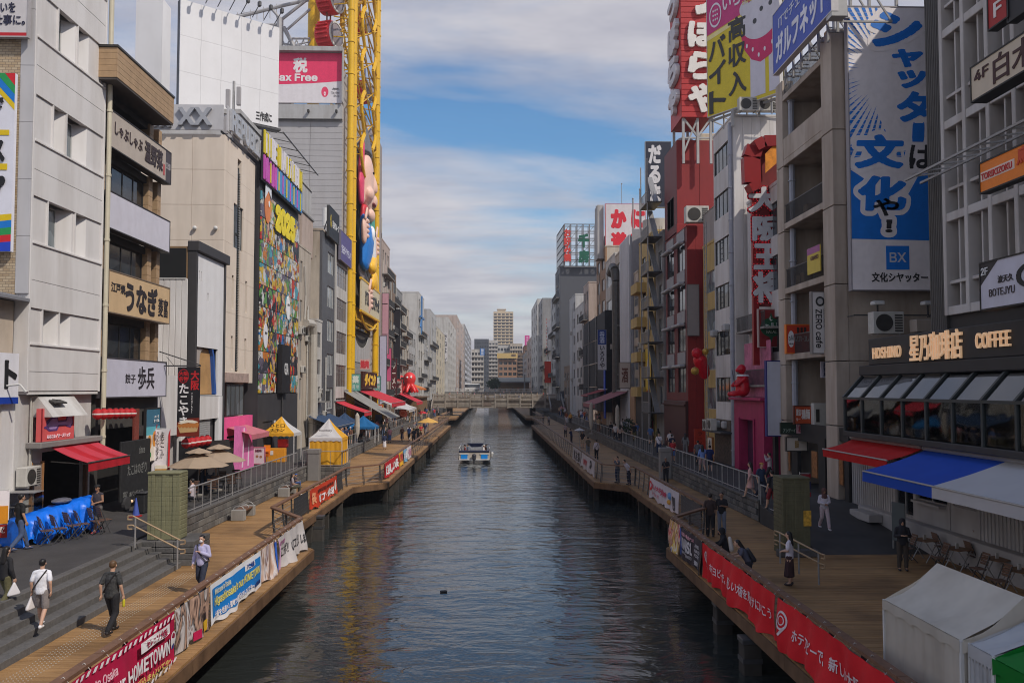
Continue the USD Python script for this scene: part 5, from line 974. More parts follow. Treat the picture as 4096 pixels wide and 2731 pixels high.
far_house('dark and white banded tower far along the left bank',520,690,48,midgrey,11,[(0.1,0.3),(0.4,0.6),(0.7,0.9)],f2,win=(alu,glass_b),seed=27,clut=0,side=offwhite)
# end of the canal: cluster of towers facing the camera
def end_tower(label,u0,u1,v0,y,mat,nr,nc,v1=1560,balc=False,win=(alu,glass_d),fr=0.55):
    p,q=onY(u0,v0,y),onY(u1,v1,y);fr_=FWs(y);x0,x1,zt=p[0],q[0],p[2]
    b=building('apartment_tower',label,fr_,x0,x1,zt,mat,rows(8,zt-1,nr,fr),[((k+0.14)/nc,(k+0.86)/nc)for k in range(nc)],win=win,depth=25,th=0.5,nv=0 if y>500 else 1)
    if balc:
        for k in range(nr):h=8+(zt-9)*k/nr;add(b,'balcony_band',MB(fr_).box(x0,x1,0.01,0.7,h-0.2,h+(zt-9)/nr*0.28),mat)
    return b
end_tower('tall tan apartment tower in the centre of the view',1974,2053,1247,760,M('tan_tower',(0.55,0.43,0.28),0.8,0.06),24,5,balc=True);t=thing('tower_penthouse','small plant room on top of the tall tan tower','building',(0,765,70));p=onY(1990,1240,761);q=onY(2022,1247,761);add(t,'room',MB().box(p[0],q[0],761,770,q[2]-0.5,p[2]+0.5),M('tan_tower'));add(t,'roof',MB().box(p[0]-0.5,q[0]+0.5,760.6,770,p[2]+0.5,p[2]+1),M('tan_tower'))
end_tower('brown hotel with a yellow top band at the end of the canal',1994,2068,1414,470,M('hotel_brown',(0.33,0.19,0.12),0.8,0.08),6,4);t=thing('hotel_top_band','yellow top storey band of the brown hotel','sign',(5,469,26));p=onY(1988,1412,468.6);q=onY(2070,1433,468.6);add(t,'band',MB(FWs(468.8)).box(p[0],q[0],0,0.4,q[2],p[2]),M('hotel_yellow',(0.6,0.42,0.16)));add(t,'marks',MB(FWs(468.3)).box(q[0]-3.4,q[0]-1.0,0,0.1,(p[2]+q[2])/2-0.2,p[2]-0.6),brownish)
end_tower('beige balconied block behind the brown hotel',2040,2090,1375,540,sand,9,5,balc=True);end_tower('dark framed white office behind the brown hotel',1988,2040,1382,560,offwhite,8,4,win=(alu_d,glass_d))
end_tower('brown flats right of the brown hotel',2070,2112,1412,500,brownish,9,3,balc=True);end_tower('dark glass office with a blue sign at the end of the canal',1897,1955,1357,430,M('dark_office',(0.09,0.1,0.12),0.3),12,6,win=(alu_d,glass_b))
sign('blue_sign','blue sign with white characters on the dark glass office',FWs(428),onY(1920,1400,428)[0],onY(1938,1400,428)[0],onY(1920,1421,428)[2],onY(1920,1393,428)[2],0,0.3,(50,110,180),[('田元',0.2,0.8,0.1,0.9,(225,230,235),3,True)])
end_tower('low white balconied flats left of the dark glass office',1886,1935,1398,428,offwhite,7,4,balc=True);end_tower('white narrow flats beside the dark glass office',1955,1992,1362,520,offwhite,12,3,balc=True)
end_tower('tan brown slab carrying the pink vertical sign',2098,2118,1382,420,M('hotel_brown'),3,1);end_tower('cream narrow house below the pink vertical sign',2106,2124,1411,415,cream,6,1)
sign('pink_sign','pink vertical sign on the brown slab at the end of the canal',FWs(419),onY(2099,1342,419)[0],onY(2118,1342,419)[0],onY(2099,1381,419)[2],onY(2099,1342,419)[2],0,0.8,(200,70,140),[('ホテル',0.25,0.75,0.1,0.9,(225,190,210),3,True)])
# far road bridge, bus, white roofed hall
t=thing('road_bridge','low road bridge with a white railing beyond the foot bridge','bridge',(0,300,3));add(t,'deck',MB().box(-60,60,300,318,4.6,6.2),concrete);add(t,'pier',MB().box(-9,-8,301,317,-2,4.6).box(8,9,301,317,-2,4.6),quay_mat)
rm=MB();[rm.box(x-0.06,x+0.06,299.8,299.95,6.2,7.25)for x in np.arange(-18,18,0.45)];rm.box(-18,18,299.75,300,7.2,7.35).box(-18,18,299.78,299.97,6.35,6.45);add(t,'railing',rm,alu_w)
p=onY(1902,1548,306);t=thing('tour_bus','white single deck bus crossing the road bridge far away','bus',(p[0],306,6.2));x0=onY(1858,1548,306)[0];x1=onY(1920,1548,306)[0]
add(t,'body',MB().bev(x0,x1,305,307.4,6.6,9.3,0.2),alu_w);add(t,'window_band',MB().box(x0+0.2,x1-0.15,304.96,305.02,7.9,8.9),glass_b);add(t,'wheel',MB().lathe([(0,0),(0.5,0),(0.5,0.3),(0,0.3)],(x0+1.2,305.0,6.7),14,1),steel_d);add(t,'wheel',MB().lathe([(0,0),(0.5,0),(0.5,0.3),(0,0.3)],(x1-1.2,305.0,6.7),14,1),steel_d)
t=thing('roofed_hall','long white roofed hall closing the end of the canal','building',(8,330,2));p=onY(1990,1510,330);q=onY(2122,1530,330);add(t,'roof',MB(FWs(330)).bev(p[0],q[0],-10,0.5,q[2]+0.4,p[2],0.15),M('white_roof',(0.55,0.57,0.56),0.6,0.06));add(t,'fascia',MB(FWs(330)).box(p[0],q[0],0.1,0.6,q[2],q[2]+0.36),M('roof_sheet'));add(t,'wall',MB(FWs(332)).box(p[0]+0.5,q[0]-0.5,-8,0,2.0,q[2]),M('stall_timber'));add(t,'mast',MB().tube((onY(2098,1500,328)[0],328,3),(onY(2098,1500,328)[0],328,13),0.3),midgrey)
p=onY(1976,1545,320);t=thing('street_tree','small dark green tree at the end of the road bridge','tree',(p[0],320,6));add(t,'trunk',MB().tube((p[0],320,5.8),(p[0],320,8.5),0.15,6),brownish);r=np.random.default_rng(4);m=MB()
for k in range(700):c=r.normal(0,1,3);c=c/np.linalg.norm(c)*(0.55+0.45*r.random())*np.array([2.6,2.4,2.2])+[p[0],320,9.3];a=r.normal(0,0.3,3);b2=r.normal(0,0.3,3);m.raw([c,c+a,c+a+b2,c+b2],[[0,1,2],[0,2,3]])
add(t,'crown',m,M('leaf_dark',(0.03,0.06,0.025),0.7,0.3,trans=0.2),kind='stuff')
# ================================================================ RIGHT BANK
rdm=M('red_cladding',rgb(138,40,40),0.55,0.07,0.8,grime=0.18);dred=M('dark_red_cladding',rgb(104,42,44),0.55,0.1,0.8,grime=0.2)
conc_b=M('beige_concrete',(0.45,0.375,0.31),0.75,0.12,0.8,grime=0.42);white_r=M('white_wall_right',(0.62,0.59,0.57),0.7,0.06,0.8,grime=0.32);yel_w=M('ochre_render',(0.5,0.35,0.13),0.8,0.1,1.2,grime=0.25)
black_p=M('black_cladding',(0.022,0.021,0.021),0.6,0.3,1.5)
# --- near building: coffee shop below, gridded white front above; runs on past the camera
X0=16.9;f=FRt(X0)
t=thing('grid_front_building','building with a white gridded window front above the coffee shop on the right','building',(X0,27,2.2))
add(t,'core',MB(f).box(-25,30.1,-14,-0.75,2.2,30),M('dark_stucco'));add(t,'lower_wall',MB(f).box(-25,30.1,-0.74,-0.1,5.6,10.0),black_p)
ribs=MB(f)
for k in range(9):add(t,'rib',MB(f).bev(30.12+0.125*k,30.12+0.125*k+0.085,-0.5,0.02,8.0,30,0.015),M('dark_rib',(0.085,0.078,0.072),0.6,0.2,2,grime=0.3))
add(t,'rib_backing',MB(f).box(30.1,31.3,-8,-0.51,7.9,30),black_p)
gw_=M('grid_white',(0.52,0.485,0.46),0.7,0.08,1.2,grime=0.35)
acol=[30.1-1.4*k for k in range(13)]
for a in acol:add(t,'grid_post',MB(f).bev(a-0.2,a,-0.7,0.1,10.0,30,0.02),gw_);
for a in acol[:-1]:add(t,'grid_mullion',MB(f).bev(a-0.86,a-0.78,-0.5,-0.05,10.1,30,0.015),gw_)
for j,h in enumerate(np.arange(10.0,30,3.45)):
    for i in range(len(acol)-1):
        a1,a0=acol[i]-0.2,acol[i+1]
        add(t,'grid_beam',MB(f).bev(a0+0.003,a1-0.003,-0.7,0.07,h,h+0.32,0.02),gw_);add(t,'grid_transom',MB(f).bev(a0+0.003,a1-0.003,-0.55,-0.02,h+1.15,h+1.27,0.015),gw_)
        add(t,'window_pane',MB(f).box(a0,a1,-0.62,-0.6,h+0.32,h+3.45),glass_d)
wk=thing('wall_gantry','thin metal lighting gantry across the white gridded front','gantry',(16,28,16));m=MB(FRt(16.0)).bar((31.0,0.1,15.3),(22,0.1,15.3),0.08).bar((31.0,-0.5,15.2),(22,-0.5,15.2),0.08)
[m.bar((a,0.1,15.25),(a-0.5,-0.5,15.25),0.05)for a in np.arange(23,31,0.8)];add(wk,'frame',m,M('gantry_grey',(0.3,0.29,0.28),0.5))
# signs on the gridded front
fs=FRt(16.0);kw=dict(rev=True,edge=(34,32,32))
def rsign(nm,lab,x,u0,u1,v0,v1,face,tx,dth=0.3,**k):
    """Sign on the right bank's canal front; u0 is its far (left in view) edge, v0/v1 its top and bottom there."""
    p,q,r_=onX(u0,v0,x),onX(u0,v1,x),onX(u1,v0,x);return sign(nm,lab,FRt(x),min(p[1],r_[1]),max(p[1],r_[1]),q[2],p[2],0,dth,face,tx,**({'rev':True,'edge':(34,32,32)}|k))
rsign('red_floor_sign','red sign with a white letter F at the top right corner',15.6,3990,4068,-20,122,(165,32,32),[('F',0.3,0.75,0.2,0.62,(225,215,210),4,False,'lat'),('O',0.25,0.8,0.75,0.98,(225,215,210),4,False,'lat')])
rsign('black_floor_sign','black sign with a white ring right of the red letter F sign',15.62,4070,4200,-40,90,(36,34,36),[('○',0.2,0.9,0.5,0.95,(200,195,190),1)])
rsign('white_floor_sign','cream fourth floor sign with one large dark character',15.4,3948,4180,276,408,(198,182,160),[('4F',0.06,0.34,0.5,0.82,(60,30,30),3,False,'lat'),('白木屋',0.42,1.5,0.1,0.92,(60,30,30),2)],dth=0.5)
rsign('orange_floor_sign','orange sign with red letters on a white strip',15.5,3958,4180,658,772,(232,125,30),[('TORIKIZOKU',0.03,0.62,0.4,0.62,(190,50,45),3,False,'lat'),('鳥',0.7,0.95,0.4,0.95,(200,70,30),3)],shapes=[((225,200,185),sbox(0.01,0.35,0.66,0.68))])
rsign('second_floor_sign','dark and lavender second floor sign with a cut corner and thin letters',15.4,3986,4200,1058,1238,(196,194,206),[('2F',0.02,0.16,0.74,0.9,(225,225,225),2,False,'lat'),('波天久',0.36,0.66,0.5,0.66,(55,50,52),1),('BOTEJYU',0.18,0.68,0.24,0.4,(70,60,60),0,False,'lat'),('○',0.72,1.2,0.3,0.8,(30,30,30),8)],shapes=[((40,38,40),[(0,1),(0.36,1),(0,0.52)])],dth=0.5)
# coffee shop
c0,c1=22.0,35.4;f=FRt(16.0)
t=thing('coffee_shop','dark coffee shop storey with sloping glass front and lit lettering on the right','building',(16,29,5.3));coal=M('coal_cladding',(0.024,0.024,0.025),0.55,0.25,1.5)
add(t,'sign_band',MB(f).bev(c0-8,34.6,-0.8,0.0,8.3,9.4,0.03),coal);add(t,'lower_band',MB(f).bev(c0-8,c1,-0.8,0.06,7.87,8.29,0.03),coal);add(t,'roof',MB(f).box(c0-8,34.5,-3,-0.81,8.3,8.5),roof_mat)
ms=np.linspace(c0,c1,9);fr_m=M('green_black_frame',(0.03,0.036,0.036),0.45,0.2);slope=pane_mat('sloping_roof_pane',(0.55,0.56,0.56),1.9)
slope_b=M('roller_shade',(0.34,0.32,0.31),0.7,0.12,0.8)
for i,a in enumerate(ms):
    add(t,'rafter',MB(f).bar((a,-0.1,7.85),(a,0.75,6.9),0.12,0.14),fr_m);add(t,'glazing_post',MB(f).bev(a-0.055,a+0.055,0.62,0.76,5.5,6.88,0.01),fr_m)
    if i:
        b=ms[i-1];add(t,'roof_pane',MB(f).quad((b+0.06,-0.09,7.84),(a-0.06,-0.09,7.84),(a-0.06,0.72,6.94),(b+0.06,0.72,6.94)),pane_mat('cafe_pane',(0.8,0.8,0.8),1.5));add(t,'roof_shade',MB(f).quad((b+0.06,-0.14,7.78),(a-0.06,-0.14,7.78),(a-0.06,0.65,6.9),(b+0.06,0.65,6.9)),slope_b if i>1 else M('maroon_shade',(0.13,0.03,0.05),0.7))
        add(t,'front_pane',MB(f).box(b+0.06,a-0.06,0.68,0.695,5.55,6.85),pane_clear)
        if i>2:add(t,'inner_valance',MB(f).box(b+0.06,a-0.06,0.55,0.57,6.6,6.88),M('orange_valance',rgb(205,60,35),0.7,0.1))
add(t,'eave',MB(f).bar((c0-8,0.74,6.9),(c1,0.74,6.9),0.1),fr_m);add(t,'side_glass',MB(FWs(c1-0.05)).raw([(15.3,0,5.5),(16.9,0,5.5),(16.9,0,7.8),(16.1,0,7.8),(15.3,0,6.9)],[[0,1,2],[0,2,3],[0,3,4]]),coal)
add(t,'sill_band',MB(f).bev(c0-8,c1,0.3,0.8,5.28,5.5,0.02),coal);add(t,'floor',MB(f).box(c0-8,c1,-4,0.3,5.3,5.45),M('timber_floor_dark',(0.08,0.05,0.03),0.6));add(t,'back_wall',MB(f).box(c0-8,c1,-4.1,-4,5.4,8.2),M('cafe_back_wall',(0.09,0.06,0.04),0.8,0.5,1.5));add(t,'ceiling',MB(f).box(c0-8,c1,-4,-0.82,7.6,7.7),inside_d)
lit=M('lit_letters',rgb(250,205,160),0.4,0.03,emit=0.2)
for s_,a0,a1,h0,h1,b_ in(('HOSHINO',34.05,31.7,8.55,9.0,2),('COFFEE',26.7,24.9,8.62,9.12,2)):add(t,'lit_lettering',MB(f).poly(affinity.scale(fit(text(s_,b_,'lat'),-a0,-a1,h0,h1),-1,1,origin=(0,0)),0.03,0.1),lit)
add(t,'lit_lettering',MB(f).poly(affinity.scale(fit(text('星乃珈琲店',1),-31.0,-27.5,8.33,9.35),-1,1,origin=(0,0)),0.03,0.1),lit)
for k,a in enumerate((33.3,31.2,29.0,26.6,24.2)):
    l=thing('table_lamp',('farthest','second farthest','middle','second nearest','nearest')[k]+' pale shaded lamp inside the glazed coffee shop','lamp',(15.9,a,5.5));add(l,'shade',MB(FRt(15.9)).lathe([(0.13,6.05),(0.19,5.75)],(a,0,0),14),M('lamp_shade_cream',(0.5,0.42,0.33),0.8),smooth=True);add(l,'stand',MB(FRt(15.9)).tube((a,0,5.45),(a,0,5.8),0.02),steel_d)
    for q in(-0.5,0.45):
        s_=thing('cafe_armchair',f'brown upholstered seat beside the {("farthest", "second farthest", "middle", "second nearest", "nearest")[k]} lamp in the coffee shop, {"far" if q > 0 else "near"} side','seat',(16.2,a+q,5.45));add(s_,'seat',MB(FRt(16.2)).bev(a+q-0.22,a+q+0.22,-0.2,0.25,5.45,5.85,0.05),M('brown_leather',(0.1,0.04,0.02),0.5));add(s_,'backrest',MB(FRt(16.2)).bev(a+q-0.22,a+q+0.22,-0.32,-0.2,5.45,6.4,0.04),M('brown_leather'))
# ground floor under the awnings
t=thing('canal_cafe_front','ribbed pale ground floor front with doors and windows under the striped awnings','building',(16,29,2.0));f=FRt(16.25);rib_w=M('ribbed_pale_wall',(0.42,0.4,0.39),0.7,0.1,1,grime=0.25)
ops=[(31.6,33.0,2.35,4.6),(29.2,31.4,3.1,4.7),(27.4,28.8,3.2,4.6)]
add(t,'wall',wall(MB(f),14,36.9,1.3,5.27,ops,0,0.2),rib_w)
rb=MB(f)
for a in np.arange(14.2,36.9,0.2):
    if not any(o[0]-0.15<a<o[1]+0.1 for o in ops):rb.box(a,a+0.1,0.002,0.03,1.9,5.2)
add(t,'wall_ribs',rb,rib_w,kind='stuff')
for o in ops:window(t,f,*o,-0.05,alu,glass_d if o[0]<29 else pane_clear,nv=1)
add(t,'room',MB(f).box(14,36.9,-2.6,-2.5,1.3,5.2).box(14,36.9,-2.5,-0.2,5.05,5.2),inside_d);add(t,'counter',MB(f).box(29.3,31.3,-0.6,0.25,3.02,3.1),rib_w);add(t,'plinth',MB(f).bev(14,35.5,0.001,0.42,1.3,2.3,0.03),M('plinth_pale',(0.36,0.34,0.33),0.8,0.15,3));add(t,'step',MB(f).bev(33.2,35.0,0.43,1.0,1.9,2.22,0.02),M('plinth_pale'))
add(t,'orange_notice',MB(f).box(31.45,31.55,0.03,0.05,3.4,4.5),paint(190,120,40));add(t,'louvre_vent',MB(f).box(34.5,35.2,0.0,0.05,3.9,4.7),alu);add(t,'blue_panel',MB(f).box(21.5,23.2,0.03,0.06,1.9,4.2),paint(95,115,150))
blue_c=M('blue_awning_cloth',rgb(26,80,190),0.75,0.08,1,trans=0.15);wht_c=M('white_awning_cloth',(0.62,0.61,0.62),0.75,0.06,1,trans=0.2);rd2=M('deep_red_awning_cloth',rgb(200,18,20),0.7,0.06,1,trans=0.15)
awning('red_awning','deep red awning at the far end of the coffee shop',FRt(15.65),29.6,35.4,0,5.15,1.35,4.72,0.32,[rd2])
awning('blue_and_white_awning','large blue and white striped awning over the coffee shop tables',FRt(15.65),15.4,29.4,0,5.12,2.35,4.37,0.36,[wht_c,wht_c,blue_c],3)
sb=rot_frame((14.9,30.0,0),-70);t=thing('chalk_board','tall grey folding chalk board standing before the coffee counter','sign board',(14.9,30,1.45));add(t,'board',MB(sb).bev(-0.3,0.3,0,0.05,1.75,3.15,0.01),M('slate_board',(0.1,0.115,0.115),0.6,0.2));add(t,'leg',MB(sb).bar((-0.27,0.02,1.45),(-0.27,0.02,1.8),0.04),alu);add(t,'leg',MB(sb).bar((0.27,0.02,1.45),(0.27,0.02,1.8),0.04),alu);add(t,'prop',MB(sb).bar((0,-0.5,1.45),(0,0,2.9),0.04),alu)

# --- beige concrete balcony building with the big blue billboard
X0=16.0;f=FRt(X0);y0,y1=37.9,45.45
t=thing('balcony_building','beige concrete building with open balconies and thick pillars on the right','building',(X0,42.5,2.2))
for h0,h1 in[(2.2,5.6),(5.61,8.6),(8.61,12.2),(12.21,15.9),(15.91,19.5),(19.51,24.3)]:
    add(t,'pillar_block',MB(f).bev(y0,y0+1.25,-0.62,0,h0,h1-0.03,0.02),conc_b);add(t,'pillar_block',MB(f).bev(44.45,y1,-0.62,0,h0,h1-0.03,0.02),conc_b)
    add(t,'side_wall',MB(FWs(y0+0.14)).bev(16.63,24,0,0.1,h0,h1-0.02,0.02),conc_b)
add(t,'core',MB(f).box(y0+0.15,y1,-12,-2.2,2.2,24.0),M('dark_stucco'));add(t,'end_wall',MB(f).box(44.5,y1-0.02,-12,-0.63,2.2,24.0),conc_b);add(t,'inner_wall',MB(f).box(y0+0.14,y0+0.3,-12,-0.63,2.2,24),conc_b)
for k,h in enumerate((8.85,12.45,16.0,19.5,23.1)):
    add(t,'slab',MB(f).bev(y0+1.26,44.44,-2.19,-0.02,h,h+0.32,0.02),conc_b)
    if k in(3,):add(t,'parapet_wall',MB(f).bev(y0+1.27,44.43,-0.2,-0.03,h+0.33,h+1.5,0.02),conc_b)
    else:
        m=MB(f);m.box(y0+1.3,44.4,-0.12,-0.08,h+1.3,h+1.36);[m.box(a-0.012,a+0.012,-0.115,-0.085,h+0.32,h+1.3)for a in np.arange(y0+1.35,44.4,0.13)];add(t,'balcony_railing',m,steel_d)
    pipe(t,f,40.3,-1.2,h+0.32,h+3.4,0.09,palegrey)
    ac_unit(t,FRt(17.9),41.4+0.6*(k%2),0,h+0.45,1.1);window(t,FRt(18.2),39.5,40.8,h+0.4,h+2.4,0.05,alu_d,glass_d);window(t,FRt(18.2),42.5,43.9,h+0.5,h+2.2,0.05,alu,glass_g)
    l=thing('balcony_lamp',f'small amber lamp on balcony {("one", "two", "three", "four", "five")[k]} counted up from the street','lamp',(17.6,42.0,h+2.6));add(l,'shade',MB(FRt(17.6)).bev(41.8,42.2,-0.15,0.15,h+2.6,h+2.9,0.05),M('amber_glass',(0.35,0.16,0.03),0.4));add(l,'stem',MB(FRt(17.6)).tube((42.0,0,h+2.9),(42.0,0,h+3.5),0.02),steel_d)
for a,z in((43.9,13.0),(43.2,13.0),(42.6,16.5),(40.9,12.9)):
    b=thing('storage_box',f'cardboard coloured box stored on a balcony at height {"low" if z < 13 else "mid" if a > 43.5 else "upper"} near pillar {"far" if a > 43 else "near"}','box',(16.6,a,z));add(b,'box',MB(f).bev(a-0.3,a+0.25,-1.0,-0.5,z-0.2,z+0.4,0.02),M('cardboard',(0.28,0.18,0.1),0.8));add(b,'lid',MB(f).bev(a-0.31,a+0.26,-1.02,-0.48,z+0.4,z+0.46,0.01),M('cardboard'))
pipe(t,f,44.2,-0.4,2.2,24,0.16,M('duct_bluegrey',(0.34,0.35,0.4),0.5))
# blue brush billboard
bx0,bx1,bz0,bz1=rectY(37.45,3379,3745,40,1162)
bl_=(24,120,214);bk=(52,50,52);wp=(240,232,232)
btx=[('シ',.26,.86,.858,.985,bl_,6),('ャ',.5,.86,.785,.85,bl_,7),('ッ',.56,.9,.71,.775,bl_,7),('タ',.55,.95,.59,.7,bl_,7),('ー',.72,.86,.52,.59,bl_,10,True),('文',.06,.62,.425,.545,bl_,7),('化',.08,.64,.275,.4,bl_,7),('は',.68,.96,.425,.51,bk,4),('や',.25,.55,.258,.32,bk,4),('!',.39,.47,.2,.245,bk,4)]
def _bt(x):return fit(text(x[0],x[6],'cjk',len(x)>7),*x[1:5])
skew=lambda g:affinity.skew(g,xs=12,origin='center')
outl=shapely.union_all([affinity.scale(affinity.scale(skew(_bt(x)),1,3.07,origin=(0,0)).buffer(0.055,4),1,1/3.07,origin=(0,0))for x in btx]).intersection(sbox(0,0.15,1,1))
low=Polygon([(0,.177),(1,.172),(1,.425),(.78,.40),(.66,.335),(.3,.36),(0,.42)])
rays=[]
for k in range(64):
    an=2*PI*k/64;r0=0.40;c=np.array([.47,.77]);s=np.array([1,1/3.07]);d=np.array([math.cos(an),math.sin(an)]);n_=np.array([-d[1],d[0]]);p0=c+s*d*r0*(1+0.12*math.sin(k*5));p1=c+s*(d*1.3+n_*0.045);p2=c+s*(d*1.3-n_*0.045);rays.append(Polygon([p0,p1,p2]))
rays=shapely.union_all(rays).intersection(Polygon([(0,.5),(0,1),(.5,1),(.3,.9),(.32,.62),(.5,.5),(.8,.55),(1,.6),(1,.47),(.5,.45),(0,.42)]))
rays=rays.difference(shapely.union_all([sbox(0,y_,1,y_+.0022)for y_ in np.arange(.42,1,.016)]))
t=sign('brush_billboard','huge vertical white and blue billboard with brush painted characters on the beige building',FWs(37.45),bx0,bx1,bz0,bz1,0,0.3,wp,(),edge=(150,145,148),shapes=[(bl_,low),(bl_,rays),(wp,outl),(bl_,sbox(.39,.07,.655,.153))])
for col in(bl_,bk):
    g=shapely.union_all([skew(_bt(x))for x in btx if x[5]==col]);
    if col==bk:g=shapely.union_all([g,fit(text('文化シヤッター',3),.22,.865,.026,.06)])
    add(t,'lettering',MB(FWs(37.45)).poly(affinity.affine_transform(g,[bx1-bx0,0,0,bz1-bz0,bx0,bz0]),0.318,0.322),paint(*col))
add(t,'logo_lettering',MB(FWs(37.45)).poly(affinity.affine_transform(fit(text('BX',1,'lat'),.43,.62,.095,.13),[bx1-bx0,0,0,bz1-bz0,bx0,bz0]),0.318,0.322),paint(205,205,210))
m=MB(FWs(37.75));[m.bar((x,0,bz1-0.3),(x,0,bz1+1.8),0.12)for x in(bx0+0.4,bx0+1.3,bx0+2.6)];m.bar((bx0,0,bz1+1.0),(bx1,0,bz1+1.0),0.1);add(t,'roof_frame',m,steel)
for k,x in enumerate((bx0+0.95,bx0+3.25)):
    l=thing('sign_floodlight',('left' if k==0 else 'right')+' flat white floodlight on a bar below the brush billboard','lamp',(x,36.9,bz0-0.7));add(l,'head',MB(FWs(36.95)).bev(x-0.25,x+0.25,0,0.4,bz0-0.75,bz0-0.58,0.03),alu_w);add(l,'bracket',MB(FWs(36.95)).bar((x,0.2,bz0-1.2),(x,0.2,bz0-0.75),0.06),steel_d)
l=thing('light_bar','thin horizontal bar below the brush billboard','bar',(18,37.0,bz0-1.2));add(l,'bar',MB(FWs(37.0)).bar((bx0-0.1,0.15,bz0-1.2),(bx1+0.2,0.15,bz0-1.2),0.06),steel_d);add(l,'bracket',MB().bar((bx0,37.0,bz0-1.2),(bx0,37.7,bz0-1.2),0.05).bar((bx1-0.3,37.0,bz0-1.2),(bx1-0.3,37.7,bz0-1.2),0.05),steel_d)
t=thing('side_building','dark rear building behind the brush billboard','building',(21,36,2.2));add(t,'wall',MB().box(20.6,27,32.8,37.4,2.2,27),M('dark_stucco'));add(t,'roof_cap',MB().box(20.5,27,32.7,37.5,27,27.2),roof_mat)
dv=thing('roof_duct','beige square duct bending over the coffee shop roof','duct',(18,35.5,9.6));add(dv,'horizontal_run',MB(FWs(35.2)).bev(18.3,20.2,-0.4,0.2,9.75,10.3,0.03),conc_b);add(dv,'bend',MB(FWs(35.2)).raw([(20.2,-0.4,9.75),(21.4,-0.4,10.4),(21.4,0.2,10.4),(20.2,0.2,9.75),(20.2,-0.4,10.3),(20.9,-0.4,11.0),(20.9,0.2,11.0),(20.2,0.2,10.3)],_F),conc_b)
ac_unit(None,FWs(36.0),17.3,0,9.7,1.6,top='brown air conditioner on the roof beside the brush billboard')
# blue katakana roof sign above the balconies
rsign('blue_roof_sign','blue roof billboard with white slanting katakana',15.45,3113,3353,66,303,(58,84,176),[('ガルフネット',0.06,0.94,0.1,0.56,(222,222,230),5),('ITでチェーン店を',0.12,0.94,0.64,0.84,(205,208,225),2)],dth=0.3,edge=(205,200,200))
p=onX(3113,303,15.45);t=thing('roof_sign_frame','grey lattice frame under the blue katakana roof billboard','frame',(15.6,41,24));m=MB(FRt(15.75))
for a in np.arange(36.5,44,1.1):m.bar((a,0,23.5),(a,0,28),0.1).bar((a,0,24),(a,-2.5,24),0.08).bar((a,-2.5,24),(a,0,28),0.07).bar((a,-0.1,24.2),(a+1,-1.2,24.6),0.05)
add(t,'lattice',m,steel,kind='stuff');add(t,'end_box',MB(FRt(15.45)).box(35.7,36.3,-0.4,0.3,23.9,31),M('sign_end_white',(0.5,0.49,0.48)))
# strawberry billboard turned towards the camera
pa=onZ(2832,469,26.4);qa=onZ(3118,368,26.4);A=np.array([qa[0]-pa[0],qa[1]-pa[1],0]);L=np.linalg.norm(A);A/=L;fb=(np.array([pa[0],pa[1],0]),A,np.array([A[1],-A[0],0]));z1=onY(2832,4,pa[1])[2];H=z1-26.4
yb=[((0.0,0.0)),(1,0),(1,0.72),(0,0.72)]
t=sign('bear_billboard','yellow and magenta recruitment billboard with a white cartoon animal body',fb,0,L,26.4,z1+4.5,-0.3,0.0,(214,190,44),(),edge=(190,185,180),shapes=[((196,60,120),[(0,0.45),(0.5,0.485),(1,0.53),(1,1),(0,1)]),((230,215,150),[(0,0.42),(0.5,0.455),(0.5,0.478),(0,0.445)]),((206,200,206),sbox(0.62,0.02,0.82,0.25)),((206,200,206),sbox(0.87,0.02,1.0,0.25)),((200,45,95),[(0.5,0.36),(0.55,0.28),(0.64,0.22),(0.76,0.19),(0.9,0.21),(1,0.26),(1,0.42),(0.6,0.42)]),((206,200,206),affinity.scale(Point(0.76,0.43).buffer(0.26),1,0.44)),((206,200,206),affinity.scale(Point(0.55,0.505).buffer(0.07),1,0.55)),((70,68,70),affinity.scale(Point(0.78,0.465).buffer(0.024),1,0.55)),((70,68,70),affinity.scale(Point(0.9,0.475).buffer(0.024),1,0.55)),((70,68,70),affinity.scale(Point(0.69,0.415).buffer(0.026),1,0.55))])
HH=z1+4.5-26.4;Gg=lambda g:affinity.affine_transform(g,[L,0,0,HH,0,26.4]);m=MB(fb)
for ch,ax,hy in(('高',0.44,0.42),('収',0.44,0.28),('入',0.44,0.13),('バ',0.15,0.36),('イ',0.15,0.22),('ト',0.15,0.07)):m.poly(Gg(fit(text(ch,4),ax-0.125,ax+0.125,hy-0.062,hy+0.062)),0.034,0.038)
add(t,'lettering',m,paint(60,58,55));m=MB(fb).poly(Gg(fit(text('いちご',4),0.24,0.66,0.545,0.63)),0.034,0.038).poly(Gg(affinity.scale(Point(0.13,0.545).buffer(0.09).difference(Point(0.13,0.545).buffer(0.075)),1,0.75)),0.034,0.038);[m.poly(Gg(affinity.scale(Point(x,y).buffer(0.01),1,0.6)),0.034,0.038)for x in(0.1,0.13,0.16)for y in(0.52,0.545,0.57)]
[m.poly(Gg(affinity.scale(Point(x,y).buffer(0.013),1,0.9)),0.034,0.038)for x,y in((0.58,0.3),(0.66,0.27),(0.74,0.23),(0.82,0.25),(0.92,0.27))];add(t,'white_lettering',m,paint(225,215,220));add(t,'small_lettering',MB(fb).poly(Gg(fit(text('15navi',2,'lat'),0.52,0.7,0.53,0.55)),0.034,0.038),paint(225,200,90))
m=MB(fb);[m.bar((L*k/6,-0.5,25.4),(L*k/6,-0.5,33),0.1).bar((L*k/6,-0.5,26.2),(L*k/6+0.7,-2.0,25.6),0.07)for k in range(7)];m.bar((0,-0.4,26.2),(L,-0.4,26.2),0.14);t2=thing('roof_sign_frame','grey frame under the yellow recruitment billboard','frame',(16,54,25.4));add(t2,'lattice',m,steel,kind='stuff')

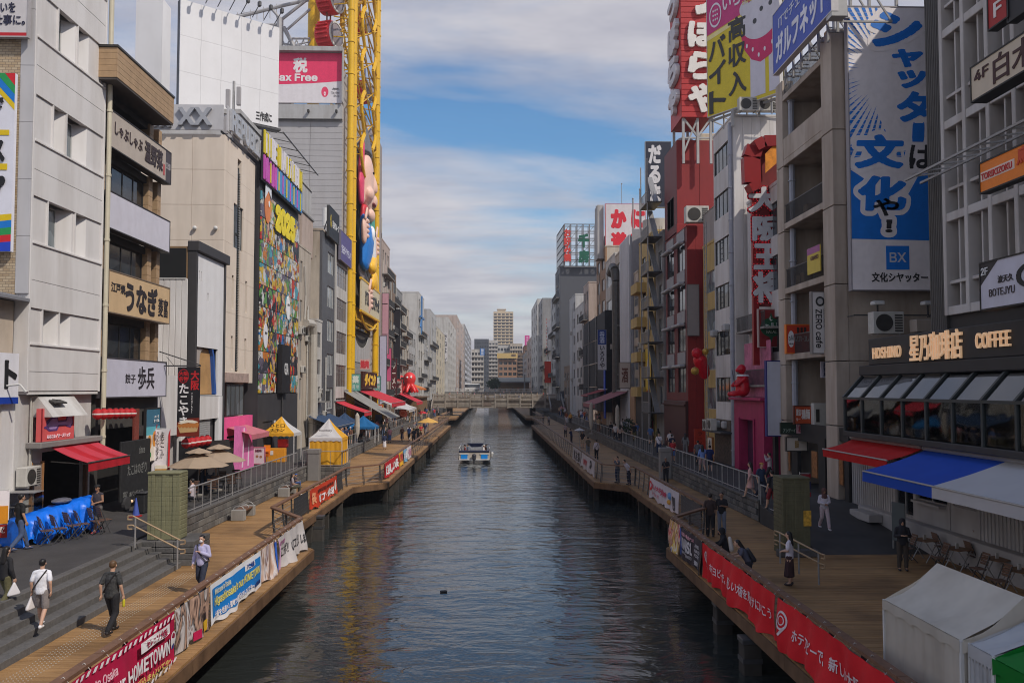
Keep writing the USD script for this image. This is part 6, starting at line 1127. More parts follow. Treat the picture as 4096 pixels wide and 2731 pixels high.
# --- white office building and the narrow dumpling shop building in front of it
f=FRt(16.2);rws=[(6.4+3.25*k,8.1+3.25*k)for k in range(6)]
t=building('office_building','white office building with bands of dark windows right of the red building',f,54.35,59.2,25.6,white_r,rws,[(0.18,0.98)],win=(alu_d,glass_d),nv=3,depth=10,par=0.3)
for j in range(7):
    add(t,'west_panel',MB(FWs(54.33)).bev(16.22+0.62*j,16.22+0.62*(j+1)-0.012,-0.02,0.06,11.8,25.55,0.008),white_r);add(t,'west_panel',MB(FWs(54.33)).bev(16.22+0.62*j,16.22+0.62*(j+1)-0.012,-0.02,0.06,2.2,11.78,0.008),white_r)
pipe(t,f,54.55,0.12,2.2,25.2,0.14,M('duct_bluegrey'));pipe(t,f,54.95,0.1,2.2,25.2,0.07,palegrey);add(t,'top_pipe',MB(FWs(54.15)).path([(16.1,0.15,24.8),(16.1,0.15,25.9),(17.6,0.15,26.2)],0.11,8),palegrey)
for k,(a,h)in enumerate(((58.6,11.0),(55.6,11.2),(57.6,4.6),(56.0,4.6))):add(t,'vent_hood',MB(f).bev(a-0.3,a+0.3,0,0.5,h,h+0.5,0.1),palegrey)
add(t,'shop_front',wall(MB(f),54.6,59.1,2.2,4.4,[(55.0,56.6,2.2,4.2),(57.0,58.8,2.2,4.2)],0.05,0.06),M('dark_stucco'));ac_unit(None,f,57.2,0.6,4.45,1.3,top='white air conditioner above the costume shop front');ac_unit(None,f,58.6,0.6,4.4,1.2,top='grey air conditioner next to the costume shop sign')
for k,u in enumerate((2985,3060)):p=onY(u,440,54);ac_unit(None,FWs(53.6),p[0],-0.4,25.7,1.5,top=('left' if k==0 else 'right')+' rooftop air conditioner on the white office building')
m=MB(f)
for a in(59.5,60.1):m.bar((a,0.5,2.4),(a,0.5,19.5),0.05)
[m.bar((59.5,0.5,h),(60.1,0.5,h),0.04)for h in np.arange(2.8,19.5,0.4)];t2=thing('scaffold_ladder','tall grey steel ladder frame between the white office and the red building','ladder',(15.7,61,2.3));add(t2,'ladder',m,steel)
building('ochre_slot_building','narrow ochre building squeezed between the white office and the red building',FRt(16.95),59.6,65.3,18.5,yel_w,rows(5,17,4),[(0.15,0.85)],win=(alu,glass_g),nv=2,depth=9);building('grey_panel_building','blank beige grey panel wall above the ochre slot building',FRt(17.0),59.4,65.3,21.2,M('panel_beige_grey',(0.35,0.31,0.29),0.7,0.08,grime=0.2),[],[],h0=16.6,depth=7,par=0.1)
f=FRt(17.0);t=building('dumpling_building','narrow white building behind the red dumpling restaurant sign',f,46.0,54.0,19.5,white_r,[(9.5,11.6),(13.2,15.3),(16.5,18.5)],[(0.2,0.45)],win=(alu_d,glass_d),nv=1,depth=8)
clutter(t,f,48,54,5,14,3,44,2)
ry=49.6;RF=FWs(ry);rx=lambda u:onY(u,900,ry)[0];rz=lambda v:onY(3050,v,ry)[2]
t=thing('dumpling_sign','tall red fin sign with four white bulb edged characters reading down','sign',(rx(3050),ry,rz(1215)))
dr=M('sign_red_metal',rgb(140,20,24),0.45,0.1,grime=0.1)
add(t,'board',MB(RF).box(rx(3012),rx(3108),-0.3,0,rz(1225),rz(760)).box(rx(3034),rx(3108),-0.2,0.1,rz(759),rz(592)),M('sign_dark_red',rgb(112,30,30),0.5,0.3,2))
pts=[(rx(3015),rz(770)),(rx(3000),rz(740)),(rx(2998),rz(640)),(rx(3012),rz(598)),(rx(3045),rz(580)),(rx(3098),rz(578))]
for p,q in zip(pts[:-1],pts[1:]):add(t,'arch_duct',MB(RF).bar((p[0],0.35,p[1]),(q[0],0.35,q[1]),1.0,0.66),dr)
add(t,'picture_panel',MB(RF).prism([(rx(3048),rz(705)),(rx(3048),rz(630)),(rx(3098),rz(580)),(rx(3100),rz(660))],0.7,0.76),M('food_picture_orange',rgb(225,140,40),0.5,0.5,3))
wl=paint(205,206,210,rough=0.4);bulb=M('red_bulb',(0.75,0.03,0.05),0.3,0.02,emit=0.5)
for ch,u0,u1,v0,v1 in(('大',2994,3112,752,848),('阪',3008,3112,866,964),('王',3012,3114,978,1078),('将',3008,3114,1090,1210)):
    g=fit(text(ch,4),rx(u0),rx(u1),rz(v1),rz(v0));g=g.buffer(0.03,3);add(t,'character',MB(RF).poly(g,0.1,0.2),wl)
    go=g.buffer(0.075,4);add(t,'character_rim',MB(RF).poly(go,0.02,0.12),dr);m=MB(RF)
    for gg in getattr(go,'geoms',[go]):
        for ring in[gg.exterior]+list(gg.interiors):
            for s_ in np.arange(0,ring.length,0.2):q=ring.interpolate(s_);m.ball((q.x,0.14,q.y),0.028,0)
    add(t,'bulbs',m,bulb,kind='stuff')
add(t,'spine',MB(RF).bar((rx(3020),-0.1,rz(770)),(rx(3020),-0.1,rz(1460)),0.35,0.3),dr)
x0,x1,z0,z1=rectY(49.2,3030,3128,1240,1387);
leaf=shapely.union_all([affinity.scale(Point(0.5,0.52).buffer(0.36,8),1.25,0.72),Polygon([(0.5,0.93),(0.62,0.7),(0.38,0.7)]),Polygon([(0.5,0.1),(0.62,0.34),(0.38,0.34)])])
sign('halal_sign','square dark red sign with a green arabesque emblem reading HALAL',FWs(49.2),x0,x1,z0,z1,0,0.25,(128,26,26),[('حلال',0.25,0.75,0.47,0.65,(200,205,200),3,False,'ar'),('HALAL',0.29,0.71,0.36,0.44,(195,205,195),2,False,'lat')],edge=(170,150,145),shapes=[((30,84,56),leaf),((200,205,200),Point(0.5,0.76).buffer(0.065).difference(Point(0.53,0.78).buffer(0.055)))])
x0,x1,z0,z1=rectY(43.6,3140,3238,1302,1412)
sign('restaurant_sign','orange red restaurant sign with a white oval beside the white vertical cafe sign',FWs(43.6),x0,x1,z0,z1,0,0.25,(196,62,32),[('MITHILA',0.33,0.98,0.42,0.6,(235,225,220),2,False,'lat'),('حلال',0.07,0.28,0.44,0.64,(60,60,60),2,False,'ar'),('HALAL',0.09,0.27,0.3,0.36,(60,60,60),1,False,'lat')],edge=(230,120,30),shapes=[((222,218,220),affinity.scale(Point(0.175,0.5).buffer(0.13),1,2.3)),((60,40,36),sbox(0.42,0.72,0.52,0.92)),((60,40,36),sbox(0.56,0.72,0.66,0.92)),((60,40,36),sbox(0.7,0.72,0.8,0.92))])
x0,x1,z0,z1=rectY(39.6,3240,3298,1172,1412);g=affinity.rotate(text('ZERO cafe',4,'lat'),-90,origin=(0,0));g2=affinity.rotate(text('DOUTONBORI',1,'lat'),-90,origin=(0,0))
sign('cafe_sign','white vertical cafe sign with sideways black letters and a round black emblem',FWs(39.6),x0,x1,z0,z1,0,0.3,(198,194,192),(),edge=(120,115,112),shapes=[((46,44,46),affinity.scale(Point(0.55,0.85).buffer(0.33),1,0.25)),((170,168,168),affinity.scale(Point(0.55,0.85).buffer(0.2),1,0.25)),((46,44,46),fit(g,0.2,0.68,0.08,0.72)),((70,66,66),fit(g2,0.78,0.9,0.42,0.72))])
x0,x1,z0,z1=rectY(45.6,3060,3122,1446,1740);sign('blank_sign','tall blank white sign with blue edges standing out beside the pink arch',FWs(45.6),x0,x1,z0,z1,0,0.3,(186,188,200),(),edge=(40,44,110));p=onY(3115,1675,45.4);t2=thing('spiky_ornament','small black spiky ornament at the lower corner of the blank white sign','ornament',p);m=MB();[m.tube(p,p+0.33*np.array([math.cos(q),-0.1,math.sin(q)]),0.015,4)for q in np.arange(0,2*PI,PI/4)];add(t2,'spikes',m,steel_d)
x0,x1,z0,z1=rectY(42.5,3174,3238,1625,1692);sign('orange_menu_sign','orange sign with white brush characters beside a cream cabinet',FWs(42.5),x0,x1,z0,z1,0,0.2,(178,72,34),[('鴉麺',0.4,0.94,0.25,0.85,(215,205,200),4),('激旨',0.06,0.36,0.45,0.85,(215,205,200),3),('らー',0.08,0.32,0.15,0.34,(215,205,200),2)],edge=(90,40,25))
x0,x1,z0,z1=rectY(42.3,3242,3310,1612,1702);t2=thing('switch_cabinet','cream metal cabinet on the pillar above the dark passage','cabinet',(x0,42.3,z0));add(t2,'case',MB(FWs(42.3)).bev(x0,x1,0,0.4,z0,z1,0.03),ac_mat);add(t2,'louvre',MB(FWs(42.3)).box(x0+0.12,x0+0.3,0.4,0.415,z0+0.2,z1-0.3),alu_d)
x0,x1,z0,z1=rectY(43.0,3122,3182,1693,1732);sign('green_sign','dark green sign with pale katakana below the blank white sign',FWs(43.0),x0,x1,z0,z1,0,0.15,(34,52,40),[('アンデーイ',0.1,0.92,0.1,0.5,(150,165,150),2)],edge=(30,40,32));x0,x1,z0,z1=rectY(42.8,3185,3240,1697,1732);sign('pink_notice','pale pink notice board right of the dark green sign',FWs(42.8),x0,x1,z0,z1,0,0.1,(196,150,160),[('おでん',0.1,0.9,0.15,0.85,(160,50,70),3)])
x0,x1,z0,z1=rectY(41.5,3281,3310,1446,1510);sign('white_notice','small white notice with blue brush marks on the balcony pillar',FWs(41.5),x0,x1,z0,z1,0,0.1,(200,198,215),[('居酒屋',0.3,0.7,0.08,0.92,(60,60,90),3,True)])
x0,x1,z0,z1=rectY(43.3,3142,3222,1750,1800);sign('entrance_sign','white entrance sign with a tan panel over the dark passage',FWs(43.3),x0,x1,z0,z1,0,0.2,(196,186,176),[('囲碁',0.4,0.6,0.2,0.8,(150,120,60),2)],edge=(70,65,60));p=onX(3240,1400,16.0);sign('balcony_poster','yellow and purple poster on a balcony railing',FRt(15.95),39.3,40.9,13.0,14.3,0,0.06,(205,180,70),[('GRAND',0.3,0.9,0.5,0.65,(110,80,60),2,False,'lat')],shapes=[((160,90,140),sbox(0,0.75,1,1))],rev=True)
# ground floor of that row: dark shop fronts
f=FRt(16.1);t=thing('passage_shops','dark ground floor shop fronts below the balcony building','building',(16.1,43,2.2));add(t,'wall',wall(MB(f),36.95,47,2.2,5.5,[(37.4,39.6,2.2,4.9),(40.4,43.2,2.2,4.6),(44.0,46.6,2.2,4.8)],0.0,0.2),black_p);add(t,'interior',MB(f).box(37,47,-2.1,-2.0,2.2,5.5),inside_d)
for a in(37.5,40.5,44.2):add(t,'poster',MB(f).box(a,a+0.7,0.002,0.03,2.9,4.2),M(f'poster_mix_{int(a)}',rgb(150,100,60),0.5,0.8,7))
# pink arch shop with its figure
t=thing('pink_arch_shop','magenta painted arch doorway shop on the right promenade','building',(15.8,52,2.2));f=FRt(15.8);mg=M('magenta_paint',rgb(158,36,84),0.55,0.2,2.5,grime=0.25)
add(t,'front',wall(MB(f),47.6,53.4,2.2,6.6,[(49.4,52.2,2.2,5.4)],0,0.6),mg);add(t,'ledge',MB(f).bev(47.4,53.8,-0.8,0.25,6.6,6.78,0.02),mg);add(t,'door',MB(f).box(49.4,52.2,-0.55,-0.5,2.2,5.4),M('purple_door',(0.06,0.012,0.04),0.5,0.6,14));add(t,'side',MB(FWs(47.58)).box(15.8,17.0,0,0.02,2.2,6.6),mg);add(t,'moulding',MB(f).bev(49.2,49.4,0,0.08,2.2,5.5,0.02).bev(52.2,52.4,0,0.08,2.2,5.5,0.02),mg)
add(t,'mural_board',MB(FRt(16.5)).box(48.2,53.2,0,0.05,6.8,10.2),M('pink_streaks',rgb(190,110,140),0.6,0.5,1.8))
p=onX(2985,1640,15.6);c=np.array([15.7,51.2,6.78]);t=thing('red_figure','red seated ape like figure in a white collar on the ledge of the pink arch','sculpture',c);q=hull((c+[0,0,0.5],(0.45,0.5,0.5)),(c+[0,0,1.2],(0.35,0.4,0.3)))+hull((c+[-0.1,-0.1,1.75],(0.3,0.3,0.32)))+hull((c+[-0.35,-0.15,1.68],(0.15,0.18,0.14)))
for s_ in(-1,1):q+=hull((c+[0,s_*0.42,1.15],(0.16,)*3),(c+[-0.5,s_*0.35,0.75],(0.13,)*3))+hull((c+[0,s_*0.3,0.3],(0.2,)*3),(c+[-0.7,s_*0.35,0.2],(0.16,)*3))
q=q.refine_to_length(0.2);q=trimesh.Trimesh(q.to_mesh().vert_properties[:,:3],q.to_mesh().tri_verts);trimesh.smoothing.filter_taubin(q,iterations=6);add(t,'body',MB().tm(q),M('gloss_red',rgb(196,22,40),0.3),smooth=True);add(t,'collar',MB().lathe([(0.3,1.36),(0.42,1.3),(0.34,1.42)],c,14),paint(220,220,220));add(t,'stick',MB().tube(c+[-0.6,-0.35,0.8],c+[-0.75,-0.3,1.7],0.02),steel_d)
t=thing('costume_shop_front','dark cluttered shop front below the white office building','building',(16,57,2.2));f=FRt(16.08);add(t,'display',MB(f).box(54.7,59.0,0,0.05,2.2,4.3),M('shop_display',(0.09,0.065,0.05),0.6,0.95,5));add(t,'canopy',MB(f).bev(54.5,59.2,0.06,0.9,4.3,4.42,0.02),steel_d);add(t,'wall_sign',MB(f).box(54.8,59,0.06,0.12,4.45,5.2),M('shop_display'))
sign('standing_sign','light box sign with bulbs and black characters before the costume shop',FRt(15.0),55.4,56.5,2.4,4.0,0,0.15,(196,190,180),[('占い館',0.3,0.7,0.1,0.9,(50,45,45),4,True)],rev=True,edge=(150,95,40))
x0,x1,z0,z1=rectY(66.5,2755,2800,1718,1790);sign('red_menu_board','red standing menu board by the dark red building',FWs(64),x0-0.2,x1-0.2,2.3,4.2,0,0.1,(170,50,30),[('ラーメン',0.3,0.7,0.1,0.9,(120,30,20),3,True)])
# --- red building
f=FRt(16.0);t=building('red_building','dark red building with red west walls and paired black windows',f,66.8,75.0,20.6,dred,[(7.0+3.4*k,9.3+3.4*k)for k in range(4)],[(0.08,0.42),(0.58,0.92)],win=(alu_d,glass_d),nv=1,depth=4.2,side=rdm,par=0.2)
for k in range(6):add(t,'west_panel',MB(FWs(66.78)).bev(16.0+0.7*k,16.0+0.7*(k+1)-0.012,-0.02,0.05,2.2,20.6,0.006),rdm if True else dred)
for k in range(4):
    for c0_ in(0.08,0.58):a=66.8+8.2*c0_;add(t,'grey_spandrel',MB(f).box(a,a+2.8,0.003,0.06,9.35+3.4*k,10.35+3.4*k),M('spandrel_grey',(0.3,0.29,0.29),0.6));add(t,'window_hood',MB(f).bev(a-0.1,a+2.9,0.06,0.6,9.05+3.4*k,9.3+3.4*k,0.08),M('hood_grey',(0.36,0.35,0.35),0.5))
t2=thing('red_tower','taller bright red windowless block behind the lower red building','building',(18,73,2.2));add(t2,'wall',MB(f).box(70.45,75.4,-4.5,-0.05,20.9,28.8),dred);add(t2,'west_wall',MB(FWs(70.43)).bev(16.05,18.0,0,0.06,20.9,28.85,0.01).bev(18.03,20.2,0,0.06,20.9,28.85,0.01),rdm);add(t2,'band',MB(FWs(70.35)).bev(15.95,20.3,0,0.25,20.7,21.5,0.03),rdm);window(t2,f,71.6,74.2,21.6,24.2,-0.02,alu_d,glass_d)
x0,x1,z0,z1=rectY(66.5,2748,2794,1140,1341);sign('blank_board_sign','blank pale grey panel fixed high on the dark red building',FWs(66.5),x0,x1,z0,z1,0,0.15,(150,144,144),(),edge=(110,105,105));p=onX(2800,1440,15.2);t2=thing('red_gold_figure','small red and gold dragon like figure on the ochre slot building','sculpture',p);q=hull((p,(0.5,0.6,0.5)),(p+[0.4,0.3,-0.9],(0.4,0.4,0.5)))+hull((p+[-0.3,-0.3,0.5],(0.4,0.4,0.4)));add(t2,'body',MB().tm(q),M('gloss_red'));add(t2,'gilding',MB().ball(p+[-0.5,-0.5,-0.8],0.3,1).ball(p+[0.3,-0.4,0.6],0.25,1),M('gold_paint',(0.5,0.3,0.06),0.35,metal=0.5))
ac_unit(None,FWs(66.3),onY(2780,850,66.3)[0],0,20.7,2.2,top='large air conditioner on the roof edge of the lower red building')
t=thing('timber_shop_front','dark red timber shop base below the red building','building',(16,70,2.2));add(t,'panelling',MB(f).bev(66.7,75.0,0.01,0.25,2.2,6.3,0.04),M('maroon_timber',(0.05,0.014,0.014),0.5));add(t,'moulding',MB(f).bev(66.6,75.1,0.26,0.4,5.9,6.05,0.02),M('maroon_timber'))
# red blowfish restaurant sign box on its roof
yy=69.0;x0,x1,z0,z1=rectY(yy,2722,2860,-60,470);t=thing('red_roof_sign','towering red box sign with fat white hiragana at the top of the view','sign',(x0,yy,z0));rs=M('sign_red_ribbed',rgb(176,44,44),0.5,0.15,3)
for k in range(24):h=z0+(z1-z0)*k/24;add(t,'rib_board',MB(FWs(yy)).bev(x0,x1,-0.1,0.0,h+0.01,h+(z1-z0)/24-0.02,0.02),rs)
add(t,'box',MB().box(x0,x1,yy+0.11,yy+4.2,z0,z1),rs);hz=lambda v:onY(2760,v,yy)[2];hx=lambda u:onY(u,300,yy)[0]
for ch,v0,v1 in(('づ',-110,62),('ぼ',82,192),('ら',210,322),('や',338,452)):g=fit(text(ch,7),hx(2750),hx(2870),hz(v1),hz(v0));add(t,'character',MB(FWs(yy)).poly(g,0.05,0.25),paint(222,216,210));
for k,(ch,v0,v1)in enumerate((('づ',-20,85),('ぼ',105,230),('ら',240,350),('や',365,470))):p=onX(2700,v0,x0);q=onX(2700,v1,x0);add(t,'side_character',MB(FRt(x0)).poly(fit(affinity.scale(text(ch,9),-1,1),yy+0.3,yy+3.6,q[2],p[2]),0.05,0.4),paint(200,196,200))
t2=thing('roof_sign_frame','steel trestle holding the towering red box sign above the red tower','frame',(x0+2,yy,z0-3));m=MB()
for x in(x0+0.2,(x0+x1)/2,x1-0.3):
    for y in(yy+0.3,yy+3.9):m.bar((x,y,z0),(x,y,28.8 if y>70.4 else 26.5),0.2)
m.bar((x0+0.2,yy+0.3,z0),((x0+x1)/2,yy+0.3,z0-1.6),0.16).bar(((x0+x1)/2,yy+0.3,z0-1.6),(x1-0.3,yy+0.3,z0),0.16).bar((x0,yy+0.3,z0-1.7),(x1,yy+0.3,z0-1.7),0.12).bar(((x0+x1)/2,yy+0.3,z0),(x0+0.2,yy+0.3,z0-3),0.14);add(t2,'trestle',m,palegrey);t3=thing('water_tank','white domed water tank under the towering red box sign','tank',(18,74,28.8));add(t3,'tank',MB().lathe([(0.9,0),(0.9,0.9),(0.6,1.15),(0,1.25)],(17.6,74,28.9),16),offwhite,smooth=30);add(t3,'tank_box',MB().bev(18.8,21,73,75,28.9,30.3,0.05),cream)

# --- fire escape, ochre building, ribbed block and the row on to the bridge
t=thing('fire_escape','tall steel fire escape with landings left of the red building','stairs',(15.6,78,2.2));m=MB()
for k in range(7):h=5+3.3*k;add(t,'landing',MB(FRt(16.0)).box(76.4,80,0,1.4,h,h+0.1),steel_d);rm=MB(FRt(16.0));rm.box(76.4,80,1.36,1.4,h+1.05,h+1.1);[rm.box(a,a+0.03,1.36,1.39,h+0.1,h+1.05)for a in np.arange(76.4,80,0.25)];[rm.box(76.4,76.44,q,q+0.03,h+0.1,h+1.05)for q in np.arange(0,1.4,0.25)];add(t,'railing',rm,steel);add(t,'flight',MB(FRt(16.0)).bar((76.6,0.5,h),(79.8,0.5,h+3.2),0.5,0.1),steel)
for a in(76.5,79.9):add(t,'post',MB(FRt(16.0)).bar((a,1.35,2.2),(a,1.35,29),0.1),steel)
building('grey_slot_building','dark grey service wall behind the fire escape',FRt(16.1),76.3,80.1,22,midgrey,rows(5,21,5),[(0.2,0.6)],win=(alu,glass_d),depth=8)
f=FRt(16.0);t=building('ochre_building','ochre yellow building with small balconies on the right bank',f,80.3,88.4,22.8,yel_w,rows(6,22,5,0.45),[(0.1,0.3),(0.55,0.8)],win=(alu_d,glass_d),nv=2,depth=9);clutter(t,f,81,88,6,20,3,51,0)
for k in range(4):add(t,'balcony',MB(f).box(84.5,88.2,0.003,1.0,6.5+3.6*k,7.5+3.6*k),yel_w)
sign('yellow_poster','yellow poster board with a pale figure shape on the ochre building',f,81.2,84.2,5.6,11.4,0.05,0.2,(205,172,40),[('おでん',0.15,0.85,0.08,0.3,(150,60,40),3)],edge=(90,70,30),rev=True,shapes=[((190,186,190),affinity.scale(Point(0.5,0.62).buffer(0.22),1,0.9))])
t=thing('ribbed_block','white block with vertical ribbed cladding beside the ochre building','building',(15.5,94,2.2));rbm=M('ribbed_white',(0.48,0.475,0.5),0.5,0.08,grime=0.15)
for k in range(8):add(t,'rib',MB(FRt(15.4)).bev(91.6+0.85*k,91.6+0.85*k+0.5,-0.3,0.05,2.2,24.6,0.08),rbm)
add(t,'core',MB(FRt(15.4)).box(91.5,98.4,-6,-0.31,2.2,24.4),rbm);add(t,'west_wall',MB(FWs(91.48)).box(15.75,21,0,0.04,2.2,25.2),M('ribbed_west_grey',(0.3,0.29,0.31),0.6,grime=0.2))
building('window_column_building','narrow block with a column of gridded windows between the ochre and ribbed blocks',FRt(15.9),88.6,91.3,20,sand,rows(5,19,4,0.75),[(0.1,0.9)],win=(alu,glass_b),nv=3,nh=2,depth=6)
def rfar(label,a0,a1,ztop,mat,n,cols,x=16.2,win=(alu,glass_d),nv=1,clut=3,seed=0,balc=0,z0=5.2,side=None,depth=12):
    b=building('apartment_building',label,FRt(x),a0,a1,ztop,mat,rows(z0,ztop-0.6,n),cols,win=win,nv=nv,side=side,depth=depth)
    if clut:clutter(b,FRt(x),a0,a1,3,ztop-1,clut,seed,balc)
    return b
rfar('tall beige building with a dark exhaust duct on the right bank',98.6,107,24.5,sand,6,[(0.5,0.8)],clut=3,seed=61);t=thing('exhaust_duct','dark rusty exhaust duct hooked over at the top of the beige building','duct',(15.5,101,3));add(t,'duct',MB(FRt(15.8)).path([(101,0.4,3),(101,0.4,20.5),(101.5,0.5,22.0),(103.0,0.5,22.6),(104.5,0.6,22.0)],0.55,12),M('duct_rust',(0.1,0.095,0.09),0.5,0.3,metal=0.3));add(t,'bracket',MB(FRt(15.8)).box(100.3,101.7,0,0.4,9,9.1).box(100.3,101.7,0,0.4,15,15.1),steel)
rfar('light building with a gridded window wall on the right bank',107.2,116,25,offwhite,3,[(0.1,0.9)],win=(alu_w,glass_g),nv=5,clut=2,seed=62,z0=12);rfar('brown and orange topped building on the right bank',116.2,126,27.5,M('orange_brown_tile',(0.3,0.17,0.09),0.7,grime=0.2),7,[(0.1,0.4),(0.6,0.9)],clut=3,seed=63,side=sand)
t=thing('netted_building','building wrapped in black safety netting on the right bank','building',(15,118,2.2));net=M('black_netting',(0.03,0.03,0.033),0.8,0.4,2)
for k in range(6):
    for j in range(4):add(t,'net_panel',MB(FRt(15.2)).bev(109.5+4.4*k,109.5+4.4*(k+1)-0.06,-0.05,0.0+0.06*((k+j)%2),4.2+3.4*j,4.2+3.4*(j+1)-0.05,0.03),net)
add(t,'net_side',MB(FWs(109.45)).box(15.2,16.2,0,0.03,4.2,17.8),net);add(t,'blue_sheet',MB(FRt(15.1)).bev(108.6,109.8,0,0.12,3.4,10.5,0.04),paint(20,70,180));add(t,'scaffold',MB(FRt(15.1)).bar((118,0.1,4),(118,0.1,17.8),0.08).bar((127,0.1,4),(127,0.1,17.8),0.08).bar((109.5,0.1,11),(136,0.1,11),0.06),steel)
sign('vertical_sign','blue and white vertical sign with black hiragana beside the black netting',FWs(107.4),13.9,15.0,9.8,15.0,0,0.2,(198,198,205),[('いろりや',0.2,0.8,0.04,0.6,(60,58,70),4,True),('呑酒',0.2,0.8,0.66,0.96,(190,200,225),3,True)],shapes=[((40,66,140),sbox(0,0.63,1,1))],edge=(120,120,125))
rfar('pinkish beige narrow flats past the black netting',136.5,144,25,pinkish,6,[(0.1,0.4),(0.6,0.9)],clut=4,seed=64,balc=3);rfar('white building with a rounded cream shoulder on the right bank',144.2,158,22.5,offwhite,5,[(0.2,0.4),(0.6,0.8)],clut=3,seed=65);rfar('pale narrow block with a stair hood on the right bank',158.2,170,25.5,palegrey,6,[(0.1,0.3)],clut=3,seed=66)
rfar('dark grey block under the scaffold roof sign',186,200,35,M('slate_wall',(0.085,0.088,0.1),0.7,0.1),8,[(0.1,0.3),(0.5,0.7)],x=15.6,clut=3,seed=67,balc=4);rfar('low brown front by the right end of the footbridge',170.3,183,12,brownish,2,[(0.1,0.4),(0.6,0.9)],clut=3,seed=68)
t=thing('scaffold_roof_sign','open steel scaffold roof sign with red and green characters','sign',(16,184,35));y_=185.0;m=MB();x0,x1,z0,z1=rectY(y_,2258,2408,897,1068)
for i in range(7):
    x=x0+(x1-x0)*i/6;m.bar((x,y_,z0),(x,y_,z1),0.22).bar((x,y_+2.5,z0),(x,y_+2.5,z1),0.18)
    if i<6:[m.bar((x,y_,z0+(z1-z0)*j/6),(x+(x1-x0)/6,y_,z0+(z1-z0)*(j+1)/6),0.1)for j in range(6)if(i+j)%2]
for j in range(7):z=z0+(z1-z0)*j/6;m.bar((x0,y_,z),(x1,y_,z),0.18).bar((x0,y_+2.5,z),(x1,y_+2.5,z),0.15).bar((x0,y_,z),(x0-0.6,y_+14,z),0.18)
for j in range(8):m.bar((x0-0.6*j/7,y_+2*j,z0),(x0-0.6*j/7,y_+2*j,z1),0.16)
add(t,'scaffold',m,M('scaffold_grey',(0.17,0.165,0.17),0.6),kind='stuff');zf=lambda v:onY(2300,v,y_)[2];xf=lambda u:onY(u,1000,y_)[0]
add(t,'red_characters',MB(FWs(y_-0.2)).poly(fit(text('お好み焼',6,vertical=True),xf(2254),xf(2283),zf(1048),zf(918)),0,0.4),paint(205,60,50));add(t,'green_characters',MB(FWs(y_-0.2)).poly(fit(text('千',7),xf(2312),xf(2356),zf(992),zf(937)),0,0.4).poly(fit(text('房',7),xf(2312),xf(2356),zf(1052),zf(1002)),0,0.4),paint(20,92,70))
x0,x1,z0,z1=rectY(118.0,2420,2580,820,1026);sign('crab_sign','white roof sign with fat red characters and a red border',FWs(118.0),x0,x1,z0,z1,0,0.6,(206,200,202),[('か',0.13,0.52,0.53,0.9,(206,34,52),9),('に',0.64,1.0,0.53,0.9,(206,34,52),9),('道',0.13,0.52,0.12,0.46,(206,34,52),8),('楽',0.62,1.0,0.12,0.46,(206,34,52),8)],edge=(196,40,52));t=thing('roof_sign_frame','steel frame below the white and red roof sign','frame',(18,118,24));m=MB();[m.bar((x,118.4,20),(x,118.4,z0),0.25).bar((x,121,20),(x,118.4,z0+3),0.2)for x in np.linspace(x0,x1,6)];m.box(x0-1.1,x0-0.2,118.0,121,z0-0.3,z1).bar((x0-1,118,z0-0.2),(x1,118,z0-0.2),0.3);add(t,'frame',m,palegrey)
x0,x1,z0,z1=rectY(86.0,2580,2682,572,832);sign('navy_sign','navy vertical sign with white brush hiragana beside the red tower',FWs(86.0),x0,x1,z0,z1,0,0.4,(38,42,58),[('だるま',0.1,0.62,0.06,0.95,(212,210,212),6,True)],edge=(130,135,140));t=thing('cylinder_base','white round drum below the navy vertical sign','tank',(17,88,22));add(t,'drum',MB().lathe([(1.7,21),(1.7,25.6),(0,25.6)],(18.2,89,0),20),offwhite,smooth=30);add(t,'band',MB().lathe([(1.72,22.3),(1.75,22.3),(1.75,22.8),(1.72,22.8)],(18.2,89,0),20),midgrey);t=thing('flat_roof_block','pale block rising behind the ribbed block on the right bank','building',(20,100,2));add(t,'wall',MB().box(17,28,99,125,2.2,23.5),palegrey);add(t,'parapet',MB().box(16.9,28,98.9,125,23.5,23.9),sand)
for k,(u,v,y)in enumerate(((2533,1000,95),(2560,860,95),(2385,890,150),(2487,810,130))):p=onY(u,v,y);t=thing('roof_pole',('thin flag pole on the ribbed white block','tall thin pole beside the navy sign','thin antenna mast left of the white and red roof sign','antenna mast above the white and red roof sign')[k],'pole',(p[0],y,p[2]-6));add(t,'pole',MB().tube((p[0],y,p[2]-8),(p[0],y,p[2]+(6 if k==0 else 3)),0.09 if k<2 else 0.05),steel);add(t,'tip',MB().ball((p[0],y,p[2]+(6 if k==0 else 3)),0.12,1),steel)
# awnings and clutter before the bridge
awning('red_awning','small dark red awning before the black netting',FRt(15.2),108,116,0,7.2,2.6,6.5,0.2,[M('dull_red_cloth',rgb(150,40,50),0.8)]);awning('pink_awning','dusty pink awning on the right promenade below the ribbed block',FRt(15.4),92.5,104,0,7.0,3.8,5.6,0.5,[M('dusty_rose_cloth',rgb(150,92,98),0.8,0.15)])
sign('white_lamp_sign','white poster light box on the ribbed block above the pink awning',FWs(91.4),14.2,15.4,7.4,10.2,0,0.3,(190,175,165),[('酒',0.2,0.8,0.2,0.8,(110,70,60),3)],edge=(60,55,55));t=thing('tan_door_pier','tan pier beside the ochre building at street level','pier',(15.4,90,2.2));add(t,'pier',MB(FRt(15.5)).bev(88.6,91.4,-0.5,0.1,2.2,7.4,0.03),M('tan_pier',(0.4,0.25,0.15),0.7));add(t,'dark_front',MB(FRt(15.6)).box(80.3,88.5,0,0.05,2.2,7.0),M('dark_stucco'))
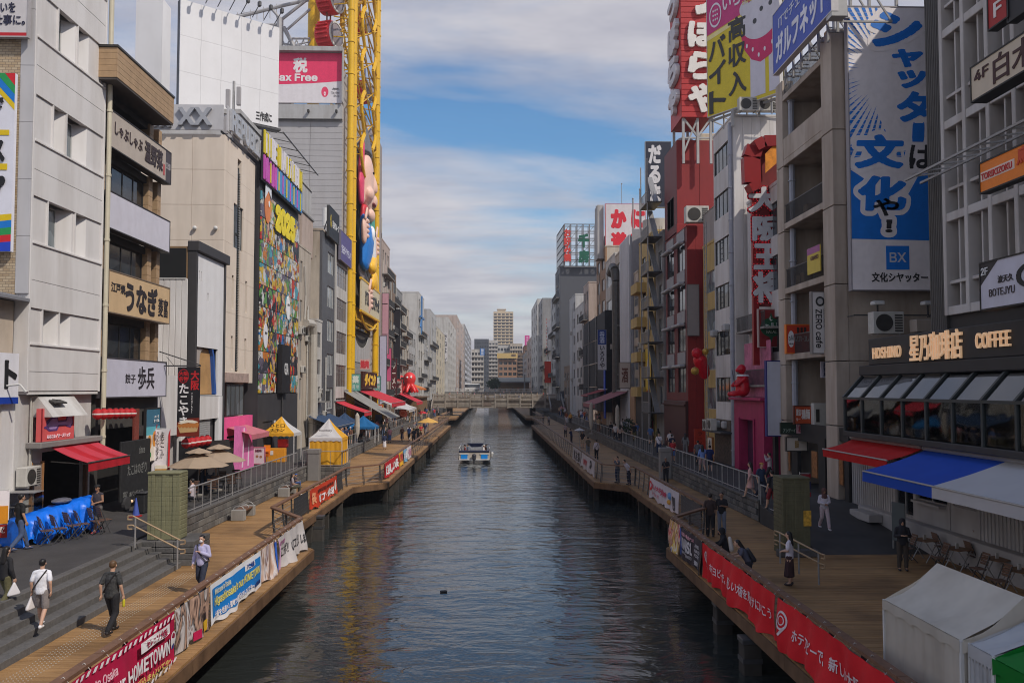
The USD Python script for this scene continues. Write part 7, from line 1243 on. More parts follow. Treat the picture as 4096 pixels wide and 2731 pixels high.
# beyond the bridge
for lab,a0,a1,zt,mt,n,cl,sd in(('beige slab past the scaffold roof sign',200.3,214,24,sand,6,[(0.2,0.4)],71),('white flat with brown eaves past the footbridge on the right',214.3,232,32,palegrey,8,[(0.1,0.3),(0.5,0.7)],72),('white wall with red fringe banners past the footbridge on the right',232.3,250,27,white_r,6,[(0.6,0.8)],73),('cream house past the footbridge on the right',250.3,270,20,cream,5,[(0.1,0.3),(0.5,0.7)],74),('grey tall flats far along the right bank',270.3,294,37,midgrey,9,[(0.1,0.3),(0.5,0.7)],75),('white tall flats far along the right bank',300,345,40,offwhite,9,[(0.1,0.2),(0.4,0.5),(0.7,0.8)],76),('pinkish flats far along the right bank',346,390,29,pinkish,7,[(0.1,0.3),(0.5,0.7)],77),('pale low flats at the far end of the right bank',391,440,25,palegrey,6,[(0.1,0.3),(0.5,0.7)],78)):rfar(lab,a0,a1,zt,mt,n,cl,x=16.8,clut=2 if a0<260 else 0,seed=sd,balc=2 if a0<260 else 0)
sign('red_vertical_panel','orange red vertical panel sign far along the right bank',FWs(232),15.0,16.8,9,15,0,0.2,(205,60,36),());m=MB(FRt(16.0));[m.prism([(a,17+1.0*k),(a+3,17.4+k),(a,17.5+k)],0,0.1)for k in range(11)for a in(236,)];t=thing('red_fringe_banner','row of small red pennants on the white wall far right','banner',(16,236,17));add(t,'pennants',m,paint(190,70,60),kind='stuff')
for k,(u,v)in enumerate(((2155,1260),(2170,1235),(2200,1290))):p=onY(u,v,300);antenna(('first','second','third')[k]+' thin roof antenna on the far right bank, counted from the canal',(p[0],300,p[2]-6),8)
t=thing('roof_trellis','faint square pipe frame on a white roof far along the right bank','frame',(20,310,40));m=MB();x0,x1,z0,z1=rectY(310,2138,2190,1252,1300);[m.bar((x,310,z0),(x,310,z1),0.2)for x in np.linspace(x0,x1,5)];[m.bar((x0,310,z),(x1,310,z),0.2)for z in np.linspace(z0,z1,3)];add(t,'frame',m,alu_w)
# ================================================================ BANNERS, TENTS, STALLS, BOAT
def banner(label,fr,a0,a1,h0,h1,base,texts=(),shapes=(),rev=False,seed=0,amp=0.045,inner=None,pm=None):
    """Cloth tied along a railing: rippled sheet, with its print following the ripples."""
    t=thing('railing_banner',label,'banner',fr[0]+fr[1]*(a0+a1)/2+np.array([0,0,h0]));r=np.random.default_rng(seed);ph=r.uniform(0,6,6);W,H=a1-a0,h1-h0
    def wv(a,h):
        q=(h1-h)/H;return amp*(0.35+q)*(np.sin(a*3.1+ph[0]+1.2*q)*0.6+np.sin(a*7.3+ph[1]-2*q)*0.45+np.sin(a*1.1+3.5*q+ph[2])*0.5)+0.06*q
    def bot(a):return h0+0.05*np.sin(a*2.3+ph[3])+0.03*np.sin(a*6+ph[4])
    A=np.linspace(a0,a1,max(12,int(W*14)));S=np.linspace(0,1,9);P=np.array([[(a,float(wv(a,h1-(h1-bot(a))*s)),h1-(h1-bot(a))*s)for s in S]for a in A])
    add(t,'cloth',MB(fr).grid(P).grid((P-[0,0.006,0])[::-1]),pm or M('banner_'+'_'.join(map(str,base)),rgb(*base),0.6,0.12,2.5,bump=0.004,bscale=6),smooth=True)
    if inner:add(t,'printed_field',MB(fr).grid(P[int(len(A)*0.04):int(len(A)*0.97),1:8]+[0,0.012,0]),paint(*inner,rough=0.6),smooth=True)
    X=lambda g:affinity.affine_transform(g,[-W if rev else W,0,0,H,a1 if rev else a0,h0]);k=0
    for col,g in shapes:
        g=g if not isinstance(g,list)else Polygon(g);k+=1;g=X(g).segmentize(0.25);add(t,'printed_shape',MB(fr).poly(g,0.014+0.003*k,0.017+0.003*k,wv),paint(*col,rough=0.65))
    for tx in texts:add(t,'lettering',MB(fr).poly(X(fit(text(tx[0],tx[6]if len(tx)>6 else 3,tx[7]if len(tx)>7 else 'cjk'),*tx[1:5])),0.022+0.003*k,0.026+0.003*k,wv),paint(*tx[5],rough=0.65))
    m=MB(fr);[m.path([(a,0.01,h1),(a,-0.1,h1+0.12),(a,-0.22,h1+0.02)],0.006,4)for a in np.arange(a0+0.1,a1,0.7)];add(t,'tie_cord',m,paint(180,175,170));return t
def prt(i,cols,sc):
    return usdkit.material(stage,f'/World/Looks/photo_print_{i}',{'g':('geometry',{}),'m':('mapping',{'scale':(1,1.6,0.7)}),'n':('noise_texture',{'scale':sc,'detail':3.0,'distortion':1.6}),'r':('rgb_ramp',{'ramp':[(0.28+0.44*k/(len(cols)-1),rgb(*c))for k,c in enumerate(cols)]}),'p':('principled_bsdf',{'roughness':0.6})},[('g.position','m.vector'),('m.vector','n.vector'),('n.fac','r.fac'),('r.color','p.base_color')],surface='p.BSDF')
PR=[prt(0,[(30,26,30),(60,44,44),(196,160,140),(40,34,36),(210,204,204),(120,84,70),(36,32,36)],1.1),prt(1,[(206,200,210),(90,64,54),(206,172,152),(226,220,222),(120,80,62),(206,196,206)],1.0),prt(2,[(60,50,90),(206,60,60),(226,200,176),(130,50,60),(222,190,80),(220,212,214),(70,60,110)],1.6)]
def rnd_shapes(pal,n,seed,smin=0.04,smax=0.16):
    r=random.Random(seed);return[(r.choice(pal),affinity.scale(Point(r.random(),r.uniform(0.15,0.85)).buffer(r.uniform(smin,smax),4),r.uniform(0.5,1),r.uniform(1.2,3)).intersection(sbox(0,0.03,1,0.97)))for _ in range(n)]
bl=FL(-RX+0.13);wt=(226,222,224)
st_=[(wt,[(x,0.92),(x+0.018,0.92),(x+0.034,1),(x+0.016,1)])for x in np.arange(0.0,0.96,0.042)]+[(wt,[(x,0.0),(x+0.018,0.0),(x+0.034,0.07),(x+0.016,0.07)])for x in np.arange(0.4,0.96,0.042)]
crest=[(wt,affinity.scale(Point(0.925,0.5).buffer(0.03),1,6)),((150,24,60),affinity.scale(Point(0.925,0.56).buffer(0.018),1,5)),((40,60,130),sbox(0.91,0.32,0.94,0.46))]
banner('long crimson football banner with white HOMETOWN lettering and a striped border',bl,13.2,18.5,1.42,2.44,(172,22,66),[('is our HOMETOWN',0.3,0.86,0.34,0.62,wt,4,'lat'),('Welcome to Osaka',0.1,0.42,0.68,0.84,(232,190,200),2,'lat'),('セレッソ大阪',0.66,0.84,0.74,0.88,(150,24,60),3),('もっと盛り上がっても飛び込まんといてや～',0.24,0.88,0.11,0.25,(226,200,110),2)],[s for s in st_]+[(wt,[(0.62,0.7),(0.88,0.72),(0.88,0.91),(0.62,0.9)])]+crest,seed=1)
banner('dark narrow banner printed with blurred faces between the crimson and the blue banner',bl,18.55,20.7,1.42,2.44,(96,78,76),(),[((206,200,200),sbox(0.3,0.02,0.33,0.98)),((190,30,80),sbox(0.5,0.02,0.66,0.22)),((214,170,40),sbox(0.8,0.03,0.95,0.28))],seed=2,amp=0.06,pm=PR[0])
banner('bright blue banner with yellow HOMETOWN lettering and a white border',bl,20.8,25.3,1.42,2.44,(222,222,226),[('Higashiosaka is our HOMETOWN',0.07,0.93,0.38,0.64,(222,212,120),3,'lat'),('Welcome to Osaka',0.07,0.34,0.7,0.84,(215,215,190),2,'lat'),('大阪を世界へ！聖地でも飛び込まんといてや～',0.07,0.78,0.13,0.29,wt,3),('FC大阪',0.68,0.82,0.74,0.88,(40,60,130),3),('FC OSAKA',0.8,0.95,0.1,0.22,(30,50,110),3,'lat')],[(wt,[(0.64,0.72),(0.84,0.73),(0.84,0.88),(0.64,0.88)])],seed=3,inner=(24,124,205),amp=0.03)
banner('pale banner printed with portrait shapes right of the blue banner',bl,25.35,27.1,1.42,2.44,(206,196,206),(),[((50,96,190),sbox(0.85,0.02,0.97,0.95))],seed=4,pm=PR[1])
banner('grey white banner with black handwritten katakana at the tip of the left boardwalk',bl,27.15,30.95,1.4,2.44,(196,190,190),[('たてこシボ！いてコンボ！',0.04,0.82,0.32,0.66,(50,48,52),2),('会社祝祭',0.03,0.3,0.74,0.88,(150,90,130),2),('しまル',0.86,0.98,0.3,0.6,(60,60,64),3)],[((206,160,196),sbox(0.0,0.05,0.04,0.95))],seed=5,amp=0.09)
banner('orange red banner with white katakana on the railing of the left recess',FL(-8.74),40.2,47.2,1.45,2.42,(196,62,34),[('ピアー休雅',0.27,0.86,0.12,0.54,wt,5),('3月31日(日) 10:00-16:00',0.24,0.82,0.62,0.82,(60,34,30),3),('祭',0.06,0.18,0.2,0.8,(222,150,110),5)],[((226,214,206),affinity.scale(Point(0.93,0.5).buffer(0.05),1,6))],seed=6)
banner('red banner with big white characters beyond the left recess',bl,54.2,62.2,1.42,2.44,(186,36,44),[('楽しい祭',0.08,0.94,0.14,0.8,wt,7)],seed=7);banner('yellow festival banner next to the red one on the left boardwalk',bl,62.4,65.4,1.42,2.44,(222,168,52),[('夏祭',0.15,0.85,0.3,0.9,(190,70,70),5)],seed=8);banner('pale blue banner right of the yellow festival banner',bl,65.6,68.4,1.42,2.44,(120,170,205),[('水都',0.1,0.9,0.25,0.85,wt,5)],seed=9);banner('white banner with faint pink lettering farthest along the left boardwalk',bl,68.6,72,1.42,2.44,(206,200,206),[('大阪',0.1,0.9,0.2,0.8,(190,130,150),4)],seed=10)
dkp=M('perforated_panel',(0.04,0.04,0.043),0.5,0.3,30)
for a0,a1,x,rt,lb in((37.2,40.0,-8.78,0,'dark perforated panel left of the orange banner on the recess railing'),(47.4,49.0,-8.78,0,'dark perforated panel right of the orange banner on the recess railing'),(34.6,38.2,8.8,1,'dark perforated panel on the right recess railing nearest the corner')):
    t=thing('railing_screen',lb,'panel',(x,a0,1.45));F=(FRt if rt else FL)(x);add(t,'sheet',MB(F).box(a0,a1,0,0.02,1.45,2.42),dkp);m=MB(F);[m.ball((a,0.02,z),0.014,0)for a in np.arange(a0+0.15,a1,0.3)for z in np.arange(1.55,2.4,0.17)];add(t,'rivets',m,steel,kind='stuff')
br_=FRt(RXR-0.13);red_b=(212,28,38)
banner('banner with colourful illustrated figures at the tip of the right boardwalk',br_,29.4,30.95,1.42,2.44,(150,70,74),(),[],rev=True,seed=11,amp=0.07,pm=PR[2])
banner('black banner with white block lettering next to the illustrated banner',br_,26.3,29.35,1.42,2.44,(44,38,46),[('VANSL',0.12,0.62,0.34,0.72,(206,200,202),5,'lat'),('MALE COMBO',0.14,0.6,0.18,0.28,(180,176,178),1,'lat'),('阪祝+集金P10',0.12,0.66,0.78,0.9,(206,150,160),3),('AND\nNACO\nFIRST',0.74,0.96,0.4,0.8,(196,190,192),1,'lat'),('道新天',0.74,0.96,0.14,0.3,(200,196,200),3)],[((70,96,170),sbox(0,0.05,0.06,0.95))],rev=True,seed=12)
ring=Point(0.07,0.62).buffer(0.05).difference(Point(0.07,0.62).buffer(0.038));lg=shapely.union_all([affinity.scale(ring,0.75,4),Polygon([(0.05,0.3),(0.062,0.28),(0.1,0.5),(0.09,0.52)]),affinity.scale(ring,0.4,2)])
banner('long red banner with white Japanese lettering, the farther of the two red ones',br_,19.5,26.25,1.38,2.44,red_b,[('ホテヨビーで、新しい大阪を見つけにいこう',0.16,0.94,0.36,0.62,(222,206,208),2)],[((222,206,208),lg)],rev=True,seed=13,amp=0.07)
banner('long red banner with white Japanese lettering, the one nearest the camera',br_,12.6,19.35,1.38,2.44,red_b,[('ホテアビーで、新しい大阪を見つけにいこう',0.16,0.96,0.36,0.62,(222,206,208),2)],[((222,206,208),lg)],rev=True,seed=14,amp=0.08)
banner('white banner with pink and red print on the railing of the right recess',FRt(8.78),38.6,45.6,1.42,2.44,(200,190,194),[('推しが大好き',0.08,0.5,0.5,0.75,(200,80,100),3),('大神',0.42,0.62,0.4,0.7,(190,60,90),4),('まつりだ',0.1,0.4,0.2,0.35,(206,110,120),2)],[((206,60,50),affinity.scale(Point(0.05,0.6).buffer(0.05),1,5)),((100,150,200),affinity.scale(Point(0.72,0.6).buffer(0.06),1,3)),((206,150,60),affinity.scale(Point(0.7,0.3).buffer(0.04),1,3)),((70,66,70),sbox(0.82,0.1,0.92,0.7))],rev=True,seed=15)
bf=FRt(RX-0.13);banner('white banner with dark brush print beyond the right recess',bf,63.8,70,1.42,2.44,(176,168,168),[('朋友祭',0.1,0.9,0.15,0.85,(70,64,66),4)],rev=True,seed=16);banner('white banner with red letters and a black figure shape beyond the right recess',bf,55.2,63.5,1.42,2.44,(186,178,180),[('WOW',0.2,0.5,0.3,0.7,(176,60,70),5,'lat')],[((50,46,50),affinity.scale(Point(0.72,0.6).buffer(0.07),1,4))],rev=True,seed=17)

# --- pillars wrapped in quilted khaki sheeting
kh=M('khaki_sheet',(0.19,0.185,0.105),0.75,0.18,3,grime=0.3);kh2=M('khaki_sheet_shade',(0.12,0.112,0.062),0.8,0.2,3,grime=0.4)
for lb,x0,x1,y0,y1,z0,z1,mt in(('khaki quilted block pillar at the end of the left granite steps',-11.66,-10.58,28.45,29.2,2.2,4.45,kh),('olive quilted block pillar with a small yellow poster on the right boardwalk',10.46,11.44,29.5,30.5,1.35,4.1,kh2)):
    t=thing('wrapped_pillar',lb,'pillar',((x0+x1)/2,y0,z0));nx,nz=9,int((z1-z0)/0.16);dz=(z1-z0)/nz
    for k in range(nz):
        for i in range(nx):
            a,b=x0+(x1-x0)*i/nx,x0+(x1-x0)*(i+1)/nx;q=0.015*math.sin(i*1.9);add(t,'quilt_block',MB().bev(a,b,y0+0.04-q,y0+0.3,z0+k*dz,z0+(k+1)*dz,0.009),mt)
    add(t,'core',MB().box(x0+0.03,x1-0.03,y0+0.3,y1,z0,z1-0.05),mt);m=MB()
    for k in range(nz):m.bev(x0-0.02,x0+0.03,y0+0.1,y1,z0+k*dz,z0+(k+1)*dz,0.02).bev(x1-0.03,x1+0.02,y0+0.1,y1,z0+k*dz,z0+(k+1)*dz,0.02)
    add(t,'side_quilting',m,mt,kind='stuff');add(t,'top',MB().bev(x0-0.02,x1+0.02,y0,y1,z1-0.06,z1+0.03,0.03),mt)
    if x0>0:add(t,'base',MB().bev(x0-0.3,x1+0.15,y0-0.35,y0-0.03,1.351,1.62,0.03),granite_d);add(t,'poster',MB().box(x0+0.72,x0+1.0,y0-0.012,y0-0.006,2.4,2.95),M('poster_yellow',rgb(206,160,60),0.5,0.6,9))
for lb,x0,y0 in(('grey steel utility cabinet below the white and yellow tent',-11.9,54.0),('dark grey utility cabinet on the right stone wall',11.2,54.6)):
    t=thing('utility_cabinet',lb,'cabinet',(x0,y0,1.35));add(t,'case',MB().bev(x0,x0+0.75,y0,y0+0.6,1.35,3.1,0.02),M('cabinet_grey',(0.22,0.21,0.2),0.5,0.1,grime=0.2));add(t,'cap',MB().bev(x0-0.03,x0+0.78,y0-0.03,y0+0.63,3.1,3.4,0.03),M('cabinet_grey'))
for lb,y in(('empty concrete ended bench by the left stone wall',37.8),('concrete ended bench with people sitting by the left stone wall',46.0)):
    t=thing('bench',lb,'bench',(-11.3,y,1.35));add(t,'end_block',MB().bev(-11.75,-11.15,y,y+0.35,1.35,1.83,0.02),concrete);add(t,'end_block',MB().bev(-11.75,-11.15,y+1.5,y+1.85,1.35,1.83,0.02),concrete);[add(t,'seat_board',MB().bev(-11.7+0.18*k,-11.54+0.18*k,y+0.36,y+1.49,1.74,1.82,0.01),rail_wood)for k in range(3)]
    m=MB();[m.path([(-11.7+0.25*math.cos(q)+0.25,yy_,1.82+0.18*math.sin(q))for q in np.linspace(0,PI,8)],0.02,6)for yy_ in(y+0.2,y+0.9,y+1.65)];add(t,'arm_loop',m,alu)

# --- tents and parasols
def tent(label,cx,cy,z,w,d,ze,zp,mats,walls=None,letters=None,name='market_tent',gable=False,val=0.25):
    t=thing(name,label,'tent',(cx,cy,z));C=[(cx-w/2,cy-d/2),(cx+w/2,cy-d/2),(cx+w/2,cy+d/2),(cx-w/2,cy+d/2)]
    for k in range(4):
        a,b=np.array([*C[k],ze]),np.array([*C[(k+1)%4],ze]);S=np.linspace(0,1,7);top=lambda u:np.array([cx,cy,zp])if not gable else(np.array([cx,cy+(d/2)*(2*u-1)*(1 if k==1 else-1),zp])if k%2 else np.array([cx,C[k][1],zp]))
        P=np.array([[(a+(b-a)*u)*(1-s)+top(u)*s-[0,0,0.1*math.sin(PI*s)*(1+0.45*math.sin(9*u+k)+0.25*math.sin(23*u+5*s))]for s in S]for u in np.linspace(0,1,13)]);add(t,'canopy_panel',MB().grid(P),mats[k],smooth=True)
        on=np.array([b[1]-a[1],a[0]-b[0],0])*0.035/np.linalg.norm(b-a);V=np.array([[a+on+(b-a)*u-[0,0,s*val*(1-0.25*abs(math.sin(u*3.14*w*2.5)))]for s in(0,0.5,1)]for u in np.linspace(0,1,41)]);add(t,'valance',MB().grid(V),mats[k])
        add(t,'leg',MB().box(C[k][0]-0.025,C[k][0]+0.025,C[k][1]-0.025,C[k][1]+0.025,z,ze),alu_w)
        if walls and walls[k]is not None:
            R=np.array([[a+(b-a)*u+[0.045*math.sin(u*23+k+s)*s+0.02*math.sin(u*51),0.05*math.sin(u*17+2*s)*s+0.02*math.sin(u*43),-(ze-z-0.05)*s]for s in np.linspace(0,1,6)]for u in np.linspace(0,1,25)]);add(t,'wall_sheet',MB().grid(R),walls[k],smooth=True)
    if letters:y_=cy-d/2;[add(t,'lettering',MB(FWs(y_-0.03)).poly(fit(text(s_,3,kd_),cx-w*q,cx+w*q,h0,h1),0,0.01),paint(*c_))for s_,q,h0,h1,c_,kd_ in letters]
    return t
ye=M('tent_yellow',rgb(232,172,44),0.7,0.1,2,trans=0.2);wh=M('tent_white',(0.62,0.61,0.61),0.7,0.08,2,trans=0.2);bu=M('tent_blue',rgb(28,104,160),0.7,0.1,2,trans=0.2);nb=M('tent_navy',rgb(44,66,96),0.75,0.15,2);cr=M('tent_cream',(0.66,0.6,0.51),0.75,0.1,2,grime=0.2,trans=0.15);gn=M('tent_green',rgb(10,130,44),0.65,0.08,2,trans=0.15)
tent('yellow fronted pop up tent of a chicken stall with a white side',-14.95,59.4,2.2,2.3,2.2,4.2,5.35,[ye,wh,wh,ye],letters=[('ひと口',0.22,4.6,4.85,(70,50,20),'cjk'),('チキン',0.22,4.32,4.55,(70,50,20),'cjk')])
pf=thing('stone_platform','small stone platform carrying the white and yellow tent','platform',(-11.2,56,1.35));[add(pf,'block',MB().bev(-12.0+0.55*i,-11.46+0.55*i,54.65,58.0,1.35+0.28*j,1.62+0.28*j,0.02),random.choice(stone_v)if 0 else stone_v[(i+j)%3])for i in range(4)for j in range(3)]
tent('white topped pop up tent with yellow walls on a stone platform',-10.98,56.3,2.2,2.15,2.2,4.05,5.3,[wh,ye,wh,wh],[ye,ye,ye,ye],[('monkey',0.2,4.45,4.62,(90,80,80),'lat')]);m=MB();c=onZ(1390,1850,2.2)
steel_fence('steel barrier round the white and yellow tent',[(-12.1,54.75),(-9.8,54.75),(-9.8,58)],2.2,1.0,0.9)
tent('bright blue pop up canopy on the left promenade',-12.3,80,2.2,2.6,2.6,3.7,4.75,[bu]*4);tent('dark blue pop up canopy behind the bright blue one',-14.8,84,2.2,2.4,2.4,4.0,4.9,[nb]*4,[None,nb,nb,nb]);awning('blue_awning','long blue cloth awning of the stalls beside the white and yellow tent',FL(-16.0),72.5,82,0,4.9,2.6,4.0,0.2,[nb]);awning('white_awning','white cloth awning over the crowd below the yellow tower',FL(-15.5),116,124,0,5.6,4,4.3,0.3,[wh])
tent('white pop up canopy in the crowd before the footbridge',-13.2,128,2.2,3.0,3.0,4.4,5.1,[wh]*4)
tent('cream market tent with closed walls on the near right boardwalk',8.42,14.25,1.35,2.05,2.55,3.35,4.02,[cr]*4,[cr]*4,gable=True,val=0.2);tent('narrow white tent squeezed between the cream and the green tent',8.85,12.62,1.35,2.7,0.6,3.32,3.95,[wh]*4,[wh]*4,gable=True);tent('bright green tent at the lower right corner of the view',8.85,10.98,1.35,2.72,2.6,3.3,3.95,[gn]*4,[gn]*4,gable=True)
def parasol(label,p,r,ht,mt,tiers=1,n=8,cat='parasol'):
    t=thing('parasol',label,cat,p);p=np.array(p,float);add(t,'pole',MB().tube(p,p+[0,0,ht+0.1],0.03,8),alu)
    for k in range(tiers):
        rr,z1,z0=r*(1-0.55*k),ht+0.22*k,ht-(0.45 if k==0 else 0.15)*r+0.22*k
        for q in range(n):
            a0,a1=2*PI*q/n,2*PI*(q+1)/n;m=MB();P=np.array([[p+[rr*s*math.cos(a),rr*s*math.sin(a),z1+(z0-z1)*s**1.15-(0.03*math.sin(PI*(a-a0)/(a1-a0))*s)]for s in(0.02,0.5,1)]for a in(a0,(a0+a1)/2,a1)]);add(t,'panel' if k==0 else 'upper_panel',m.grid(P).grid((P-[0,0,0.01])[::-1]),mt)
    add(t,'base',MB().lathe([(0,0),(0.25,0),(0.25,0.06),(0.04,0.1)],p,14),concrete);return t
bgp=M('parasol_beige',(0.46,0.35,0.25),0.8,0.1,2,trans=0.25)
parasol('nearer beige double tiered parasol behind the left fence',(-14.05,40.2,2.2),1.4,2.05,bgp,2);parasol('farther beige double tiered parasol behind the left fence',(-13.75,42.2,2.2),1.35,2.1,bgp,2);parasol('small yellow parasol on the far left boardwalk',(-7.6,100,1.35),1.25,2.5,M('parasol_yellow',rgb(232,186,100),0.75,trans=0.25));parasol('small red umbrella in the crowd near the left end of the footbridge',(-11.5,140,1.35),0.8,2.2,redc)
for lb,p,h in(('tall closed cream parasol beside the bright blue canopy',onZ(1428,1775,2.2),2.9),('closed cream parasol near the ticket kiosk',onZ(1538,1715,2.2),3.0),('closed cream parasol left of the pink awning on the right promenade',onZ(2365,1735,2.2),3.6),('closed cream parasol in front of the pink awning on the right promenade',onZ(2470,1745,2.2),3.4)):
    t=thing('closed_parasol',lb,'parasol',p);add(t,'cloth',MB().lathe([(0.06,0.5),(0.2,0.9),(0.26,h*0.55),(0.2,h*0.9),(0.04,h)],p,10),M('canvas_cream',(0.45,0.4,0.34),0.85,0.2,4));add(t,'pole',MB().tube(p,p+[0,0,h*0.5],0.03),alu);add(t,'base',MB().lathe([(0,0),(0.3,0),(0.3,0.08),(0,0.1)],p,12),concrete)

# --- stall goods on the left promenade
tp=M('blue_tarp',rgb(14,108,222),0.38,0.14,3,bump=0.02,bscale=5);t=thing('blue_tarp_stack','bright blue tarpaulin thrown over stacked tables outside the snack shop','tarpaulin',(-15.1,29,2.2))
A_,B_=np.array([-15.55,27.3]),np.array([-14.5,30.4]);rg=np.random.default_rng(8);prof=[(0.55,0.0),(0.5,0.35),(0.46,0.8),(0.3,1.0),(0.0,1.06),(-0.35,1.0),(-0.5,0.5),(-0.52,0.0)];d_=(B_-A_)/np.linalg.norm(B_-A_);n_=np.array([d_[1],-d_[0]]);P=[]
for i,u in enumerate(np.linspace(0,1,34)):
    hs=0.78+0.5*u*(1.15-u*0.35);c=A_+(B_-A_)*u;row=[]
    for j,(o,z)in enumerate(prof):w_=0.07*math.sin(i*0.9+j)+0.05*math.sin(i*2.1-j*2);q=c+n_*(o+w_*(1 if j in(0,1,2,6,7)else 0.4));row.append((q[0],q[1],2.2+max(0,z*hs+0.05*math.sin(i*1.3+j*2)*(z>0)+(0.25*max(0,math.sin(i*0.55))if j==0 else 0))))
    P.append(row)
add(t,'sheet',MB().grid(np.array(P)),tp,smooth=True);[add(t,'end_fold',MB().raw([P[q][0],P[q][3],P[q][4],P[q][7]],[[0,1,2],[0,2,3]]),tp)for q in(0,-1)];add(t,'plastic_wrap',MB().tm(hull(((-14.95,29.3,3.42),(0.3,0.45,0.1)))),M('clear_wrap',(0.14,0.14,0.17),0.25,0.4,8))
slat=M('chair_slat',(0.13,0.07,0.045),0.6,0.25,6)
def slat_chair(label,group,p,rz,tilt=0.0):
    global CH
    if CH is None:
        CH=thing('folding_chair',label,'chair',(0,0,0),group=group);m=MB()
        for x in(-0.2,0.2):m.bar((x,-0.16,0),(x,0.2,0.9),0.025).bar((x,0.2,0),(x,-0.2,0.45),0.025)
        m.bar((-0.2,-0.2,0.45),(0.2,-0.2,0.45),0.025).bar((-0.2,0.06,0.45),(0.2,0.06,0.45),0.025);add(CH,'frame',m,steel_d);[add(CH,'back_slat',MB().bev(-0.2,0.2,0.13+0.02*k,0.15+0.02*k,0.58+0.075*k,0.645+0.075*k,0.006),slat)for k in range(5)];[add(CH,'seat_slat',MB().bev(-0.2,0.2,-0.22+0.09*k,-0.14+0.09*k,0.46,0.48,0.006),slat)for k in range(4)]
        return place(CH,p,rz)
    return copy(CH,p,rz,label,group)
CH=None
for k,(u,w)in enumerate(((0.18,'first'),(0.32,'second'),(0.5,'third'),(0.62,'fourth'),(0.82,'fifth'),(0.92,'sixth'))):c=A_+(B_-A_)*u+n_*(0.82+0.05*(k%2));slat_chair(f'slatted folding chair leaning on the blue tarpaulin, {w} from the left','folding chairs before the blue tarpaulin',(c[0],c[1],2.2),90-math.degrees(math.atan2(d_[1],d_[0]))+110+6*(k%3))
def flag(name,label,p,w,h,mat,deg=0,shapes=(),texts=()):
    t=thing(name,label,'flag',p);F=rot_frame(p,deg);add(t,'cloth',MB(F).grid(np.array([[(a,0.04*math.sin(a*6+z),z)for z in np.linspace(0.3,0.3+h,8)]for a in np.linspace(0,w,8)])),mat,smooth=True);add(t,'pole',MB(F).tube((-0.02,0,0),(-0.02,0,h+0.4),0.015,6).tube((-0.02,0,h+0.34),(w,0,h+0.34),0.01,5),alu_w);add(t,'base',MB(F).bev(-0.2,0.2,-0.15,0.15,0,0.08,0.03),alu_w)
    [add(t,'printed_shape',MB(F).poly(affinity.affine_transform(g if not isinstance(g,list)else Polygon(g),[w,0,0,h,0,0.3]),0.05+0.004*i,0.053+0.004*i),paint(*c))for i,(c,g)in enumerate(shapes)];[add(t,'lettering',MB(F).poly(fit(text(s_,3,vertical=True),w*x0,w*x1,0.3+h*z0,0.3+h*z1),0.07,0.074),paint(*c))for s_,x0,x1,z0,z1,c in texts]
    return t
beer=[((216,150,40),[(0.15,0.12),(0.75,0.12),(0.85,0.34),(0.2,0.34)]),((235,225,205),[(0.17,0.34),(0.87,0.34),(0.85,0.4),(0.2,0.4)]),((206,40,46),[(0.88,0.0),(1,0.0),(1,1),(0.9,0.9)])]
flag('shop_flag','white beer flag with vertical black writing beside the takoyaki banner',(-16.2,40.0,2.2),0.82,2.9,M('flag_white',rgb(222,214,216),0.7,0.08),10,beer,[('生ビール',0.5,0.68,0.55,0.95,(60,50,50)),('うりたてますよ',0.24,0.4,0.5,0.95,(60,50,50))])
flag('shop_flag','red and white beer flag at the left edge of the view',(-16.05,27.3,2.2),0.4,1.5,M('flag_white'),15,[((176,30,36),sbox(0,0,0.3,1)),((216,140,30),sbox(0.3,0.3,0.98,0.68)),((150,30,30),sbox(0,0,1,0.28))],[('新乳',0.2,0.8,0.1,0.24,(230,210,200))]);flag('shop_flag','red flag on a white pole by the dark red shop base',onZ(2608,1762,2.2),0.5,1.7,M('flag_red',rgb(150,40,56),0.7,0.3,5),0)
flag('country_flag','striped red white and navy flag by the dark passage',onY(3200,1960,36)-[0,0,0.6],0.55,1.0,paint(205,205,210),20,[((150,40,50),sbox(0,0.8,1,1)),((40,46,86),sbox(0,0.34,1,0.66)),((150,40,50),sbox(0,0,1,0.2))])
t=thing('display_case','clear acrylic food display case on the promenade at the far left','display case',(-15.9,28.6,2.2));cx,cy=-15.85,28.3;add(t,'case',MB().box(cx-0.45,cx+0.5,cy,cy+0.01,2.9,3.8).box(cx+0.49,cx+0.5,cy,cy+0.6,2.9,3.8),pane_clear);add(t,'stand',MB().bev(cx-0.3,cx+0.5,cy+0.1,cy+0.6,2.2,2.9,0.02),offwhite);add(t,'tray',MB().bev(cx-0.6,cx+0.2,cy-0.1,cy+0.4,3.3,3.36,0.02),steel_d);add(t,'frame',MB().box(cx-0.45,cx+0.5,cy,cy+0.6,3.8,3.83).box(cx-0.46,cx-0.44,cy,cy+0.02,2.9,3.8),alu)
t=thing('food_cart','black chalk lettered food cart outside the dark shop front','cart',(-15.4,37,2.2));F=FL(-15.3);add(t,'board',MB(F).bev(34.7,37.6,-0.1,0,2.6,5.1,0.02),M('chalk_black',(0.02,0.02,0.021),0.7,0.5,6));ck=paint(128,128,124,rough=0.9)
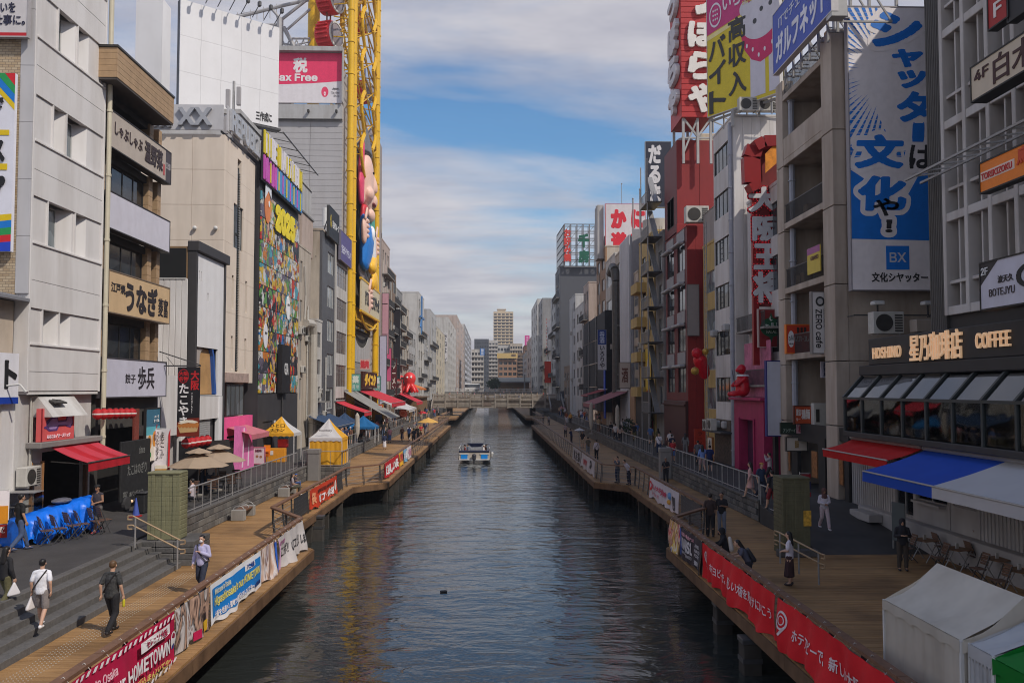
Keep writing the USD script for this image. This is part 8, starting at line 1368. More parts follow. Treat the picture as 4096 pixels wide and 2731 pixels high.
add(t,'chalk_lettering',MB(F).poly(fit(text('たこはのぎり',0),35.3,37.2,3.65,4.1),0.004,0.008).poly(fit(text('since',0,'lat'),36.4,37.0,4.5,4.8),0.004,0.008).poly(fit(text('2017',2,'lat'),34.9,35.3,2.8,3.0),0.004,0.008).poly(fit(text('ありがとう',0),35.5,36.9,2.75,2.95),0.004,0.008),ck);[add(t,'wheel',MB(F).lathe([(0,0.0),(0.3,0.0),(0.3,0.14),(0,0.14)],(a,-0.05,2.5),16,1),steel_d)for a in(35.2,37.2)];add(t,'lamp',MB(F).ball((35.6,0.06,2.55),0.07,1),lit);add(t,'table',MB(F).bev(37.7,38.2,-0.2,0.4,3.0,3.06,0.02),fascia_wood)
for k,(a,d,lb)in enumerate(((35.0,1.2,'dark slatted stack of stools left of the food cart'),(34.6,0.9,'dark covered crate beside the snack shop doorway'),(36.4,1.0,'dark barrel table before the food cart'))):t=thing('stall_furniture',lb,'furniture',(-15.3+d,a,2.2));add(t,'body',MB(FL(-15.3)).bev(a-0.2,a+0.2,d-0.2,d+0.2,2.2,3.0,0.04),M('chalk_black'));add(t,'top',MB(FL(-15.3)).bev(a-0.24,a+0.24,d-0.24,d+0.24,3.0,3.06,0.02),steel_d)
t=thing('traffic_cone','small blue and red cone by the food cart','cone',(-14.2,33.6,2.2));add(t,'cone',MB().lathe([(0.14,0.05),(0.02,0.75),(0,0.75)],(-14.2,33.6,2.2),12),paint(70,90,170));add(t,'base',MB().box(-14.38,-14.02,33.42,33.78,2.2,2.26),paint(170,40,40))
t=thing('tarp_screen','black tarpaulin screen round a closed booth behind the beige parasols','screen',(-15.3,45,2.2));bt=M('black_tarp',(0.025,0.025,0.027),0.45,0.3,3,bump=0.02,bscale=3);add(t,'front_sheet',MB(FWs(43.4)).box(-16.2,-14.6,0,0.03,2.2,4.6),bt);add(t,'side_sheet',MB(FL(-14.6)).prism([(43.4,2.2),(47.8,2.2),(46.4,4.5),(43.4,4.6)],0,0.03),bt)
t=thing('pink_sweets_panel','tall slanted pastel pink panel of a sweets shop by the pink doorway','sign',(-15.4,50.5,2.2));add(t,'panel',MB(FL(-15.3)).prism([(49.6,2.3),(53.6,2.3),(53.5,3.6),(51.6,5.0),(49.7,5.1)],0,0.08),M('pastel_pink',rgb(224,120,178),0.5,0.25,3));add(t,'stripe',MB(FL(-15.3)).prism([(51.0,2.5),(51.2,2.5),(51.5,4.9),(51.3,4.9)],0.082,0.1).prism([(52.2,2.5),(52.4,2.5),(52.5,4.1),(52.3,4.2)],0.082,0.1),paint(235,210,226))
sign('menu_board','white and pink menu board standing left of the chicken tent',FWs(56.2),-16.0,-15.25,2.3,3.35,0,0.06,(222,206,212),[('MENU',0.2,0.8,0.75,0.9,(120,60,80),1,False,'lat')],edge=(200,120,140),shapes=[((170,120,90),affinity.scale(Point(0.35,0.45).buffer(0.12),1,0.7)),((170,120,90),affinity.scale(Point(0.68,0.42).buffer(0.12),1,0.7))])
t=thing('stall_counter','orange counter with goods under the yellow chicken tent','counter',(-15,58.5,2.2));add(t,'front',MB().bev(-15.7,-14.4,58.2,58.7,2.2,3.15,0.02),paint(222,150,40));add(t,'notice',MB(FWs(58.19)).box(-15.6,-15.2,0,0.01,2.7,3.0),paint(225,220,215));add(t,'drink_machine',MB().bev(-15.1,-14.4,58.9,59.3,3.15,3.75,0.05),gred);[add(t,'machine_lid',MB().ball((-15.0+0.25*k,59.1,3.82),0.11,1),paint(60,140,200))for k in range(3)]
t=thing('stacked_chairs','stack of bright orange plastic chairs behind the menu board','chairs',(-15.5,57.6,2.2));[add(t,'chair_shell',MB().bev(-15.75,-15.3,57.3,57.75,2.65+0.09*k,2.68+0.09*k,0.012).bev(-15.75,-15.3,57.72+0.02*k,57.76+0.02*k,2.68+0.09*k,3.05+0.09*k,0.012),paint(232,130,30))for k in range(5)];add(t,'legs',MB().box(-15.72,-15.69,57.32,57.35,2.2,2.65).box(-15.35,-15.32,57.32,57.35,2.2,2.65),alu)
for k,(x,y)in enumerate(((-13.2,38.4),(-13.0,40.6),(-13.4,42.8))):
    t=thing('cafe_table',f'small dark round table behind the left fence, {("nearest", "middle", "farthest")[k]} of three','table',(x,y,2.2));add(t,'top',MB().lathe([(0,0.72),(0.32,0.72),(0.32,0.75),(0,0.75)],(x,y,2.2),16),steel_d);add(t,'stem',MB().tube((x,y,2.2),(x,y,2.92),0.03),steel_d);add(t,'foot',MB().lathe([(0,0),(0.25,0),(0.25,0.03),(0,0.04)],(x,y,2.2),12),steel_d)
    for q in(-0.6,0.6):s_=f'black wire chair {"left" if q < 0 else "right"} of the {("nearest", "middle", "farthest")[k]} round table behind the left fence';slat_chair(s_,'dark chairs behind the left fence',(x+q*0.4,y+q,2.2),0 if q<0 else 180)
oc=onY(1612,1652,118);t=thing('round_shop_lantern','big round orange lantern sign in the crowd below the yellow tower','lantern',oc);add(t,'disc',MB().lathe([(0,-0.2),(0.5,-0.2),(0.55,0),(0.5,0.2),(0,0.2)],oc,20,1),paint(222,96,60));add(t,'ring',MB().lathe([(0.3,-0.23),(0.38,-0.23),(0.38,0.23),(0.3,0.23)],oc,20,1),paint(240,170,140))
# right bank tables
tw=M('table_top_timber',(0.22,0.12,0.06),0.55,0.25,5);TB=None
for k,(u,v,lb)in enumerate(((3700,2195,'farthest'),(3830,2235,'second farthest'),(3990,2280,'second nearest'),(4080,2330,'nearest'))):
    p=onZ(u,v+30,1.5);p[2]=1.352
    if TB is None:
        TB=thing('cafe_table','','table',(0,0,0),group='folding tables under the blue and white awning');add(TB,'top',MB().bev(-0.35,0.35,-0.35,0.35,0.71,0.74,0.01),tw);m=MB();[m.bar((-0.28*s,y,0),(0.28*s,y,0.71),0.025)for s in(-1,1)for y in(-0.3,0.3)];add(TB,'crossed_legs',m,alu);add(TB,'menu_card',MB().box(-0.06,0.06,-0.02,0.02,0.74,0.9),offwhite);place(TB,p,20)
    else:TBc=copy(TB,p,20)
    tag(TB if k==0 else TBc,f'folding timber top table with a menu card on the right, {lb} from the camera')
    for q,ww in((-0.7,'left'),(0.7,'right')):slat_chair(f'folding chair at the {lb} folding table on the right, {ww} side','folding chairs under the blue and white awning',(p[0]+q*0.9,p[1]+0.2*q,p[2]),-90 if q<0 else 90)
# --- sightseeing boat
t=thing('sightseeing_boat','open sightseeing boat with a cream stern and two blue panels heading away','boat',(-1.65,81,0));cx,y0,L=-1.65,80.8,7.5;crm=M('boat_cream',(0.5,0.44,0.38),0.5,0.08,grime=0.15);bp=M('boat_blue',rgb(28,134,216),0.4,0.08)
for s in(-1,1):add(t,'pontoon',MB().lathe([(0,0),(0.36,0.05),(0.4,0.4),(0.4,L-1.2),(0.15,L-0.1),(0,L)],(cx+s*1.1,y0+L,0.12),14,1),M('pontoon_alu',(0.4,0.38,0.35),0.4,metal=0.4));add(t,'side_panel',MB().bev(cx+s*1.5-0.04,cx+s*1.5+0.04,y0,y0+L-0.6,0.5,1.15,0.03),crm);add(t,'side_fender',MB().bev(cx+s*1.56-0.02,cx+s*1.56+0.02,y0,y0+L-0.6,0.42,0.6,0.01),steel_d);add(t,'blue_panel',MB().bev(cx+s*0.98-0.32,cx+s*0.98+0.32,y0-0.05,y0-0.01,0.5,0.92,0.01),bp);add(t,'bench',MB().bev(cx+s*1.1-0.3,cx+s*1.1+0.3,y0+0.6,y0+L-1.2,0.52,0.92,0.04),crm)
add(t,'deck',MB().bev(cx-1.5,cx+1.5,y0,y0+L-0.3,0.4,0.52,0.02),crm);add(t,'stern_panel',MB().box(cx-1.5,cx+1.5,y0,y0+0.08,0.5,1.1),crm);add(t,'canopy_roll',MB().tube((cx-1.5,y0+0.05,1.22),(cx+1.5,y0+0.05,1.22),0.12,10),M('canopy_navy',(0.03,0.035,0.07),0.8));add(t,'rail',MB().path([(cx-1.5,y0,1.5),(cx-1.5,y0+L-1,1.5),(cx+1.5,y0+L-1,1.5),(cx+1.5,y0,1.5)],0.03),alu_w);add(t,'folded_awning',MB().raw([(cx-0.9,y0+L-1,1.6),(cx+0.9,y0+L-1,1.6),(cx+0.6,y0+L-1.4,1.25),(cx-0.4,y0+L-1.4,1.2)],[[0,1,2],[0,2,3]]),M('canopy_navy'));add(t,'transom_frame',MB().box(cx-1.45,cx-0.55,y0-0.06,y0,0.93,1.02).box(cx+0.55,cx+1.45,y0-0.06,y0,0.93,1.02).box(cx-1.45,cx+1.45,y0-0.3,y0,0.4,0.48),alu_w)
om=thing('outboard_motor','dark grey outboard motor on the stern of the sightseeing boat','motor',(cx,y0,0.3));add(om,'cowl',MB().tm(hull(((cx,y0-0.35,0.85),(0.22,0.25,0.18)),((cx,y0-0.32,0.5),(0.18,0.2,0.12)))),M('motor_grey',(0.06,0.06,0.075),0.35),smooth=True);add(om,'leg',MB().bev(cx-0.1,cx+0.1,y0-0.45,y0-0.2,-0.3,0.45,0.04),steel_d)
fb_=thing('boat_fender','pale inflated fender hanging on the right side of the boat','fender',(cx+1.65,y0+0.6,0.6));add(fb_,'fender',MB().tm(hull(((cx+1.68,y0+0.5,0.7),(0.14,)*3),((cx+1.74,y0+0.4,1.0),(0.14,)*3))),alu_w,smooth=True)
rw=np.random.default_rng(12);m=MB()
for k in range(90):q=abs(rw.normal(0,2.2));x,y,r_=cx+rw.normal(0,0.7+0.12*q),y0-0.4-q,rw.uniform(0.05,0.2);m.raw([(x+r_*1.8*math.cos(a),y+r_*0.7*math.sin(a),0.012)for a in np.linspace(0,5.2,6)],[[0,1,2],[0,2,3],[0,3,4],[0,4,5]])
tag(struct('wake_foam',m,M('foam',(0.35,0.36,0.35),0.6)),kind='stuff')
p=onZ(1772,2368,0.0);t=thing('floating_can','small dark can drifting in the middle of the canal','debris',p);add(t,'body',MB().tm(hull((p+[-0.06,0,0.03],(0.05,)*3),(p+[0.1,0.03,0.03],(0.05,)*3))),steel_d);add(t,'ring',MB().tm(hull((p+[0.12,0.02,0.05],(0.03,)*3))),steel)
# ================================================================ PEOPLE
_ico=[trimesh.creation.icosphere(k).vertices for k in(0,1)]
SKIN=[M('skin_light',(0.5,0.3,0.21),0.55,0.08),M('skin_mid',(0.42,0.24,0.155),0.55,0.08),M('skin_tan',(0.3,0.16,0.1),0.55,0.08)]
HAIR={'black':M('hair_black',(0.012,0.01,0.01),0.45,0.3,30),'blond':M('hair_blond',(0.12,0.065,0.03),0.5,0.4,30),'grey':M('hair_grey',(0.2,0.19,0.18),0.6,0.3,30)}
def person(label,p,rz=0,h=1.7,top=(40,40,44),bottom=(45,45,50),hair='black',pose='stand',arms=('down','down'),sleeve='short',legs='trousers',long=False,hat=None,bag=None,shoes=(60,58,58),lod=1,skin=0,mat=None,strap=None,mask=False,scarf=None,held=None,group=None):
    """A figure: one continuous body, with hair and clothes as parts. It faces +y before the turn rz (degrees, anticlockwise)."""
    s=h/1.72;ca,sa=math.cos(math.radians(rz)),math.sin(math.radians(rz));p=np.array(p,float);S=_ico[1 if lod>1 else 0]
    if lod<2:S=_ico[1]if lod==1 else _ico[0]
    W=lambda v:p+s*(np.asarray(v,float)@np.array([[ca,sa,0],[-sa,ca,0],[0,0,1]]))
    def hl(*pr):return manifold3d.Manifold.hull_points(np.vstack([np.array(c)+S*np.array(r_)for c,r_ in pr]))
    sit=pose=='sit';zo=-0.44 if sit else 0.0;lean=0.3 if pose=='bend' else 0.1 if pose=='lean' else 0.0
    def up(x,y,z):z2=z-0.92;return np.array([x,y+lean*z2*1.6,z+zo-(lean*0.55*z2 if pose=='bend' else 0)])
    hip=[np.array([d*0.09,0,0.9+zo])for d in(-1,1)]
    if sit:kn=[np.array([d*0.12,0.42,0.5])for d in(-1,1)];an=[np.array([d*0.12,0.4,0.09])for d in(-1,1)]
    elif pose=='walk':kn=[np.array([-0.1,0.17,0.5]),np.array([0.1,-0.0,0.49])];an=[np.array([-0.1,0.27,0.085]),np.array([0.1,-0.3,0.13])]
    else:kn=[np.array([d*0.1,0.02,0.49])for d in(-1,1)];an=[np.array([d*0.11,-0.02,0.085])for d in(-1,1)]
    sh=[up(d*0.165,-0.005,1.375)for d in(-1,1)];el,wr=[],[]
    for i,d in enumerate((-1,1)):
        a=arms[i]
        e,w={'down':((0.235,-0.03,1.13),(0.25,0.05,0.9)),'swing':((0.235,-0.1,1.14),(0.24,-0.06,0.92)),'fwd':((0.235,0.06,1.14),(0.23,0.2,0.98)),'phone':((0.225,0.03,1.14),(0.09,0.25,1.19)),'chest':((0.235,0.02,1.13),(0.04,0.17,1.25)),'hands':((0.225,0.02,1.13),(0.05,0.2,1.08)),'up':((0.22,0.14,1.3),(0.1,0.24,1.52)),'rail':((0.22,0.16,1.18),(0.16,0.36,1.14))}[a]
        el.append(up(d*e[0],e[1],e[2]));wr.append(up(d*w[0],w[1],w[2]))
    hd=up(0,0.03,1.6);nk=up(0,0.0,1.46)
    T=[(up(0,0,1.27),(0.165,0.1,0.15)),(up(0,0,1.05),(0.135,0.09,0.1))];G=(up(0,0,0.93),(0.155,0.105,0.1))
    B=hl(*T)+hl(T[1],G)+hl((nk,(0.05,0.052,0.05)),(up(0,0,1.37),(0.11,0.07,0.05)))+hl((nk,(0.05,)*3),(hd-[0,0.01,0.05],(0.055,0.06,0.05)))
    B+=hl((hd+[0,0,0.025],(0.074,0.09,0.082)),(hd+[0,0.015,-0.065],(0.052,0.062,0.045)))+hl((hd+[0,0.1,-0.015],(0.013,0.016,0.02)),(hd+[0,0.085,0.02],(0.009,)*3))
    for i,d in enumerate((-1,1)):
        B+=hl((sh[i],(0.055,)*3),(el[i],(0.04,)*3))+hl((el[i],(0.04,)*3),(wr[i],(0.027,)*3))+hl((hd+[d*0.076,0.0,-0.005],(0.012,0.022,0.03)))
        fd=wr[i]-el[i];fd/=np.linalg.norm(fd);sd=np.cross(fd,[0,0,1.0]if abs(fd[2])<0.8 else[1.0,0,0]);sd/=np.linalg.norm(sd);nd=np.cross(sd,fd);c=wr[i]+fd*0.05
        if lod>1:
            B+=hl((wr[i]+fd*0.02,(0.026,)*3),(c+sd*0.026,(0.016,)*3),(c-sd*0.026,(0.016,)*3),(c+fd*0.03+sd*0.028,(0.012,)*3),(c+fd*0.03-sd*0.028,(0.012,)*3))
            for k,L in enumerate((0.062,0.072,0.068,0.052)):b=c+fd*0.035+sd*(0.03-0.02*k);m1=b+fd*L*0.5-nd*0.008;e2=b+fd*L*0.85-nd*0.03;B+=hl((b,(0.0095,)*3),(m1,(0.009,)*3))+hl((m1,(0.009,)*3),(e2,(0.0075,)*3))
            b=c-fd*0.01+sd*0.03*(1 if d>0 else 1);B+=hl((b,(0.011,)*3),(b+sd*0.022+fd*0.03-nd*0.012,(0.0095,)*3))+hl((b+sd*0.022+fd*0.03-nd*0.012,(0.0095,)*3),(b+sd*0.02+fd*0.055-nd*0.02,(0.008,)*3))
        else:B+=hl((wr[i],(0.026,)*3),(c+fd*0.02,(0.034,0.026,0.034)),(c+fd*0.06,(0.022,)*3))
        B+=hl((hip[i],(0.085,0.09,0.09)),(kn[i],(0.055,)*3))+hl((kn[i],(0.055,)*3),(kn[i]*0.6+an[i]*0.4+[0,-0.02,0],(0.055,0.055,0.06)),(an[i],(0.036,)*3))+hl((an[i],(0.036,)*3),(an[i]+[0,0.12,-0.045],(0.035,0.05,0.025)))
    t=thing('person',label,'person',p,group=group)
    def put(nm,mm,m_,ref=0.05,par=None):
        if lod>1:mm=mm.refine_to_length(ref)
        me=mm.to_mesh();q=trimesh.Trimesh(me.vert_properties[:,:3],me.tri_verts,process=False)
        if lod>1:trimesh.smoothing.filter_taubin(q,iterations=6)
        q.vertices=W(q.vertices);return add(par or t,nm,MB().tm(q),m_,smooth=True if lod>1 else 50)
    bd=put('body',B,SKIN[skin],0.03)
    tm_=mat or paint(*top,rough=0.85,grime=0.0,var=0.2,scale=5,bump=0.02,bscale=11);bm_=paint(*bottom,rough=0.85,grime=0.0,var=0.2,scale=5,bump=0.02,bscale=11)
    C=hl((T[0][0],(0.185,0.122,0.165)),(up(0,-0.005,1.03),(0.165,0.118,0.1)))+hl((up(0,0,1.03),(0.165,0.118,0.1)),(up(0,0,0.88),(0.178,0.128,0.06)))+hl((sh[0],(0.062,)*3),(sh[1],(0.062,)*3),(up(0,-0.01,1.44),(0.065,0.06,0.035)))
    for i in range(2):
        if sleeve=='none':continue
        q=el[i]if sleeve=='long' else sh[i]+(el[i]-sh[i])*0.72;C+=hl((sh[i],(0.062,)*3),(q,(0.057 if sleeve=='long' else 0.064,)*3))
        if sleeve=='long':C+=hl((el[i],(0.058,)*3),(wr[i]-(wr[i]-el[i])*0.06,(0.042,)*3))
    if legs=='dress':C+=hl((up(0,0,0.95),(0.17,0.12,0.08)),(np.array([0,0.0,0.52+zo*0]),(0.24,0.2,0.05)))
    put('shirt' if legs!='dress' else 'dress',C,tm_)
    if legs!='dress':
        D=hl((G[0],(0.168,0.12,0.1)),(hip[0],(0.1,)*3),(hip[1],(0.1,)*3))
        if legs=='skirt':D+=hl((G[0],(0.165,0.118,0.09)),(np.array([0,0.02,0.3]),(0.2,0.17,0.05)))
        else:
            for i in range(2):
                k2=kn[i]if legs=='trousers' else hip[i]+(kn[i]-hip[i])*0.92;D+=hl((hip[i],(0.1,0.105,0.1)),(k2,(0.078 if legs=='trousers' else 0.092,)*3))
                if legs=='trousers':D+=hl((kn[i],(0.077,)*3),(an[i]+[0,0,0.03],(0.062,)*3))
        put('trousers' if legs=='trousers' else 'shorts' if legs=='shorts' else 'skirt',D,bm_)
    for i in range(2):put('shoe',hl((an[i]-[0,0.03,0.03],(0.045,0.05,0.05)),(an[i]+[0,0.13,-0.05],(0.045,0.06,0.033))),paint(*shoes,rough=0.6))
    if scarf:put('head_scarf',hl((hd+[0,-0.02,0.03],(0.105,0.115,0.11)),(hd+[0,-0.03,-0.06],(0.1,0.085,0.06)))+hl((nk,(0.11,0.1,0.06)),(up(0,0,1.3),(0.17,0.125,0.05))),paint(*scarf,rough=0.85))
    else:
        Hh=hl((hd+[0,-0.022,0.045],(0.086,0.095,0.085)))
        if long:Hh+=hl((hd+[0,-0.05,0.03],(0.088,0.075,0.08)),(up(0,-0.09,1.3 if long is True else 1.42),(0.1,0.045,0.06)))
        else:Hh+=hl((hd+[0,-0.05,0.0],(0.08,0.06,0.06)))
        put('hair',Hh,HAIR[hair])
    if hat:put('hat',hl((hd+[0,-0.005,0.085],(0.096,0.105,0.055)))+hl((hd+[0,0.07,0.065],(0.08,0.1,0.012))),paint(*hat,rough=0.8))
    if lod>1 and not(mask and 0):
        for d in(-1,1):add(bd,'eye',MB().ball(W(hd+[d*0.03,0.094,0.022]),0.011*s,1),paint(40,30,28))
        if not mask:add(bd,'mouth',MB().tm(trimesh.Trimesh(W(_ico[1]*[0.022,0.006,0.006]+hd+[0,0.088,-0.062]),trimesh.creation.icosphere(1).faces)),paint(150,84,78))
    if mask:put('face_mask',hl((hd+[0,0.06,-0.05],(0.058,0.045,0.04)),(hd+[0,0.085,-0.02],(0.03,0.025,0.02))),paint(222,222,226,rough=0.8))
    if strap:m=MB();pts=[up(0.13,0.05,1.45),up(0.05,0.145,1.25),up(-0.17,0.1,0.98),up(-0.19,-0.06,0.97),up(-0.02,-0.14,1.22),up(0.13,-0.06,1.45)];m.path([W(q)for q in pts],0.02*s,5);add(t,'strap',m,paint(*strap))
    if bag:
        kind,col=bag
        if kind=='pack':put('backpack',hl((up(-0.1,-0.2,1.36),(0.06,)*3),(up(0.1,-0.2,1.36),(0.06,)*3),(up(-0.11,-0.2,1.02),(0.08,)*3),(up(0.11,-0.2,1.02),(0.08,)*3)),paint(*col))
        else:w=wr[0 if kind=='left' else 1];put('carrier_bag',hl((w+[0,0,-0.14],(0.03,0.03,0.03)),(w+[-0.06,-0.09,-0.42],(0.05,0.05,0.05)),(w+[0.03,0.1,-0.4],(0.05,0.05,0.05))),paint(*col,rough=0.5))
    if held:put('held_item',hl((wr[1]+[0,0.03,-0.13],(0.033,)*3),(wr[1]+[0,0.03,-0.26],(0.033,)*3)),paint(*held,rough=0.4))
    return t
pat=M('grey_print_shirt',(0.05,0.05,0.05),0.8,0.98,16);pat2=M('floral_shirt',(0.09,0.095,0.1),0.8,0.95,14)
Z=lambda u,v,z=1.355:onZ(u,v,z)
# left foreground
person('person in a white T-shirt and grey shorts with a shoulder strap on the steps',Z(163,2508,1.69),8,1.6,(222,222,228),(132,124,122),pose='walk',arms=('down','swing'),legs='shorts',strap=(60,56,56),bag=('left',(214,208,208)),shoes=(225,222,222),lod=2)
person('person in a black printed shirt and black trousers walking away with a yellow drink',Z(445,2532),-8,1.76,mat=pat,bottom=(34,33,36),hair='blond',pose='walk',arms=('swing','down'),shoes=(40,36,36),lod=2,held=(196,186,50),strap=(40,38,40))
person('person in a lavender shirt, navy trousers and a white face mask walking towards the camera',Z(806,2378),172,1.72,(176,172,204),(46,50,66),pose='walk',arms=('chest','down'),sleeve='long',mask=True,strap=(60,58,66),lod=2)
person('person in a black top and olive trousers with a white bag at the left edge',Z(18,2448,1.86),-20,1.6,(38,37,40),(88,84,58),long=True,pose='walk',arms=('down','down'),sleeve='long',bag=('right',(214,210,212)),shoes=(206,200,206),lod=2)
person('person in a loose black shirt and blue jeans standing by the blue tarpaulin',Z(78,2202,2.205),-35,1.78,(30,30,32),(72,86,116),pose='walk',arms=('down','down'),shoes=(80,86,110),lod=2,skin=1)
person('person in a black cap, dark sleeveless top and grey shorts walking from the snack shop',Z(388,2128,2.205),168,1.68,(62,56,62),(98,94,92),pose='walk',arms=('hands','hands'),sleeve='none',legs='shorts',hat=(30,30,32),skin=2,shoes=(150,60,66),lod=2)
person('person in a navy shirt standing behind the beige parasols',(-14.3,41.8,2.2),30,1.72,(46,52,84),(70,84,110),lod=1,strap=(200,200,205));person('person in a white T-shirt and jeans behind the beige parasols',(-13.95,41.6,2.2),10,1.74,(216,214,218),(84,98,122))
person('person in a pale top seated at a round table behind the left fence',(-12.9,36.2,2.2),90,1.66,(190,180,186),(36,38,46),pose='sit',arms=('hands','hands'),shoes=(220,218,220));person('person in dark clothes seated behind the left fence beside the khaki pillar',(-12.75,34.9,2.2),100,1.68,(46,44,50),(40,44,56),pose='sit',arms=('phone','hands'),shoes=(214,212,214))
person('long haired person in a grey top seated on the concrete bench with a child',(-11.1,46.6,1.39),-70,1.62,(150,140,142),(72,70,58),long=True,pose='sit',arms=('hands','hands'),shoes=(214,206,206));person('small child with a blue balloon hat held on the lap on the concrete bench',(-11.0,46.95,1.75),-80,1.05,(62,56,70),(66,84,130),pose='sit',arms=('chest','hands'),hat=(40,90,180))
person('person in navy clothes strolling on the far left boardwalk',(-8.3,89,1.355),4,1.74,(44,46,62),(40,42,56),pose='walk');person('person in a black dress beside the navy clad stroller on the left boardwalk',(-7.75,88,1.355),0,1.62,(30,30,34),legs='dress',sleeve='none',long=True);person('person in white trousers walking by the fence on the far left boardwalk',(-9.6,97,1.355),180,1.7,(206,196,200),(214,208,206),pose='walk');person('person in a black T-shirt standing by the closed cream parasol on the left promenade',Z(1533,1752,2.2),180,1.74,(34,34,38),(70,82,104))
# right foreground
person('person in a long white tunic and brown head scarf walking with hands together',Z(3298,2116,1.9),178,1.58,(206,198,206),(196,176,180),pose='walk',arms=('hands','hands'),sleeve='long',legs='trousers',scarf=(96,66,62),skin=2,shoes=(214,210,214),lod=2)
person('person in black with a dark head scarf looking at a phone on the right boardwalk',Z(3612,2281),165,1.7,(34,33,38),(62,54,48),arms=('phone','phone'),sleeve='long',scarf=(38,36,42),skin=1,shoes=(36,34,36),lod=2)
person('person with long black hair in a white blouse and brown skirt facing the canal',Z(3160,2340),60,1.62,(206,200,210),(64,42,44),legs='skirt',long=True,arms=('hands','hands'),lod=2,shoes=(50,40,40))
person('person in a dark brown shirt and black trousers standing at the right recess',Z(2842,2146),-20,1.74,(58,44,42),(36,34,38),sleeve='long',lod=2,skin=2,arms=('down','hands'));person('person in a black top and pale jeans facing the camera at the right recess',Z(2888,2136),150,1.72,(36,34,38),(120,126,142),arms=('phone','down'),skin=2,lod=2)
person('person in a black head scarf with a white bag leaning on the right railing',(7.35,25.9,1.355),75,1.6,(32,31,36),(34,34,38),pose='lean',arms=('rail','rail'),sleeve='long',scarf=(30,30,34),bag=('pack',(206,198,190)),lod=2);person('person with a black backpack bending over the right railing',(7.6,24.4,1.355),80,1.6,(84,84,98),(44,44,52),pose='bend',arms=('rail','rail'),long=True,bag=('pack',(40,40,46)),lod=2)
person('person in black seated at the second farthest folding table on the right',Z(3912,2262,1.36),90,1.72,(30,29,33),(36,35,40),pose='sit',sleeve='long',arms=('hands','chest'),lod=2,skin=2);person('person in dark clothes seated at the right edge of the view',Z(4082,2290,1.36),80,1.7,(40,30,32),(36,34,38),pose='sit',sleeve='long',hair='black',long=True,arms=('hands','hands'))
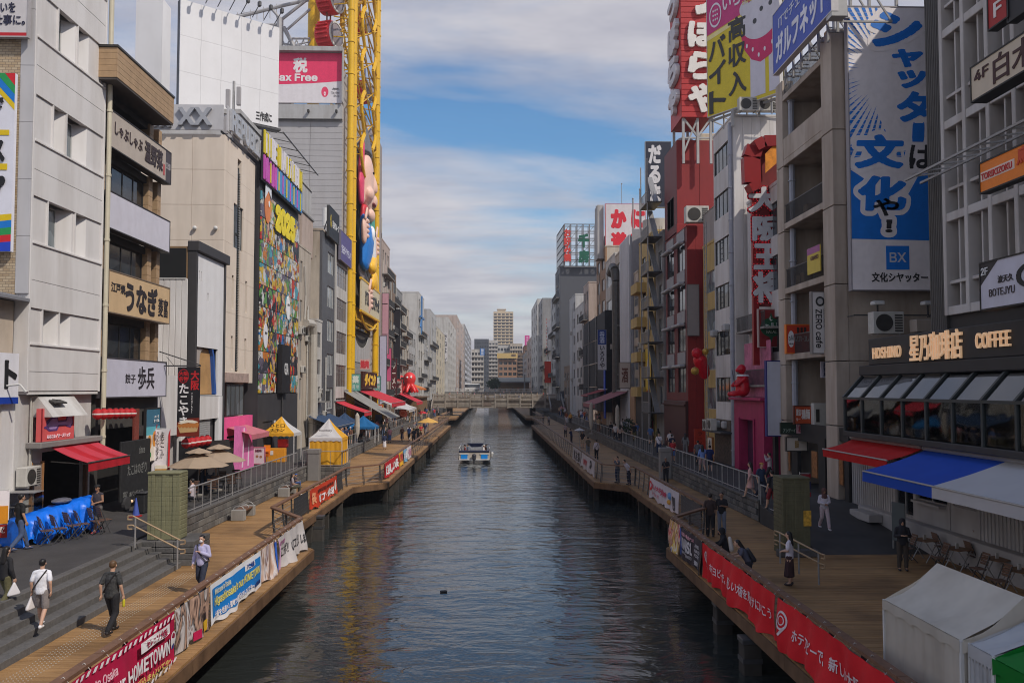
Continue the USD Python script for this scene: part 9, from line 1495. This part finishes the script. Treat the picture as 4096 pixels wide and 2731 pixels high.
R_=[((3003,1992),2.2,'pink dress carrying a dark jacket by the pink arch',60,(206,160,154),None,'dress',{'sleeve':'long','long':True}),((3046,1996),2.2,'tan cap and dark shirt by the pink arch',200,(46,60,84),(36,40,54),'trousers',{'hat':(176,130,70)}),((3090,2040),2.2,'black top and red shorts behind the right pillar',20,(40,40,46),(120,40,46),'shorts',{'bag':('pack',(40,40,44))}),((3125,2072),2.2,'floral shirt behind the olive pillar',170,(90,95,100),(50,50,56),'trousers',{'mat':pat2}),((3190,2082),2.15,'white T-shirt with black backpack straps by the striped flag',180,(210,206,212),(60,60,70),'trousers',{'bag':('pack',(36,36,40)),'hat':(40,40,44)}),((3080,1935),2.2,'white jacket taking a picture beside the pink arch',60,(176,160,166),(50,46,50),'trousers',{'sleeve':'long','arms':('up','up')}),
    ((2810,1888),2.2,'light blue blouse walking with a friend past the costume shop',0,(120,146,206),(176,150,150),'shorts',{'long':True,'sleeve':'long'}),((2840,1890),2.2,'dark blue shirt walking with a friend past the costume shop',-10,(30,44,92),(40,44,60),'shorts',{}),((2792,1862),2.2,'grey top in front of the pair by the costume shop',-20,(90,90,96),(60,60,66),'trousers',{}),((2636,1818),2.2,'white T-shirt with a black bag before the red building',175,(212,208,216),(50,62,92),'trousers',{'strap':(30,30,34)}),((2688,1826),2.2,'navy outfit walking away before the red building',5,(46,50,72),(38,40,54),'trousers',{}),((2664,1936),1.355,'black T-shirt on the right boardwalk',150,(36,35,40),(34,34,40),'trousers',{'hair':'grey','strap':(90,84,84),'arms':('hands','down'),'skin':2}),
    ((2470,1930),1.355,'grey top and dark jeans at the corner of the right recess',120,(96,96,104),(52,60,84),'trousers',{'arms':('up','up')}),((2516,1938),1.355,'pale shirt bending forward at the corner of the right recess',110,(186,180,190),(38,40,54),'trousers',{'pose':'bend'}),((2386,1838),1.355,'white shirt and black trousers on the far right boardwalk',20,(196,184,188),(36,36,42),'trousers',{'sleeve':'long','strap':(40,40,44)}),((2352,1822),1.355,'olive top and pale trousers on the far right boardwalk',20,(96,88,76),(120,124,134),'trousers',{}),((2330,1790),1.355,'black top under a pale umbrella on the far right boardwalk',150,(38,36,40),(170,150,130),'shorts',{}),((2286,1776),1.355,'navy top by the far right railing',60,(46,52,84),(40,44,60),'trousers',{'pose':'lean','arms':('rail','rail')}),((2262,1748),1.355,'white hat by the far right railing',10,(170,150,150),(60,60,66),'trousers',{'hat':(206,200,206)}),((2195,1700),1.355,'grey top strolling far along the right boardwalk',10,(150,146,150),(44,44,52),'trousers',{}),((2172,1692),1.355,'white cap strolling far along the right boardwalk',10,(110,106,110),(150,140,140),'shorts',{'hat':(214,210,214)}),
    ((2282,1695),2.2,'mustard jacket on the far right promenade',170,(206,150,70),(36,36,44),'trousers',{'sleeve':'long'}),((2266,1692),2.2,'brown top and white trousers on the far right promenade',170,(140,80,56),(206,200,206),'trousers',{'long':True}),((2324,1680),2.2,'white vest in the crowd left of the closed parasol on the right',180,(214,208,216),(70,70,80),'trousers',{'sleeve':'none'}),((2338,1684),2.2,'orange top in the crowd left of the closed parasol on the right',160,(190,96,60),(60,60,70),'trousers',{}),((2384,1690),2.2,'pale dress next to the closed parasol on the right',200,(190,176,170),None,'dress',{'long':True}),((2398,1700),2.2,'denim top below the pink awning',30,(84,100,130),(50,54,70),'trousers',{}),((2444,1752),2.2,'dark jacket in the group below the pink awning',20,(44,44,48),(46,48,56),'trousers',{'sleeve':'long'}),((2462,1762),2.2,'white top in the group below the pink awning',0,(206,198,196),(56,54,60),'trousers',{}),((2480,1768),2.2,'beige top in the group below the pink awning',-10,(176,156,146),(40,40,46),'trousers',{'long':True}),((2500,1735),2.2,'pale blue shirt with a tote bag below the pink awning',180,(150,160,186),(60,60,70),'trousers',{'bag':('left',(120,140,160))}),((2528,1738),2.2,'brown top beside the potted shrub on the right promenade',180,(120,90,80),(50,48,52),'trousers',{})]
for(uv,z,lb,rz,tp_,bt_,lg_,kw_)in R_:person('person in '+('a ' if lb.split()[0]not in('navy',)else '')+lb,Z(*uv,z),rz,1.68,tp_,bt_ or(50,50,56),legs=lg_,**({'pose':'walk' if z>2 else 'stand'}|kw_))
p=Z(2318,1790);parasol('pale umbrella carried on the far right boardwalk',(p[0],p[1],1.355),0.55,2.0,wh)
p=Z(2512,1745,2.2);t=thing('potted_shrub','leafy green potted shrub on the right promenade before the pink awning','plant',p);add(t,'pot',MB().lathe([(0,0),(0.25,0),(0.32,0.5),(0,0.5)],p,14),granite_d);r=np.random.default_rng(9);m=MB()
for k in range(420):d=r.normal(0,1,3);d/=np.linalg.norm(d);c=p+[0,0,1.25]+d*(0.35+0.35*r.random())*[1,1,1.15];a,b=r.normal(0,0.07,3),r.normal(0,0.07,3);m.raw([c,c+a,c+a+b,c+b],[[0,1,2],[0,2,3]])
add(t,'foliage',m,M('leaf_dark',(0.03,0.06,0.025),0.7,0.3,trans=0.2),kind='stuff')
# the left promenade's crowd, the footbridge and the road bridge
cols={'black':(34,34,38),'white':(212,208,212),'grey':(120,118,120),'navy':(44,50,78),'beige':(190,166,140),'red':(176,50,54),'pink':(206,150,160),'brown':(110,76,60),'blue':(84,110,160),'olive':(100,96,66)};nm_=list(cols);rp=random.Random(21);used=set()
def crowd(where,pts,rzs,sit=0.0):
    for x,y,z in pts:
        while True:
            a,b=rp.choice(nm_),rp.choice(['black','grey','navy','beige','white','blue','olive','brown']);lg_=rp.choice(['trousers','trousers','shorts','skirt']);lb=f'person in a {a} top and {b} {lg_} {where}'
            if lb not in used:used.add(lb);break
        person(lb,(x,y,z),rp.choice(rzs)+rp.uniform(-25,25),rp.uniform(1.55,1.8),cols[a],cols[b],legs=lg_,pose=rp.choice(['stand','walk']),long=rp.random()<0.4,sleeve=rp.choice(['short','short','long']),arms=rp.choice([('down','down'),('phone','down'),('hands','hands'),('fwd','swing')]),lod=1 if y<100 else 0,hat=cols[rp.choice(nm_)]if rp.random()<0.2 else None)
crowd('near the blue stall canopies',[(rp.uniform(-15,-12.6),rp.uniform(70,84),2.2)for _ in range(12)],(0,180,90));crowd('below the yellow tower',[(rp.uniform(-15.2,-12.4),rp.uniform(88,118),2.2)for _ in range(22)],(0,180));crowd('between tower and footbridge',[(rp.uniform(-14.8,-9.5),rp.uniform(122,170),2.2 if k%3 else 2.2)for k in range(18)],(0,180));crowd('near the small yellow parasol',[(rp.uniform(-11,-8),rp.uniform(102,134),1.355)for _ in range(8)],(0,180))
crowd('by the steel fence on the left',[(rp.uniform(-13.6,-12.5),y,2.2)for y in np.linspace(60,136,22)],(0,180));crowd('on the far left boardwalk',[(rp.uniform(-11.4,-8),rp.uniform(72,98),1.355)for _ in range(5)],(0,180));crowd('on the right promenade',[(rp.uniform(12.6,15.0),y,2.2)for y in np.linspace(58,116,14)],(0,180));crowd('crossing the footbridge',[(x,BY+rp.uniform(0.8,4.5),4.9)for x in np.linspace(-12,12.5,24)+np.random.default_rng(2).uniform(-0.6,0.6,24)],(90,-90));crowd('near the right bridge stairs',[(rp.uniform(12.8,15.2),rp.uniform(120,172),2.2)for _ in range(12)],(0,180));crowd('on the far road bridge',[(x,301.5,6.2)for x in np.linspace(-15,16,16)],(90,-90))
for k,(x,y,a,lb)in enumerate(((-2.6,82.6,(120,60,60),'dark red top with a black hat seated on the left of the boat'),(-2.35,83.6,(90,100,120),'blue grey top seated front left on the boat'),(-0.75,82.4,(214,208,206),'white shirt and white cap seated on the right of the boat'),(-0.55,83.6,(70,44,40),'brown top seated front right on the boat'))):person('person in a '+lb,(x,y,0.5),90 if x<-1.6 else-90,1.68,a,(60,60,66),pose='sit',hat=(214,210,206)if k==2 else(30,30,34)if k==0 else None)
